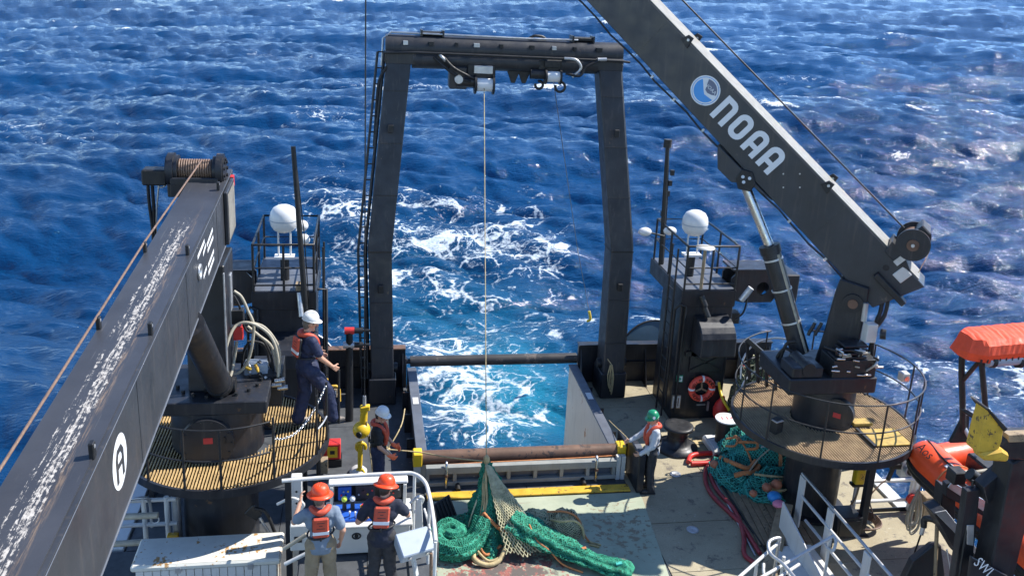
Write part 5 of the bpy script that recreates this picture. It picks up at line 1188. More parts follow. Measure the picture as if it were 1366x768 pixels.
coil = tube_surface([(-1.02, 13.25, .35), (-1.2, 12.98, .2), (-1.42, 12.78, .17), (-1.66, 12.78, .17), (-1.84, 12.95, .18), (-1.82, 13.18, .2), (-1.6, 13.3, .22), (-1.42, 13.15, .22), (-1.55, 12.98, .28), (-1.68, 13.05, .3)], [.17, .16, .18, .16, .17, .15, .15, .13, .11, .08], 8, .13, 2.0)
m = MB(); net_surface(coil, 110, 56, m); m.build('net_coil', M['netfill'], GN)
m = MB(); net_lattice(coil, 80, 16, .007, m, .006); stuff(m.build('coil_strands', M['twine'], GN))
def dome(c, rx, ry, h, seed, amp=.08):
    def P(u, v, lift=0.0):
        a = 2*PI*v; q = u*PI/2; k = 1+amp*noise2(3*math.cos(a), 3*math.sin(a)+u*4, seed)
        return Vector((c[0]+(rx*k+lift)*math.sin(q)*math.cos(a), c[1]+(ry*k+lift)*math.sin(q)*math.sin(a), max(.013, c[2]+(h+lift)*math.cos(q)*k)))
    return P
b1 = dome((.42, 13.32, 0), .34, .30, .42, 3); m = MB(); net_surface(b1, 22, 44, m); m.build('net_bundle', M['netdark'], GN)
m = MB(); net_lattice(b1, 16, 30, .009, m, .008); stuff(m.build('bundle_strands', M['twine2'], GN))
b2 = dome((-1.25, 13.5, 0), .42, .28, .28, 5, .14); m = MB(); net_surface(b2, 22, 44, m); m.build('net_bundle', M['netdark'], GN)
m = MB(); net_lattice(b2, 18, 34, .0065, m, .006); stuff(m.build('bundle_strands', M['twine'], GN))
b3 = dome((-.1, 13.45, 0), .5, .28, .34, 8, .12); m = MB(); net_surface(b3, 20, 40, m); m.build('net_bundle', M['netfill'], GN)
m = MB(); net_lattice(b3, 16, 30, .010, m, .008); stuff(m.build('bundle_strands', M['twine2'], GN))
on = lambda u, v, l=.03, P=coneP: P(u, v, l)
rp = [([APEX+Vector((0, 0, .06)), on(.2, .70), on(.45, .69), on(.7, .67), on(.95, .66)], .024, 'rope'), ([on(.55, .68, .05), on(.62, .74, .06), on(.78, .80, .06), on(.82, .87, .06), on(.75, .93, .06), on(.6, .97, .04)], .028, 'ropeorange'),
      ([on(.55, .68, .05), on(.65, .65, .06), on(.85, .64, .07), on(.95, .70, .08), on(.97, .76, .06)], .026, 'ropeorange'), ([on(.9, .64, .06), (-1.25, 12.62, .1), (-1.05, 12.5, .05), (-.85, 12.55, .08), (-.72, 12.7, .2)], .04, 'rope'),
      ([on(.92, .62, .06), (-1.15, 12.7, .13), (-1.0, 12.56, .08), (-.78, 12.64, .12), (-.7, 12.8, .25)], .022, 'rope'), ([on(.05, .8), on(.3, .84, .05), on(.55, .86, .07), on(.8, .84, .08)], .016, 'rope'),
      ([(-.3, 12.9, .5), (-.2, 12.7, .33), (0, 12.55, .22), (.2, 12.4, .06), (.5, 12.2, .03)], .016, 'ropeorange'), ([(.15, 13.2, .36), (.3, 13.05, .42), (.52, 13.05, .42), (.66, 13.02, .3), (.7, 12.98, .1)], .022, 'rope'),
      ([(.1, 13.35, .42), (.4, 13.25, .47), (.62, 13.2, .36), (.72, 13.1, .12), (.8, 12.98, .03)], .018, 'ropeorange')]
rp += [([APEX, on(.25, v_, .02), on(.5, v_+.01, .03), on(.75, v_-.01, .04), on(.95, v_, .03)], .014, m_) for v_, m_ in ((.63, 'rope'), (.66, 'rope'), (.93, 'ropeorange'), (.57, 'twine2'), (.79, 'twine2'))]
for pts, r_, mt in rp: MB().tube(smooth_path(pts), r_, 8).build('rope', M[mt], GN)
MB().ball(APEX+Vector((0, 0, .05)), .06, 12, 8, (1, 1, 1.6)).build('lifting_knot', M['rope'], GN)
for p in ((.82, 12.98, .03), (.9, 12.93, .03), (.86, 12.88, .03)): MB().tube([Vector(p)+Vector((-.08, .03, 0)), Vector(p), Vector(p)+Vector((.08, -.05, 0))], .016, 6).build('rope_end', M['rope'], GN)
for u, v in ((.62, .85), (.5, .5), (.78, .2)):
    p = tail(u, v*.5+.12, .01); MB().obox(p, (.05, 0, .01), (0, .03, 0), (0, 0, .012)).build('mending_tag', M['twine3'] if u > .6 else M['ropeorange'], GN)

RN = thing('float_net', 'pile of teal net with orange rope and floats beside the right crane', 'fishing net', (4.5, 14.8, 0))
hump = [(4.15, 15.0, .28), (4.5, 15.05, .38), (4.95, 15.0, .40), (5.4, 14.95, .36), (5.8, 15.0, .3)]
h1 = tube_surface(hump, [.22, .36, .42, .42, .36], 7, .09, 1.0, .9); m = MB(); net_surface(h1, 40, 48, m); m.build('net_roll', M['netfill2'], RN)
m = MB(); net_lattice(h1, 26, 28, .009, m, .008); stuff(m.build('roll_strands', M['twine3'], RN))
for c, rx, ry, h, sd_ in (((4.1, 14.75, 0), .38, .5, .42, 4), ((4.75, 14.25, 0), .6, .5, .42, 9), ((4.75, 15.5, 0), .6, .4, .62, 6), ((4.35, 14.3, 0), .3, .35, .26, 2)):
    P_ = dome(c, rx, ry, h, sd_, .17); m = MB(); net_surface(P_, 22, 48, m); m.build('net_heap', M['netfill2'], RN)
    m = MB(); net_lattice(P_, 14, 28, .009, m, .008); stuff(m.build('heap_strands', M['twine3'], RN))
for pts, r_, mt in (([h1(.55, k/10, .03) for k in range(-1, 7)], .035, 'ropeorange'), ([h1(.2, k/10, .03) for k in range(-1, 7)], .02, 'ropeorange'), ([(3.9, 14.9, .4), (4.1, 14.5, .46), (4.3, 14.45, .42), (4.5, 14.6, .48)], .045, 'ropeorange'),
                    ([(4.0, 14.4, .3), (4.2, 14.35, .38), (4.4, 14.4, .36), (4.55, 14.55, .4)], .05, 'ropeorange'), ([(4.3, 15.0, .66), (4.4, 14.9, .72), (4.6, 14.85, .72), (4.55, 14.75, .66), (4.35, 14.8, .62)], .03, 'ropeorange'),
                    ([(4.15, 15.25, .6), (4.3, 15.1, .7), (4.2, 14.95, .62), (4.05, 15.05, .56)], .022, 'ropeorange'), ([(4.3, 14.2, .44), (4.6, 14.0, .5), (4.9, 14.05, .46), (5.1, 14.3, .5)], .022, 'rope'),
                    ([(4.45, 13.85, .3), (4.6, 13.75, .34), (4.8, 13.8, .34), (4.9, 13.95, .38), (4.7, 14.0, .42), (4.5, 13.95, .38)], .018, 'rope'), ([(4.5, 13.82, .36), (4.65, 13.72, .38), (4.85, 13.8, .4), (4.8, 14.0, .44)], .018, 'rope'),
                    ([(4.6, 14.65, .75), (4.75, 14.6, .8), (4.8, 14.75, .82), (5.0, 14.6, .8), (5.2, 14.55, .78)], .014, 'galv'), ([(4.2, 14.3, .36), (4.5, 14.5, .58), (4.75, 14.6, .72)], .014, 'hose')):
    MB().tube(smooth_path(pts), r_, 8).build('rope', M[mt], RN)
rr = random.Random(8)
for u, v, r_ in ((1022, 650, .09), (1035, 646, .10), (1004, 658, .07), (952, 619, .085)):
    p = atZ(u, v, .45 if u > 1000 else .34); f_ = MB().lathe(p-Vector((0, 0, r_*.9)), (0.3, .2, 1), [(.02, 0), (r_*.7, r_*.15), (r_, r_*.7), (r_, r_*1.1), (r_*.7, r_*1.65), (.02, r_*1.8)], 16).build('float', M['float'], RN)
p = atZ(1033, 662, .40); MB().ball(p, .12, 14, 10, (1.1, 1, .8)).build('float', M['bluefloat'], RN)
p = atZ(1039, 672, .40); MB().ball(p, .10, 10, 8, (1.2, 1, .7)).build('cloth_tie', M['pink'], RN)
# the jumble of net and line stowed behind, between tower and crane
t = thing('line_heap', 'tangled heap of dark net and coloured line between tower and crane', 'net heap', (5.45, 16.6, 0))
P_ = dome((5.45, 16.7, 0), .62, .7, 1.55, 7, .12); m = MB(); net_surface(P_, 22, 48, m); m.build('net_heap', M['netdark'], t)
m = MB()
for k in range(60):
    u, v = rr.uniform(.1, .9), rr.uniform(.45, 1.0); m.tube(smooth_path([P_(u, v, .02), P_(min(1, u+rr.uniform(-.1, .12)), v+rr.uniform(-.06, .06), .05), P_(min(1, u+rr.uniform(-.12, .2)), v+rr.uniform(-.1, .1), .03)], 4), rr.uniform(.008, .018), 5)
stuff(m.build('line_tangle', M['twine2'], t))
for k in range(12):
    u, v = rr.uniform(.15, .85), rr.uniform(.5, .95); MB().tube(smooth_path([P_(u, v, .03), P_(u+.05, v+.03, .06), P_(u+.1, v-.02, .04)], 4), .018, 6).build('line', M[('red', 'twine', 'yellow', 'twine')[k % 4]], t)
b_ = atY(962, 545, 16.9)
t = thing('mooring_buoy', 'red inflatable buoy with yellow line beside the tower', 'buoy', (b_.x, b_.y, 0))
MB().lathe((b_.x, b_.y, b_.z-.3), (0, 0, 1), [(.02, 0), (.1, .04), (.17, .15), (.18, .3), (.13, .45), (.06, .54), (.05, .6)], 20).build('body', M['red'], t)
MB().tube(smooth_path([atY(959, 510, 17.05), atY(961, 522, 16.9), atY(965, 534, 16.7), atY(973, 547, 16.6)]), .032, 8).build('yellow_line', M['yellow'], t)

# ================================================================ PEOPLE
def capsule(mb, p, q, r0, r1, n=12, flat=None):
    p, q = Vector(p), Vector(q); d = q-p; L = max(d.length, 1e-5); x, y, a = frame(d if L > 1e-4 else (0, 0, 1)); vs = []; rings = []
    for i in range(5): t = -PI/2+PI/2*i/4; rings.append((p+a*r0*math.sin(t), r0*math.cos(t)))
    for i in range(1, 6): t = PI/2*(i-1)/4; rings.append((q+a*r1*math.sin(t), r1*math.cos(t)))
    for c, r in rings:
        for k in range(n):
            o = (x*math.cos(2*PI*k/n)+y*math.sin(2*PI*k/n))*max(r, 1e-4)
            if flat: o -= flat[0]*o.dot(flat[0])*(1-flat[1])
            vs.append(c+o)
    m = len(rings); mb.add(vs, [(i*n+k, i*n+(k+1) % n, (i+1)*n+(k+1) % n, (i+1)*n+k) for i in range(m-1) for k in range(n)]+[tuple(range(n-1, -1, -1)), tuple(range((m-1)*n, m*n))], True)
clouds = bpy.data.textures.new('folds', 'CLOUDS'); clouds.noise_scale = 0.09; clouds.noise_depth = 2
def melt(o, vox, sm=4, disp=0.0):
    r = o.modifiers.new('melt', 'REMESH'); r.mode = 'VOXEL'; r.voxel_size = vox; r.use_smooth_shade = True
    if disp:
        d = o.modifiers.new('folds', 'DISPLACE'); d.texture = clouds; d.texture_coords = 'LOCAL'; d.strength = disp; d.mid_level = 0.5
    s = o.modifiers.new('soften', 'SMOOTH'); s.iterations = sm; s.factor = 0.5
    return o
def person(label, loc, yaw, pose, look, group=None):
    t = thing('person', label, 'person', loc, group); loc = Vector(loc); Rz = Matrix.Rotation(rad(yaw), 3, 'Z'); s = look.get('scale', 1.0)
    W = lambda p: loc+Rz @ (Vector(p)*s); D = lambda d: Rz @ Vector(d)
    J = dict(lhip=(-.095, 0, .93), rhip=(.095, 0, .93), lknee=(-.105, .02, .50), rknee=(.105, .02, .50), lank=(-.115, -.02, .09), rank=(.115, -.02, .09), pelvis=(0, 0, .97), waist=(0, .005, 1.10), chest=(0, .01, 1.30),
             neck=(0, 0, 1.50), head=(0, .03, 1.645), lsh=(-.185, 0, 1.43), rsh=(.185, 0, 1.43), lelb=(-.26, -.03, 1.15), relb=(.26, -.03, 1.15), lwri=(-.26, .06, .90), rwri=(.26, .06, .90), face=(0, 1, -.1), lfoot=(-.05, 1, 0), rfoot=(.05, 1, 0),
             lhand=(0, .2, -1), rhand=(0, .2, -1))
    J.update(pose); J = {k: Vector(v) for k, v in J.items()}
    b = MB(); cp = lambda p, q, r0, r1, n=12, flat=None: capsule(b, W(p), W(q), r0*s, r1*s, n, flat)
    fwd = D((0, 1, 0))
    cp(J['pelvis']+Vector((-.06, 0, 0)), J['pelvis']+Vector((.06, 0, 0)), .115, .115); cp(J['pelvis'], J['waist'], .125, .115, 14); cp(J['waist'], J['chest'], .115, .125, 14)
    cp(J['chest']+Vector((-.07, 0, 0)), J['chest']+Vector((.07, 0, 0)), .115, .115); cp(J['lsh'].lerp(J['rsh'], .25)+Vector((0, 0, -.02)), J['lsh'].lerp(J['rsh'], .75)+Vector((0, 0, -.02)), .085, .085)
    cp(J['lsh'].lerp(J['rsh'], .5)+Vector((0, 0, .0)), J['neck']+Vector((0, 0, .06)), .075, .055)
    for a in 'lr':
        cp(J[a+'sh'], J[a+'elb'], .058, .043); cp(J[a+'elb'], J[a+'wri'], .043, .028)
        cp(J[a+'hip'], J[a+'knee'], .085, .058); cp(J[a+'knee'], J[a+'ank'], .058, .040); cp(J[a+'ank'], J[a+'ank']+Vector((0, 0, -.03)), .042, .04)
        cp(J[a+'hip'].lerp(J['pelvis'], .3), J[a+'hip'], .11, .095)
        # hand: palm, four unequal curled fingers and a thumb
        d = J[a+'hand'].normalized(); sd = 1 if a == 'r' else -1
        inn = Vector((-sd, 0, 0)); inn = (inn-d*inn.dot(d)); inn = inn.normalized() if inn.length > .2 else Vector((0, 0, -1)); ac = d.cross(inn)
        if ac.y < 0 or (abs(ac.y) < .2 and ac.z < 0): ac = -ac
        wr = J[a+'wri']; pc = wr+d*.05
        for k in (-1, 0, 1): cp(wr+d*.02+ac*.018*k, wr+d*.085+ac*.025*k, .017, .016, 8)
        for k, L in ((-1.5, .058), (-.5, .07), (.5, .075), (1.5, .07)):
            o = wr+d*.09+ac*.0205*k; m1 = o+(d*.9+inn*.45).normalized()*L*.55; cp(o, m1, .0115, .0105, 8); cp(m1, m1+(d*.35+inn*.95).normalized()*L*.5, .0105, .009, 8)
        th = wr+d*.03+ac*.03; tm = th+(d*.5+ac*.75+inn*.25).normalized()*.045; cp(th, tm, .0145, .012, 8); cp(tm, tm+(d*.8+ac*.15+inn*.45).normalized()*.035, .012, .0095, 8)
    # head
    f = J['face'].normalized(); up = Vector((0, 0, 1)); up = (up-f*up.dot(f)).normalized(); rt = f.cross(up); H = J['head']
    hp = lambda x, y, z: H+rt*x+f*y+up*z
    cp(hp(0, -.022, .02), hp(0, .018, .02), .092, .085, 16); cp(hp(0, .01, .0), hp(0, .045, -.085), .075, .040, 14); cp(hp(-.02, .055, -.09), hp(.02, .055, -.09), .03, .03, 10)
    cp(hp(0, .098, .012), hp(0, .115, -.028), .011, .017, 8); cp(J['neck']+Vector((0, 0, .01)), hp(0, -.02, -.05), .056, .056)
    for sd in (-1, 1): cp(hp(sd*.083, -.005, .015), hp(sd*.087, -.012, -.025), .016, .011, 8); cp(hp(sd*.035, .088, .035), hp(sd*.05, .080, .033), .012, .010, 8)
    melt(b.build('body', M['skin'], t), .0085, 3)
    for sd in (-1, 1): MB().ball(W(hp(sd*.034, .092, .014)), .0105, 8, 6).build('eye', M['eye'], t)
    mo = MB(); capsule(mo, W(hp(-.02, .098, -.052)), W(hp(.02, .098, -.052)), .007, .007, 8); mo.build('mouth', M['red'], t)
    h = MB(); capsule(h, W(hp(0, -.03, .03)), W(hp(0, -.012, .045)), .094*s, .092*s, 14); capsule(h, W(hp(0, -.045, -.02)), W(hp(0, -.04, -.055)), .078*s, .062*s, 14)
    for sd in (-1, 1): capsule(h, W(hp(sd*.075, .02, .03)), W(hp(sd*.078, .02, -.005)), .016, .01, 8)
    melt(h.build('hair', M[look['hair']], t), .009, 2)
    # trousers, shoes
    b = MB(); k = look.get('bag', .016)
    cp(J['pelvis']+Vector((-.06, 0, 0)), J['pelvis']+Vector((.06, 0, 0)), .115+k, .115+k); cp(J['pelvis'], J['waist']+Vector((0, 0, -.03)), .125+k*.7, .118+k*.6)
    for a in 'lr':
        cp(J[a+'hip'].lerp(J['pelvis'], .3), J[a+'hip'], .11+k, .098+k); cp(J[a+'hip'], J[a+'knee'], .087+k, .062+k*1.3); cp(J[a+'knee'], J[a+'ank']+Vector((0, 0, .02)), .064+k*1.2, .052+k*1.6)
    melt(b.build('trousers', M[look['trousers']], t), .013, 3, .030)
    for a in 'lr':
        d = J[a+'foot'].normalized(); an = J[a+'ank']; sh = MB(); g = lambda q: W(q)
        hz = an.z-.09
        capsule(sh, g(an+Vector((0, -.0, -.04))-d*.03), g(an+Vector((0, 0, -.02))), .048, .05); capsule(sh, g(Vector((an.x, an.y, hz+.045))-d*.04), g(Vector((an.x, an.y, hz+.042))+d*.12), .044, .044, 12); capsule(sh, g(Vector((an.x, an.y, hz+.04))+d*.10), g(Vector((an.x, an.y, hz+.035))+d*.165), .048, .034, 12)
        melt(sh.build('shoe', M[look['shoes']], t), .010, 2)
        sl_ = MB(); c = g(Vector((an.x, an.y, hz+.012))+d*.06); dd = D(d)
        sl_.obox(c, dd*.15, Vector((-dd.y, dd.x, 0))*.047, (0, 0, .011)); sl_.build('sole', M['rubber'], t, .008)
    # shirt
    b = MB(); k = .016
    cp(J['pelvis']+Vector((-.055, 0, -.03)), J['pelvis']+Vector((.055, 0, -.03)), .118+k*1.4, .118+k*1.4); cp(J['pelvis'], J['waist'], .128+k*1.5, .122+k*1.4, 14); cp(J['waist'], J['chest'], .122+k*1.4, .128+k, 14)
    cp(J['chest']+Vector((-.075, 0, 0)), J['chest']+Vector((.075, 0, 0)), .115+k, .115+k); cp(J['lsh'].lerp(J['rsh'], .2)+Vector((0, 0, -.02)), J['lsh'].lerp(J['rsh'], .8)+Vector((0, 0, -.02)), .088+k*.7, .088+k*.7)
    cp(J['lsh'].lerp(J['rsh'], .5), J['neck']+Vector((0, 0, .0)), .085, .068)
    for a in 'lr':
        if look.get('sleeve') == 'long': cp(J[a+'sh'], J[a+'elb'], .060+k, .048+k); cp(J[a+'elb'], J[a+'wri'], .048+k, .036+k*.6)
        else: cp(J[a+'sh'], J[a+'sh'].lerp(J[a+'elb'], .68), .060+k, .054+k*1.3)
    melt(b.build('shirt', M[look['shirt']], t), .013, 3, .026)
    # work vest: collar and back pad with a reflective band, black straps
    S = J['lsh'].lerp(J['rsh'], .5); v = MB(); tw = (J['rsh']-J['lsh']).normalized(); fr_ = Vector((0, 0, 1)).cross(tw); 
    ax = (J['neck']-J['waist']).normalized(); fr_ = ax.cross(tw)
    P_ = lambda x, y, z: S+tw*x+fr_*y+ax*z
    col = [P_(-.075, .135, -.30), P_(-.085, .145, -.16), P_(-.11, .10, -.01), P_(-.105, .0, .065), P_(-.06, -.085, .07), P_(0, -.105, .06), P_(.06, -.085, .07), P_(.105, 0, .065), P_(.11, .10, -.01), P_(.085, .145, -.16), P_(.075, .135, -.30)]
    sp_ = smooth_path([W(p) for p in col], 4)
    for i in range(len(sp_)-1): capsule(v, sp_[i], sp_[i+1], .044, .044, 10)
    ve = melt(v.build('vest', M['vest'], t), .011, 3, .008)
    if look.get('pad', True):
        pad = MB(); a0, a1 = P_(0, -.150, .02), P_(0, -.165, -.27)
        pad.obox(W((a0+a1)/2), D(tw)*.105*s, D((a1-a0)/2)*s, D(fr_)*.028*s); pad.build('back_pad', M['vest'], ve, .02)
        rim = MB(); rim.obox(W((a0+a1)/2)+D(fr_)*.012, D(tw)*.113*s, D((a1-a0)/2)*1.04*s, D(fr_)*.026*s); rim.build('pad_edge', M['vestdeep'], ve, .02)
        bd_ = MB(); bd_.obox(W(a0.lerp(a1, .74))-D(fr_)*.0015, D(tw)*.1062*s, D((a1-a0)/2)*.15*s, D(fr_)*.0285*s); bd_.build('reflective_band', M['reflective'], ve)
        pm = MB()
        for z, w_ in ((.22, .05), (.36, .022), (.50, .055)): pm.obox(W(a0.lerp(a1, z))-D(fr_)*.002, D(tw)*w_*s, D((a1-a0)/2)*.028*s, D(fr_)*.0283*s)
        stuff(pm.build('pad_print', M['vestdeep'], ve))
    else:
        for sd in (-1, 1):
            bd_ = MB(); capsule(bd_, W(P_(sd*.081, .142, -.20)), W(P_(sd*.079, .140, -.25)), .038, .038, 10); bd_.build('reflective_band', M['reflective'], ve)
    st = MB(); ce = P_(0, 0, -.30)
    for i in range(24):
        a0, a1 = 2*PI*i/24, 2*PI*(i+1)/24; q_ = lambda a: W(ce+tw*.175*math.cos(a)+fr_*.155*math.sin(a)+ax*(.03*math.cos(a)))
        capsule(st, q_(a0), q_(a1), .014, .014, 6)
    capsule(st, W(P_(0, -.165, -.22)), W(P_(0, -.165, -.31)), .018, .018, 6)
    st.build('strap', M['vestdeep'], ve)
    # hard hat
    hat = MB(); hc = W(hp(0, -.012, .058)); u3 = D(up); 
    tilt = u3
    hat.lathe(hc, tilt, [(.118*s, -.012), (.122*s, 0), (.121*s, .03), (.112*s, .065), (.092*s, .098), (.06*s, .118), (.02*s, .126), (.0005, .127)], 28)
    if look.get('brim') == 'full': hat.lathe(hc, tilt, [(.118*s, -.01), (.150*s, -.022), (.172*s, -.030), (.174*s, -.024), (.150*s, -.010), (.121*s, .004)], 32)
    else:
        fd, rd = D(f), D(rt); pts = []
        for i in range(13):
            a = rad(-75+150*i/12); k = .118*s; e = .06*s*math.cos(rad(-75+150*i/12)*1.15); o_ = fd*math.cos(a)+rd*math.sin(a)
            pts.append((hc+o_*k+u3*.004, hc+o_*(k+max(.012, e))-u3*.010))
        vv = [p for pr in pts for p in pr]; vv2 = [p-u3*.008 for p in vv]; n2 = len(vv)
        hat.add(vv+vv2, [(2*i, 2*i+1, 2*i+3, 2*i+2) for i in range(12)]+[(n2+2*i+2, n2+2*i+3, n2+2*i+1, n2+2*i) for i in range(12)]+[(2*i+1, n2+2*i+1, n2+2*i+3, 2*i+3) for i in range(12)], True)
        hat.lathe(hc, tilt, [(.118*s, -.014), (.128*s, -.014), (.128*s, -.004), (.12*s, .0)], 28)
    ho = hat.build('hard_hat', M[look['hat']], t)
    rg = MB()
    for x in (-.03, 0, .03):
        rg.tube([hc+D(rt)*x*s+D(f)*(.112*math.cos(a))*s+u3*(.012+.112*math.sin(a))*s*(1-abs(x)*1.2) for a in [rad(25+130*i/10) for i in range(11)]], .011*s, 6)
    rg.build('ridge', M[look['hat']], ho)
    if look.get('sticker'):
        for sd in (-1, .35): MB().cyl(hc+(D(rt)*sd*.117+D(f)*.02*(1 if sd < 0 else 4.7)+u3*.035)*s, hc+(D(rt)*sd*.121+D(f)*.02*(1 if sd < 0 else 4.9)+u3*.036)*s, .028, n=14).build('sticker', M['decal'], ho)
    if look.get('glove'):
        for a in 'lr':
            d = J[a+'hand'].normalized(); gl = MB(); capsule(gl, W(J[a+'wri']-d*.03), W(J[a+'wri']+d*.03), .038, .042)
            inn = Vector((-1 if a == 'r' else 1, 0, 0)); inn = (inn-d*inn.dot(d)); inn = inn.normalized() if inn.length > .2 else Vector((0, 0, -1)); ac = d.cross(inn)
            for k, L in ((-1.5, .058), (-.5, .07), (.5, .075), (1.5, .07)):
                o = J[a+'wri']+d*.085+ac*.0215*k; m1 = o+(d*.9+inn*.45).normalized()*L*.6; capsule(gl, W(J[a+'wri']+d*.02+ac*.012*k), W(o), .024, .020, 8); capsule(gl, W(o), W(m1), .0165, .015, 8); capsule(gl, W(m1), W(m1+(d*.35+inn*.95).normalized()*L*.55), .015, .013, 8)
            aa = -ac if (ac.y < 0 or (abs(ac.y) < .2 and ac.z < 0)) else ac
            th = J[a+'wri']+d*.03+aa*.03; capsule(gl, W(th), W(th+(d*.5+aa*.75+inn*.25).normalized()*.06), .019, .015, 8)
            melt(gl.build('glove', M[look['glove']], t), .009, 2)
    return t, W
g1 = atZ(427, 645, PZ0+1.86); g1.z = PZ0+.002
_, W1 = person('person in grey t-shirt, khaki trousers and orange full-brim hard hat at the console', g1, 4, dict(lelb=(-.34, .12, 1.24), lwri=(-.26, .33, 1.40), lhand=(.1, .5, .85), relb=(.29, -.06, 1.17), rwri=(.27, .06, .94), rhand=(-.1, .3, -1), face=(.3, 1, -.12), head=(.0, .04, 1.645),
    lank=(-.15, 0, .09), rank=(.15, -.03, .09), lknee=(-.125, .03, .5), rknee=(.125, .03, .5)), dict(hair='hairgrey', trousers='khaki', shirt='greytee', shoes='shoe', hat='hat_orange', brim='full', bag=.022))
g2 = atZ(511, 639, PZ0+1.84); g2.z = PZ0+.002
_, W2 = person('person in navy t-shirt, dark trousers and orange full-brim hard hat bending over the console', g2, -6, dict(waist=(0, .01, 1.10), chest=(.0, .06, 1.30), neck=(.02, .09, 1.49), head=(.03, .15, 1.62), lsh=(-.185, .07, 1.42), rsh=(.19, .07, 1.42), lelb=(-.33, .02, 1.17), lwri=(-.21, .25, 1.10), lhand=(.3, .9, -.1),
    relb=(.33, .17, 1.19), rwri=(.22, .40, 1.16), rhand=(-.2, 1, 0), face=(.35, 1, -.35), lank=(-.14, -.02, .09), rank=(.16, .06, .09)), dict(hair='hair', trousers='charcoal', shirt='navyshirt', shoes='shoe', hat='hat_orange', brim='full', bag=.018))
g3 = atZ(411, 566, 1.85)
_, W3 = person('person in navy coveralls and white hard hat standing on the left crane platform', g3, -62, dict(lhip=(-.095, -.01, .93), rhip=(.095, .02, .92), rknee=(.12, .27, .54), rank=(.13, .34, .09), lknee=(-.10, .0, .50), lank=(-.10, -.12, .09), pelvis=(0, 0, .97), waist=(0, -.01, 1.1), chest=(0, .0, 1.31), neck=(0, .02, 1.5), head=(0, .06, 1.645),
    relb=(.25, .10, 1.17), rwri=(.20, .31, .965), rhand=(0, .75, -.6), lelb=(-.26, .05, 1.17), lwri=(-.22, .27, 1.03), lhand=(.1, .8, -.4), face=(.25, 1, -.25), rfoot=(.15, 1, 0)), dict(hair='hairgrey', trousers='navy', shirt='navy', shoes='shoetan', hat='hat_white', bag=.03, scale=1.12))
pt_ = W3((.19, .42, 0)); q_ = W3((.19, .42, .88)); MB().cyl((pt_.x, pt_.y, 1.84), (pt_.x, pt_.y, q_.z), .02, n=8).build('railing_post', M['black2'], LC)
g4 = atZ(505, 542, 1.82); g4.z = .002
_, W4 = person('person in black t-shirt with orange gloves and white hard hat beside the yellow hook', g4, -98, dict(relb=(.27, .06, 1.16), rwri=(.22, .24, .97), rhand=(-.1, .75, -.5), lelb=(-.26, .06, 1.15), lwri=(-.16, .27, .97), lhand=(.1, .8, -.4), face=(.25, 1, -.35), head=(0, .06, 1.64)),
    dict(hair='hair', trousers='navy', shirt='blacktee', shoes='shoe', hat='hat_white', glove='glove', pad=False, bag=.026))
g5 = Vector((2.33, 14.50, .002))
_, W5 = person('person in light grey sweatshirt and green hard hat resting both hands on the gate post', g5, 84, dict(lelb=(-.25, .07, 1.14), lwri=(-.17, .27, .94), lhand=(.05, .9, -.35), relb=(.26, .16, 1.18), rwri=(.22, .42, 1.02), rhand=(0, .9, -.3), face=(-.2, 1, -.3), head=(0, .05, 1.64)),
    dict(hair='hairgrey', trousers='charcoal', shirt='greysweat', shoes='shoe', hat='hat_green', sleeve='long', pad=False, sticker=True, bag=.016, scale=.92))
# things people hold or wear loose
h4 = W4((.18, .33, .90)); e4 = atY(516, 599, 15.0)
solo(MB().cyl(h4, e4, .013, n=8), 'boat_hook', M['galv'], 'grey pole held by the person in the black t-shirt', 'pole', h4)
solo(MB().tube(smooth_path([e4, atY(526, 585, 15.1), atY(536, 565, 15.4), atY(540, 545, 16.0)]), .012, 6), 'guide_rope', M['rope'], 'pale guide rope running from the pole along the left ramp wall', 'rope', e4)
kn = MB(); kn.ball(atY(516, 599, 15.03), .055, 10, 8, (1.2, .8, 1)); solo(kn, 'rope_knot', M['rope'], 'pale rope knot at the left end of the rusty roller', 'rope', atY(516, 599, 15.03))
solo(MB().tube(smooth_path([e4, atY(560, 603, 14.9), atY(600, 610, 14.4), APEX+Vector((0, 0, .02))]), .012, 6), 'side_line', M['rope'], 'pale line from the roller end across to the net apex', 'rope', e4)
h5 = W5((.2, .45, 1.0))
solo(MB().tube(smooth_path([h5, atY(835, 582, 15.2), atY(818, 566, 16.0), atY(812, 560, 16.6)]), .008, 6), 'hand_line', M['rope'], 'pale line from the hands of the person in green hard hat', 'rope', h5)
MB()

# ================================================================ CONSOLE AND GEAR ON THE RAISED PLATFORM
CYf = atZ(450, 742, PZ0).y
cx0, cx1 = atY(446, 720, CYf).x, atY(547, 720, CYf).x
t = thing('control_console', 'white control console with open instrument bay in front of the two orange hard hats', 'console', ((cx0+cx1)/2, CYf, PZ0))
MB().box(cx0-.12, cx1, CYf, CYf+.62, PZ0+.03, PZ0+0.48).build('cabinet', M['consolewhite'], t, .02)
MB().box(cx0-.14, cx1+.03, CYf-.03, CYf+.64, PZ0+0.482, PZ0+0.52).build('desk_top', M['consolewhite'], t, .01)
MB().tube(arc((cx0+.32, CYf-.006, PZ0+.34), .045, 0, 360, 20, (1.3, 0, 0), (0, 0, 1))[:-1], .012, 6, True).build('cable_port', M['black2'], t); MB().cyl((cx0+.32, CYf-.002, PZ0+.34), (cx0+.32, CYf-.008, PZ0+.34), .03).build('port_cover', M['rubber'], t)
yb = CYf+.50
bay = MB(); bay.box(cx0-.02, cx1-.08, yb+.12, yb+.14, PZ0+0.525, PZ0+0.86); bay.build('bay_back', M['black2'], t)
MB().box(cx0-.10, cx1-.02, yb+.0, yb+.16, PZ0+0.86, PZ0+0.91).build('bay_hood', M['gloss_white'], t, .012)
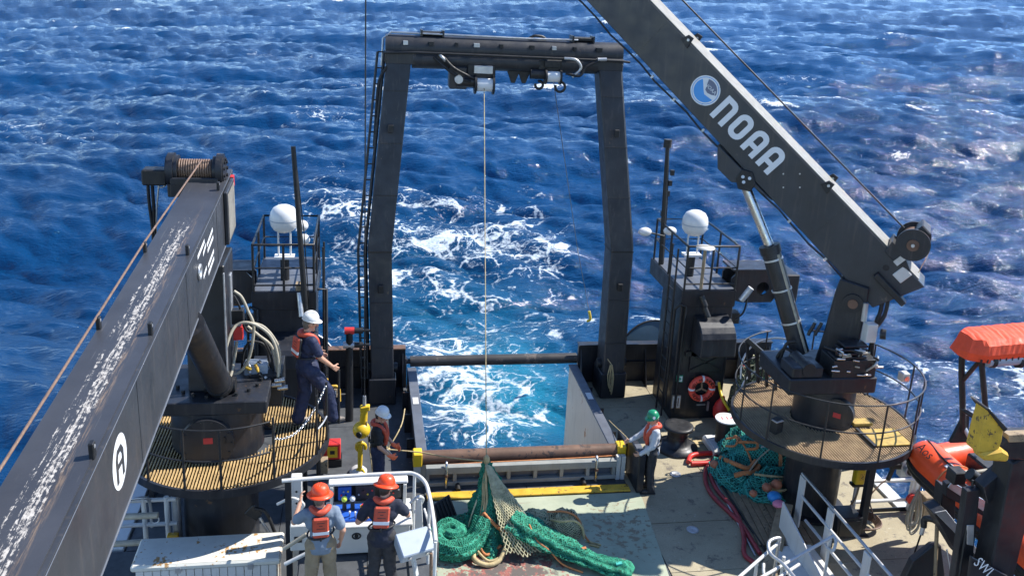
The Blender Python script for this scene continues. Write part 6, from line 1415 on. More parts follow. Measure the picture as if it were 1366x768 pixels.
for x in (cx0-.08, cx1-.09): MB().box(x, x+.05, yb-.02, yb+.15, PZ0+0.524, PZ0+0.857).build('bay_side', M['consolewhite'], t, .006)
for i, (dx, w_, h_, mt) in enumerate(((.04, .20, .22, 'blue'), (.30, .30, .24, 'black'), (.66, .34, .24, 'black'))):
    q = MB().box(cx0+dx, cx0+dx+w_, yb+.02, yb+.118, PZ0+0.6, PZ0+0.6+h_).build('instrument', M[mt], t, .012)
    for k in range(4):
        MB().cyl((cx0+dx+.05+k*(w_-.1)/3, yb+.02, PZ0+0.7+.06*(k % 2)), (cx0+dx+.05+k*(w_-.1)/3, yb+.002, PZ0+0.7+.06*(k % 2)), .014, n=8).build('knob', M[('red', 'galv', 'black2', 'yellow')[(k+i) % 4]], q)
tr = MB().obox((cx0+.30, CYf+.25, PZ0+0.56), (.30, 0, 0), (0, .17, .03), (0, -.004, .025)).build('blue_panel', M['blue'], t, .012)
for i, (dx, dy) in enumerate(((.30, .14), (.38, .14), (.46, .16), (.22, .16), (.52, .2))):
    q = MB().cyl((cx0+dx, CYf+dy, PZ0+0.57), (cx0+dx, CYf+dy-.01, PZ0+0.64), .012, n=8).build('joystick', M['steel'], t); MB().ball((cx0+dx, CYf+dy-.012, PZ0+0.65), .018, 8, 6).build('knob', M['decal'], q)
MB().cyl((cx0+.42, CYf+.35, PZ0+0.595), (cx0+.42, CYf+.35, PZ0+0.61), .05, n=16).build('stop_button_plate', M['yellow'], t); MB().cyl((cx0+.42, CYf+.35, PZ0+0.61), (cx0+.42, CYf+.35, PZ0+0.63), .03, n=16).build('stop_button', M['red'], t)
for dx, mt, lb in ((.14, 'ltyellow', 'lever with bright yellow ball knob on the blue panel'), (.26, 'decal', 'lever with white ball knob on the blue panel')):
    q = MB().cyl((cx0+dx, CYf+.3, PZ0+0.57), (cx0+dx, CYf+.3, PZ0+0.72), .035, .028, n=12).build('lever', M['black2'], t); k_ = MB().ball((cx0+dx, CYf+.3, PZ0+0.77), .045, 14, 10).build('lever_knob', M[mt], q)
# white guard rail round the console
zr = PZ0+1.12
rl = [atZ(376, 641, zr), atZ(440, 636, zr), atZ(530, 631, zr), atZ(553, 632, zr), atZ(567, 643, zr), atZ(573, 662, zr), atZ(578, 692, zr), atZ(581, 722, zr)]
t = thing('guard_rail', 'white pipe guard rail wrapping round the control console', 'railing', (rl[2].x, rl[2].y, PZ0))
MB().tube(smooth_path(rl, 5), .030, 10).build('top_rail', M['white'], t)
MB().tube([p-Vector((0, 0, .45)) for p in smooth_path(rl[4:], 5)], .018, 8).build('mid_rail', M['white'], t)
for k, p in enumerate((rl[3], rl[5], rl[7])): MB().cyl((p.x, p.y, .0 if p.y > 12.2 else PZ0), p, .024, n=10).build('stanchion', M['white'], t)
for a, b_ in ((.15, .42),):
    MB().prism([(0, 0), (.16, 0), (.10, .95), (.02, .95)], (rl[4].x-.16, rl[4].y-.25, PZ0+.05), (1, 0, 0), (0, 0, 1), (0, 1, 0), .03).build('side_plate', M['white'], t, .008)
MB().tube(smooth_path([(rl[4].x-.14, rl[4].y+.02, PZ0+.6), (rl[4].x-.02, rl[4].y+.04, PZ0+.8), (rl[4].x-.1, rl[4].y-.1, PZ0+.95), (rl[4].x-.22, rl[4].y-.1, PZ0+.85)]), .022, 8).build('cable_loop', M['white'], t)
MB().tube(smooth_path([rl[5]+Vector((.02, 0, 0)), rl[5]+Vector((.09, -.1, -.3)), rl[6]+Vector((.08, 0, -.6)), rl[6]+Vector((.02, 0, -.95))]), .014, 6).build('cable', M['rubber'], t)
# left of the console: white cabinet, pipes and small gear
c = atZ(385, 728, PZ0)
t = thing('switch_cabinet', 'small white switch cabinet left of the console behind the raised arm', 'cabinet', (-4.02, 11.9, PZ0))
MB().box(-4.12, -3.84, 11.75, 11.92, PZ0+.05, PZ0+.48).build('cabinet_body', M['consolewhite'], t, .015); MB().box(-4.06, -3.95, 11.742, 11.748, PZ0+.2, PZ0+.3).build('display', M['rubber'], t)
t = thing('vertical_duct', 'tall white perforated duct beside the black support post', 'duct', (-4.05, 12.35, 0))
MB().box(-4.14, -3.98, 12.3, 12.42, .003, 1.95).build('duct_body', M['white'], t, .01)
for i in range(7): MB().cyl((-4.06, 12.299, .5+.2*i), (-4.06, 12.292, .5+.2*i), .018, n=8).build('hole', M['rubber'], t)
for i, (a, b_, lb) in enumerate((((378, 732), (409, 712), 'pale yellow slanting pipe rail behind the person in grey, upper one'), ((380, 752), (408, 738), 'white slanting pipe rail behind the person in grey, lower one'))):
    solo(MB().cyl(atY(*a, 10.9), atY(*b_, 10.9), .028, n=10), 'pipe_rail', M['yellow_worn' if False else 'white'] if i else M['hose'], lb, 'pipe', atY(*a, 10.9))
solo(MB().tube(smooth_path([atY(370, 672, 12.1), atY(390, 664, 12.0), atY(405, 672, 12.0), atY(398, 682, 12.0)]), .022, 8), 'yellow_cable', M['white'], 'white looped cable left of the console rail', 'cable', atY(390, 668, 12))
# grey latch box on its stand
gb = atZ(553, 722, 1.98)
t = thing('control_box', 'grey plastic control box with two latches on a tilted stand', 'box', (gb.x, gb.y, PZ0))
ux = Vector((.94, .34, .0)).normalized(); uy = Vector((-.30, .80, .52)).normalized(); uz = ux.cross(uy)
bc_ = gb+Vector((0, 0, -.02))
MB().obox(bc_-uz*.09, ux*.225, uy*.16, uz*.075).build('lower_shell', M['plastic_grey'], t, .015)
lid = MB().obox(bc_+uz*.02, ux*.235, uy*.17, uz*.032).build('lid', M['plastic_grey'], t, .015)
for k in (-.12, .13): MB().obox(bc_-uy*.174-uz*.02+ux*k, ux*.016, uy*.012, uz*.03).build('latch', M['steel'], lid)
MB().beam(bc_-uz*.17-ux*.14, bc_-uz*.17+ux*.14-uy*.02, .05, .03).build('bracket', M['plastic_grey'], t)
MB().beam(bc_-uz*.18, (gb.x+.12, gb.y-.1, PZ0), .05, .05).build('strut', M['white'], t)
MB().cyl((gb.x+.23, gb.y-.12, PZ0), (gb.x+.22, gb.y-.1, PZ0+.86), .022, n=8).build('copper_pipe', M['cable'], t)
MB().tube(smooth_path([bc_-uz*.16, bc_-uz*.3-ux*.04, (gb.x-.05, gb.y-.2, PZ0+.3), (gb.x, gb.y-.2, PZ0)]), .018, 6).build('cable', M['rubber'], t)
# black folded panel on deck
fb = atZ(590, 705, 0)
t = thing('folding_panel', 'black ribbed folding panel standing ajar on the deck beside the net', 'panel', fb)
e1, e2 = Vector((.72, .69, 0)).normalized(), Vector((-.35, .36, .86)).normalized(); e3 = e1.cross(e2)
o_ = fb+Vector((-.05, .02, .02))
MB().obox(o_+e1*.22+e2*.20, e1*.25, e2*.20, e3*.02).build('upright_panel', M['black2'], t, .01)
for i in range(6): MB().obox(o_+e1*(.02+.08*i)+e2*.20-e3*.026*-1, e1*.012, e2*.18, e3*.008).build('rib', M['rubber'], t)
MB().obox(o_+e1*.2+Vector((-.14, -.14, .03)), e1*.24, Vector((.14, -.14, 0)), (0, 0, .02)).build('base_panel', M['black2'], t, .01)
MB().obox(o_+e1*-.02+Vector((-.1, .0, .16)), (.02, .0, 0), (0, .11, 0), (.02, 0, .15)).build('side_panel', M['plastic_grey'], t, .01); MB().cyl(o_+Vector((.0, -.14, .06)), o_+Vector((.08, -.12, .06)), .035, n=12).build('roller', M['galv'], t)
# fire box and block by the left platform
fz = atZ(446, 622, 0)
t = thing('fire_box', 'red box with yellow label under the right edge of the left crane platform', 'box', fz)
MB().box(fz.x-.22, fz.x+.12, fz.y, fz.y+.25, .15, .48).build('box_body', M['red'], t, .015); MB().box(fz.x-.13, fz.x+.06, fz.y-.006, fz.y-.001, .20, .43).build('yellow_label', M['yellow'], t); MB().box(fz.x-.08, fz.x+.01, fz.y-.009, fz.y-.0065, .27, .35).build('label_print', M['rubber'], t)
MB().box(fz.x-.24, fz.x+.14, fz.y-.02, fz.y+.27, .003, .15).build('black_base', M['black2'], t)
wz = atY(433, 618, fz.y-.3)
solo(MB().box(wz.x-.10, wz.x+.06, wz.y-.1, wz.y+.1, wz.z-.16, wz.z+.10), 'wood_block', M['wood'], 'tan wooden block wedged beside the red fire box', 'block', wz, None, .008)
lz = atY(446, 523, 14.2)
t = thing('brass_lamp', 'small boxed lamp on a bent brass bracket at the rail end', 'lamp', lz)
MB().box(lz.x-.05, lz.x+.05, lz.y-.05, lz.y+.05, lz.z-.08, lz.z+.08).build('lamp_box', M['wood'], t, .01); MB().tube(smooth_path([atY(436, 505, 14.2), atY(437, 515, 14.2), atY(451, 516, 14.2), atY(453, 535, 14.2)], 4), .025, 8).build('bracket', M['yellow_worn'], t)
MB().box(lz.x-.035, lz.x+.035, lz.y-.056, lz.y-.051, lz.z-.05, lz.z+.05).build('lens', M['consolewhite'], t)

# ================================================================ LEFT FOREGROUND
t = thing('storage_locker', 'long white storage locker with stained lid under the left crane', 'locker', (-5.4, 12.2, 0))
lx0, lx1, ly0, ly1 = -6.42, -4.28, 11.92, 12.62
MB().box(lx0+.06, lx1-.06, ly0+.06, ly1-.06, .003, .70).build('carcass', M['whitebox'], t)
MB().box(lx0, lx1, ly0, ly1, .703, .80).build('lid', M['whitebox'], t, .025)
MB().box(lx0+.03, lx1-.03, ly0+.03, ly1-.03, .8, .806).build('lid_panel', M['whitebox'], t)
n_ = 17
for i in range(n_):
    x = lx0+.06+(lx1-lx0-.12)*i/n_; MB().box(x+.005, x+(lx1-lx0-.12)/n_-.005, ly0+.035, ly0+.058, .02, .69).build('slat', M['white'], t, .003)
for x in (-5.75, -4.72): q = MB().box(x-.04, x+.04, ly0-.012, ly0+.0, .66, .76).build('hasp', M['galv'], t, .004)
t = thing('side_railing', 'white pipe railing at the left deck edge behind the boom', 'railing', (-6.6, 13.3, 0))
for z, y_ in ((.95, 0), (.5, 0)):
    MB().tube([Vector((-7.4, 13.42, z)), Vector((-6.05, 13.42, z))], .035, 8).build('rail', M['white'], t)
for x in (-6.55, -6.2): MB().cyl((x, 13.42, .003), (x, 13.42, 1.0), .04, n=10).build('stanchion', M['white'], t)
MB().cyl((-6.07, 13.5, .003), (-6.07, 13.5, 1.25), .075, n=14).build('pipe', M['galv'], t); MB().tube(smooth_path([(-6.85, 13.42, .98), (-6.7, 13.3, 1.06), (-6.5, 13.32, 1.06), (-6.45, 13.4, .9), (-6.45, 13.42, .45)]), .025, 8).build('handle', M['galv'], t)
for (u, v) in ((182, 688), (168, 724)):
    p = atY(u, v, 12.9); q = MB().cyl(p+Vector((-.5, 0, 0)), p+Vector((.32, 0, 0)), .05, n=12).build('fender_pipe', M['hose'], t); MB().tube(arc(p+Vector((.27, 0, -.08)), .06, 0, 360, 14, (1, 0, 0), (0, 0, 1))[:-1], .012, 6, True).build('ring', M['galv'], q)
MB().box(-6.2, -6.03, 13.3, 13.4, .003, .35).build('yellow_foot', M['yellow_worn'], t, .01)
q_ = atY(338, 685, 12.9)
t = thing('cable_clamp', 'grey cable bracket fixed to the left crane pedestal', 'bracket', q_)
MB().prism([(-.15, 0), (.05, -.14), (.14, .0), (.0, .16)], q_, (1, 0, 0), (0, 0, 1), (0, 1, 0), .04).build('plate', M['black2'], t, .01); MB().tube(smooth_path([q_+Vector((.1, -.03, -.05)), q_+Vector((.2, -.05, -.25)), q_+Vector((.3, -.03, -.45))]), .025, 8).build('cable', M['galv'], t)
MB().tube(smooth_path([q_+Vector((.02, -.03, .12)), q_+Vector((.2, -.05, .05)), q_+Vector((.33, -.03, -.35))]), .03, 8).build('cable', M['rubber'], t)

# ================================================================ RIGHT FOREGROUND
RY2 = 13.42
t = thing('edge_railing', 'white pipe railing across the step in the right deck edge', 'railing', (7.0, RY2, 0))
for v in (640, 666):
    a, b_ = atY(1140, v, RY2), atY(1262, v, RY2); z = (a.z+b_.z)/2; MB().tube([(5.9, RY2, z), (8.3, RY2, z)], .035, 10).build('rail', M['white'], t)
for x in (5.95, 7.15, 8.28): MB().cyl((x, RY2, .003), (x, RY2, .85), .04, n=10).build('stanchion', M['white'], t)
MB().box(7.06, 7.24, RY2-.02, RY2+.04, .02, .9).build('wide_stanchion', M['white'], t, .01)
MB().box(5.9, 8.4, RY2+.04, RY2+.06, -.1, .06).build('kick_plate', M['black'], t)
MB().cyl(atY(1216, 665, RY2-.07)+Vector((0, -.03, 0)), atY(1216, 665, RY2-.07)+Vector((0, .03, 0)), .10, n=16).build('red_knob', M['red'], t)
p = atY(1145, 634, 13.35)
t = thing('yellow_beacon', 'yellow instrument box on the rail behind the right crane pedestal', 'instrument', p)
MB().box(p.x-.09, p.x+.09, p.y-.09, p.y+.06, p.z-.14, p.z+.16).build('case', M['yellow'], t, .015); MB().box(p.x-.03, p.x+.07, p.y-.098, p.y-.091, p.z-.05, p.z+.10).build('case_panel', M['yellow_worn'], t, .004); MB().box(p.x-.12, p.x+.12, p.y-.08, p.y+.06, p.z-.19, p.z-.145).build('foot', M['black2'], t)
MB().tube(smooth_path([p+Vector((.02, -.05, -.16)), p+Vector((-.03, -.08, -.4)), p+Vector((-.1, -.06, -.6))]), .018, 6).build('cable', M['wood'], t)
for (u0, v0, u1, v1) in ((1165, 614, 1146, 712), (1133, 620, 1128, 690)):
    p, q = atY(u0, v0, 13.0), atZ(u1, v1, 0.0); pass
pp = atZ(1147, 712, .003)
t = thing('platform_strut', 'black square post under the right edge of the right crane platform', 'post', pp)
MB().box(pp.x-.06, pp.x+.06, pp.y-.06, pp.y+.06, .003, 1.74).build('post', M['black'], t, .006); MB().box(pp.x-.12, pp.x+.12, pp.y-.12, pp.y+.12, .003, .02).build('foot_plate', M['black'], t)
for lb, u, v, kind in (('black lamp bracket on the rail left of the round speaker', 1193, 622, 0), ('grey round deck speaker on the rail near the boat bow', 1209, 622, 1)):
    p = atY(u, v, 13.3); t = thing('deck_speaker' if kind else 'lamp_bracket', lb, 'speaker' if kind else 'lamp', p)
    if kind:
        MB().box(p.x-.12, p.x+.12, p.y-.04, p.y+.1, p.z-.2, p.z+.18).build('back_plate', M['white'], t, .01); q = MB().cyl((p.x, p.y-.16, p.z), (p.x, p.y-.04, p.z), .12, .09, n=24).build('horn', M['plastic_grey'], t); MB().cyl((p.x, p.y-.165, p.z), (p.x, p.y-.161, p.z), .085, n=20).build('grille', M['rubber'], q); MB().cyl((p.x, p.y-.18, p.z), (p.x, p.y-.166, p.z), .03, n=12).build('centre_cap', M['plastic_grey'], q)
    else:
        MB().box(p.x-.11, p.x+.11, p.y-.06, p.y+.06, p.z-.03, p.z+.08).build('lamp_head', M['black2'], t, .01); MB().beam((p.x-.02, p.y, p.z-.03), (p.x-.08, p.y, p.z-.28), .06, .05, (0, 1, 0)).build('arm', M['black2'], t)
p = atY(1241, 658, 13.2)
solo(MB().box(p.x-.14, p.x+.13, p.y-.1, p.y+.15, .003, .48), 'wooden_crate', M['wood'], 'tan wooden crate by the rail under the orange boat bow', 'crate', (p.x, p.y, 0), None, .01)
p = atY(1224, 660, 12.6); m = MB(); rr = random.Random(4)
for k in range(9):
    o = Vector((rr.uniform(-.05, .05), rr.uniform(-.05, .05), rr.uniform(-.04, .04)))
    m.tube(smooth_path([p+o*.3+Vector((0, 0, .1)), p+o+Vector((-.10, 0, -.3)), p+o+Vector((-.07, 0, -.52-.03*k)), p+o+Vector((.07, 0, -.50-.02*k)), p+o+Vector((.06, 0, -.25)), p+o*.3+Vector((.01, 0, .08))], 5), .014, 6)
m.tube([p+Vector((0, 0, .05)), atY(1236, 625, 12.7)], .014, 6)
solo(m, 'hanging_rope', M['hose'], 'grey-brown rope hank hanging from the bow of the orange boat', 'rope', p)
# cable box under the right platform
p = atZ(1128, 718, 0)
t = thing('winch_box', 'black equipment box on deck under the right crane platform', 'box', p)
MB().box(p.x-.2, p.x+.28, p.y, p.y+.4, .003, .42).build('box_body', M['black'], t, .015); MB().box(p.x-.16, p.x+.24, p.y-.012, p.y-.001, .08, .36).build('door', M['black2'], t, .005)
m = MB(); cc_ = atZ(1150, 700, .03)
for k in range(6): m.tube([cc_+Vector(((.2+.015*k)*math.cos(a)*1.2, (.2+.02*k)*math.sin(a), .02+.018*k+.01*math.sin(3*a))) for a in [2*PI*i/24 for i in range(24)]], .014, 6, True)
m.tube(smooth_path([cc_+Vector((.24, 0, .1)), atY(1160, 665, 13.25), atY(1172, 648, 13.35), atY(1182, 640, 13.38)]), .014, 6)
solo(m, 'hose_coil', M['cable'], 'brown cable coil on deck beside the black platform post', 'cable', cc_)

# gangway with white handrails at the bottom right
GX, GXL = 4.68, 3.72
t = thing('gangway', 'white pipe-railed gangway beside the right crane pedestal', 'gangway', (4.2, 11.6, 0))
for z, y1, x_ in ((1.10, 13.12, GX-.03), (.75, 12.95, GX-.07), (.42, 12.72, GX-.07)): MB().cyl((x_, y1, z), (GX+.02, 7.6, z), .027, n=12).build('handrail', M['galv'] if z > 1 else M['white'], t)
for y in (13.05, 12.05, 10.9, 9.6): MB().box(GX-.06, GX-.02, y-.09, y+.09, .1, 1.07).build('flat_post', M['white'], t, .008)
MB().box(GXL+.08, GX-.12, 7.6, 12.35, .16, .2).build('walkway', M['white'], t, .006)
MB().prism([(12.75, .15), (12.75, .8), (10.6, .22), (10.6, .15)], (GXL+.42, 0, 0), (0, 1, 0), (0, 0, 1), (1, 0, 0), .03).build('side_plate', M['white'], t, .006)
la_ = [atZ(1039, 717, 1.05), atZ(1026, 722, 1.05), atZ(1028, 738, 1.0), atZ(1045, 752, 1.0), atZ(1062, 772, 1.0)]
MB().tube(smooth_path([la_[0]+Vector((.02, .03, -.9)), la_[0]+Vector((.01, 0, -.1)), la_[0], la_[1], la_[2], la_[3], la_[4]], 5), .028, 10).build('handrail', M['galv'], t)
lb2 = [p+Vector((-.04, 0, -.40)) for p in la_]; MB().tube(smooth_path(lb2[1:], 5), .026, 10).build('handrail', M['white'], t)
for a, b_ in (((985, 770), (1040, 722)), ((1008, 774), (1112, 714)), ((1030, 776), (1066, 752))):
    MB().cyl(atZ(*a, .9), atZ(*b_, .95), .026, n=10).build('cross_rail', M['white'], t)
MB().tube(smooth_path([atZ(1112, 714, .95), atZ(1115, 722, .9), atZ(1111, 734, .8), atZ(1103, 730, .75)], 5), .026, 10).build('rail_end', M['white'], t)
for u, v, z in ((1010, 748, .88), (1046, 742, 1.0), (1108, 718, .92)):
    p = atZ(u, v, z); MB().cyl((p.x, p.y, .05), p, .025, n=10).build('stanchion', M['white'], t)
p = atZ(1092, 790, 1.2)
t = thing('round_cover', 'black round cover at the bottom edge in front of the gangway', 'cover', (p.x, p.y, 0))
MB().lathe((p.x, p.y, 0.003), (0, 0, 1), [(.34, 0), (.36, 1.0), (.37, 1.12), (.33, 1.2), (.2, 1.25), (.001, 1.27)], 32).build('dome', M['rubber'], t); MB().tube(arc((p.x, p.y, 1.14), .37, 0, 360, 32)[:-1], .015, 6, True).build('rim_band', M['black2'], t); MB().ball((p.x, p.y, 1.28), .02, 8, 6).build('stud', M['galv'], t)

# rescue boat on its cradle
bt = thing('rescue_boat', 'orange rescue boat with covered canopy frame at the right edge', 'boat', (7.3, 11, 1.0))
def sponson(x, tipx): return [Vector((x+(tipx-x)*.12*max(0, 1-i/6), 12.72-.55*(i/6)**1.5 if i < 7 else 12.17-(i-6)*.165, 1.70+.04*max(0, 1-i/6))) for i in range(31)]
XL, XR = 6.52, 8.15
s1 = sponson(XL, 6.95); s2 = sponson(XR, 7.75)
n_ = len(s1); rad_ = [.33*math.sqrt(max(.02, 1-(1-min(1, i/6))**2.2)) for i in range(n_)]
tb = MB().tube(s1, rad_, 24).build('tube', M['boat'], bt); MB().tube(s2, rad_, 24).build('tube', M['boat'], bt)
MB().tube([(6.72, 12.4, 1.72), (7.35, 12.5, 1.74), (7.95, 12.4, 1.72)], .26, 16).build('bow_tube', M['boat'], bt)
MB().tube([p+Vector((-.305*rad_[i]/.33, .0, -.10)) for i, p in enumerate(s1)][1:], .06, 8).build('rubbing_strake', M['rubber'], bt)
MB().tube([p+Vector((-.25*rad_[i]/.33, 0, -.21)) for i, p in enumerate(s1)][1:], .075, 8).build('rubbing_strake', M['rubber'], bt)
for i in (9, 13, 18, 23, 27):
    c = s1[i]; MB().tube(arc(c, .335, -60, 200, 18, (1, 0, 0), (0, 0, 1)), .016, 6).build('seam_strap', M['ropeorange'] if i % 2 else M['rubber'], bt)
MB().tube(smooth_path([s1[3]+Vector((.0, 0, .3)), s1[8]+Vector((-.1, 0, .325)), s1[13]+Vector((-.06, 0, .345)), s1[18]+Vector((-.12, 0, .32)), s1[24]+Vector((-.05, 0, .345))]), .018, 6).build('grab_line', M['rubber'], bt)
hl = MB(); hl.prism([(6.6, 1.5), (7.33, .75), (8.06, 1.5)], (0, 7.8, 0), (1, 0, 0), (0, 0, 1), (0, 1, 0), 4.6); hl.build('hull', M['boat'], bt)
MB().box(6.75, 7.95, 8.0, 12.3, 1.5, 1.53).build('deck_floor', M['black2'], bt)
# tube markings: logo and white maker's plate
MB().obox(Vector((XL-.12, 11.62, 1.70+.312)), (.05, 0, .02), (0, .16, 0), (.004, 0, .004)).build('white_plate', M['decal'], tb)
t0 = Vector((XL-.20, 12.25, 1.70+.262))
text_mesh('ZODIAC' if False else 'Aos', .24, t0+Vector((.0, 0, .01)), (0, -1, 0), (.78, 0, .62), (-.62, 0, .78), .012).build('tube_lettering', M['rubber'], tb)
MB().tube(arc((XL-.285, 12.05, 1.6), .045, 0, 360, 14, (0, 1, 0), (0, 0, 1))[:-1], .014, 6, True).build('lifting_ring', M['galv'], bt)
# canopy frame
cf = M['black2']; YA_, YB_ = 11.95, 11.25
fa = [atY(1285, 575, YA_), atY(1283, 485, YA_), atY(1287, 463, YA_), atY(1300, 455, YA_)]
MB().tube(smooth_path(fa[:1]+[fa[0].lerp(fa[1], .5)]+fa[1:], 5), .05, 10).build('frame_leg', cf, bt)
fb_ = [atY(1316, 560, YB_+.3), atY(1309, 478, YB_+.3)]; MB().cyl(fb_[0], fb_[1], .045, n=10).build('frame_leg', cf, bt)
MB().cyl(atY(1284, 508, YA_), atY(1311, 476, YB_+.3), .035, n=10).build('frame_brace', cf, bt); MB().cyl(atY(1283, 545, YA_), atY(1318, 567, YB_+.3), .04, n=10).build('frame_brace', cf, bt)
MB().cyl(atY(1285, 568, YA_), atY(1305, 605, YA_-.2), .035, n=10).build('frame_brace', M['galv'], bt)
MB().prism([(-.22, 0), (.1, 0), (.02, .5), (-.06, .5)], atY(1284, 590, YA_), (1, 0, 0), (0, 0, 1), (0, 1, 0), .06).build('frame_foot', M['rubber'], bt)
for dx in (1.5,): MB().cyl(fb_[0]+Vector((dx, 0, 0)), fb_[1]+Vector((dx, 0, 0)), .045, n=10).build('frame_leg', cf, bt)
ca, cbb = atY(1288, 460, 11.75), atY(1400, 450, 11.75)
cv = MB(); nx_ = 30; vs = []
sec = [(-.34, -.20), (-.37, -.04), (-.33, .12), (-.24, .20), (.0, .23), (.26, .21), (.36, .08), (.35, -.18), (.0, -.22)]; na_ = len(sec)
for i in range(nx_+1):
    k = i/nx_; c = ca.lerp(cbb, k); e = min(1, .62+.38*min(1, k/.09))
    for j, (yy, zz) in enumerate(sec):
        wv = .003*math.sin(37*k+j*1.7)+.004*math.sin(83*k+j*2.9)
        vs.append(c+Vector((-.10*max(0, 1-k/.09)*(1 if zz < 0 else 0), yy*e*(1+wv*2), zz*.85*(.75+.25*e)+wv+(-.008*math.sin(k*60) if (j in (0, 7)) else 0))))
cv.add(vs, [(i*na_+j, i*na_+(j+1) % na_, (i+1)*na_+(j+1) % na_, (i+1)*na_+j) for i in range(nx_) for j in range(na_)], False); cv.add(vs[:na_], [tuple(range(na_))]); cv.add(vs[-na_:], [tuple(range(na_))])
cvo = cv.build('canopy_cover', M['orange'], bt)
for i in range(14): p = ca.lerp(cbb, (i+.5)/14)+Vector((0, -.345, -.13)); MB().obox(p, (.012, 0, 0), (0, .012, 0), (0, 0, .03)).build('cover_tie', M['rubber'], cvo)
q = MB().cyl(atY(1316, 480, 11.5), atY(1400, 474, 11.5), .11, n=18).build('flotation_roll', M['plastic_grey'], bt)
for u in (1320, 1356): MB().cyl(atY(u, 480, 11.5), atY(u+5, 480, 11.5), .122, n=18).build('roll_strap', M['rubber'], q)
MB().box(fa[0].x+.1, fa[0].x+1.2, 11.2, 11.9, 1.9, 2.15).build('console', M['black2'], bt, .03)
# cradle and davit
DY = 10.2
t = thing('davit_cradle', 'black steel davit cradle lettered SWL in front of the orange boat', 'davit', (5.9, DY, 0))
def dv_(u, v, Y=DY): return atY(u, v, Y)
def plate(pts, Y, d, mat='black', nm='plate', bev=.01, par=None): 
    P_ = [atY(u, v, Y) for u, v in pts]; return MB().prism([(p.x, p.z) for p in P_], (0, Y, 0), (1, 0, 0), (0, 0, 1), (0, 1, 0), d).build(nm, M[mat], par or t, bev)
plate(((1350, 618), (1395, 600), (1352, 775), (1318, 775)), 9.3, .35, nm='main_beam', bev=.02)
plate(((1290, 655), (1308, 652), (1295, 775), (1272, 775)), 9.6, .12, nm='inner_web')
plate(((1262, 645), (1282, 640), (1318, 668), (1316, 690), (1262, 662)), 10.4, .10, nm='saddle_arm'); plate(((1264, 650), (1270, 642), (1316, 668), (1312, 682)), 10.38, .015, 'galv', 'saddle_plate')
plate(((1246, 685), (1262, 680), (1302, 730), (1300, 752), (1282, 745)), 10.2, .3, nm='lower_arm'); plate(((1247, 683), (1262, 680), (1304, 732), (1302, 740)), 10.18, .015, 'galv', 'lower_flange')
plate(((1258, 648), (1276, 656), (1272, 720), (1254, 690)), 10.5, .2, nm='web_plate'); plate(((1312, 650), (1350, 618), (1358, 632), (1318, 672)), 9.5, .2, nm='brace'); plate(((1330, 640), (1350, 640), (1330, 720), (1312, 740)), 9.75, .06, nm='back_web')
plate(((1205, 775), (1218, 748), (1245, 727), (1256, 727), (1262, 775)), 10.6, .12, nm='foot_plate', bev=.015)
plate(((1290, 700), (1300, 700), (1299, 728), (1290, 726)), 9.58, .015, 'galv', 'tag_plate')
plate(((1345, 585), (1400, 583), (1400, 615), (1330, 612), (1335, 595)), 9.2, .3, nm='davit_head', bev=.02)
yl = plate(((1303, 604), (1310, 575), (1318, 546), (1340, 570), (1337, 590), (1331, 606)), 9.02, .24, 'yellow_worn', 'yellow_bumper', .02); plate(((1308, 606), (1338, 600), (1348, 606), (1346, 617), (1312, 615)), 8.98, .2, 'yellow_worn', 'yellow_bumper', .03)
plate(((1316, 545), (1319, 544), (1345, 572), (1340, 576)), 9.0, .33, 'rubber', 'bumper_edge', .006); plate(((1345, 580), (1400, 578), (1400, 588), (1346, 590)), 9.18, .12, 'wood', 'tan_strip', .006)
P_ = dv_(1303, 636, 9.9); MB().cyl(P_+Vector((-.12, 0, .06)), P_+Vector((.12, -.05, -.1)), .085, n=18).build('sheave_pin', M['black2'], t); MB().cyl(P_+Vector((.12, -.06, -.1)), P_+Vector((.14, -.07, -.11)), .04, n=12).build('pin_end', M['galv'], t)
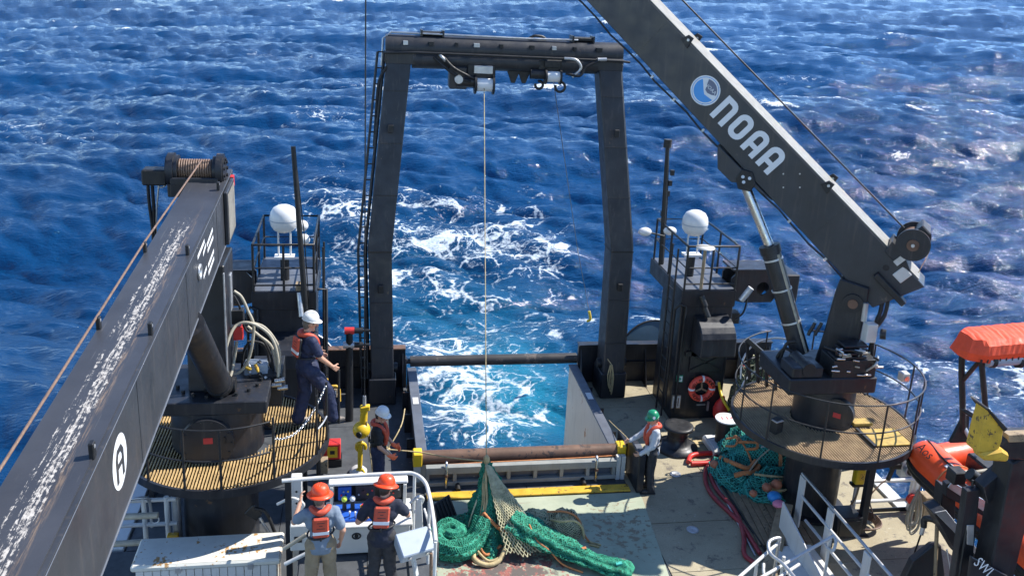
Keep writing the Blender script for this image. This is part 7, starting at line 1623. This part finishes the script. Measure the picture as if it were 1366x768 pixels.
MB().tube(arc(dv_(1320, 638, 10), .16, 0, 360, 20, (1, 0, 0), (0, 0, 1))[:-1], .02, 6, True).build('lead_ring', M['rubber'], t); MB().cyl(dv_(1279, 632, 10.2), dv_(1296, 630, 10.2), .045, n=12).build('tan_grip', M['hose'], t); MB().box(dv_(1276, 632).x-.1, dv_(1276, 632).x+.1, 10.1, 10.3, dv_(1276, 632).z-.12, dv_(1276, 632).z+.08).build('latch_block', M['black2'], t, .015)
MB().cyl(dv_(1300, 630, 10.0), dv_(1342, 623, 10.0), .03, n=8).build('pale_rod', M['hose'], t)
MB().tube(smooth_path([dv_(1232, 702, 10.9), dv_(1234, 692, 10.9), dv_(1244, 692, 10.8), dv_(1254, 698, 10.7)], 5), .05, 10).build('hook_arm', M['black2'], t); MB().cyl(dv_(1234, 696, 10.9), atZ(1210, 766, 0.02), .014, n=8).build('lashing', M['black2'], t)
MB().cyl(dv_(1232, 700, 10.9), dv_(1229, 712, 10.9), .035, n=10).build('turnbuckle', M['galv'], t); MB().cyl(dv_(1250, 700, 10.6), dv_(1247, 770, 10.6), .03, n=8).build('timber_prop', M['wood'], t); MB().cyl(dv_(1298, 640, 9.7), dv_(1279, 775, 9.5), .018, n=8).build('rod', M['black2'], t)
MB().cyl(dv_(1263, 732, 10.5), dv_(1270, 772, 10.4), .014, n=6).build('lashing', M['galv'], t)
p = atY(1310, 756, 9.28); ex = (atY(1330, 770, 9.28)-atY(1306, 748, 9.28)).normalized()
text_mesh('SWL', .20, atY(1313, 757, 9.22), ex, Vector((0, -1, 0)).cross(ex)*-1 if False else ex.cross(Vector((0, 1, 0)))*-1 if ex.cross(Vector((0, 1, 0))).z < 0 else ex.cross(Vector((0, 1, 0))), (0, -1, 0), .002).build('load_lettering', M['decal'], t)
plate(((1296, 742), (1345, 768), (1345, 790), (1290, 790)), 9.24, .05, nm='lettered_plate')
# orange hull showing behind the davit, with its far gear
MB().tube([(6.52, 8.3, 1.66), (6.52, 7.0, 1.66)], .3, 20).build('tube', M['boat'], bt)
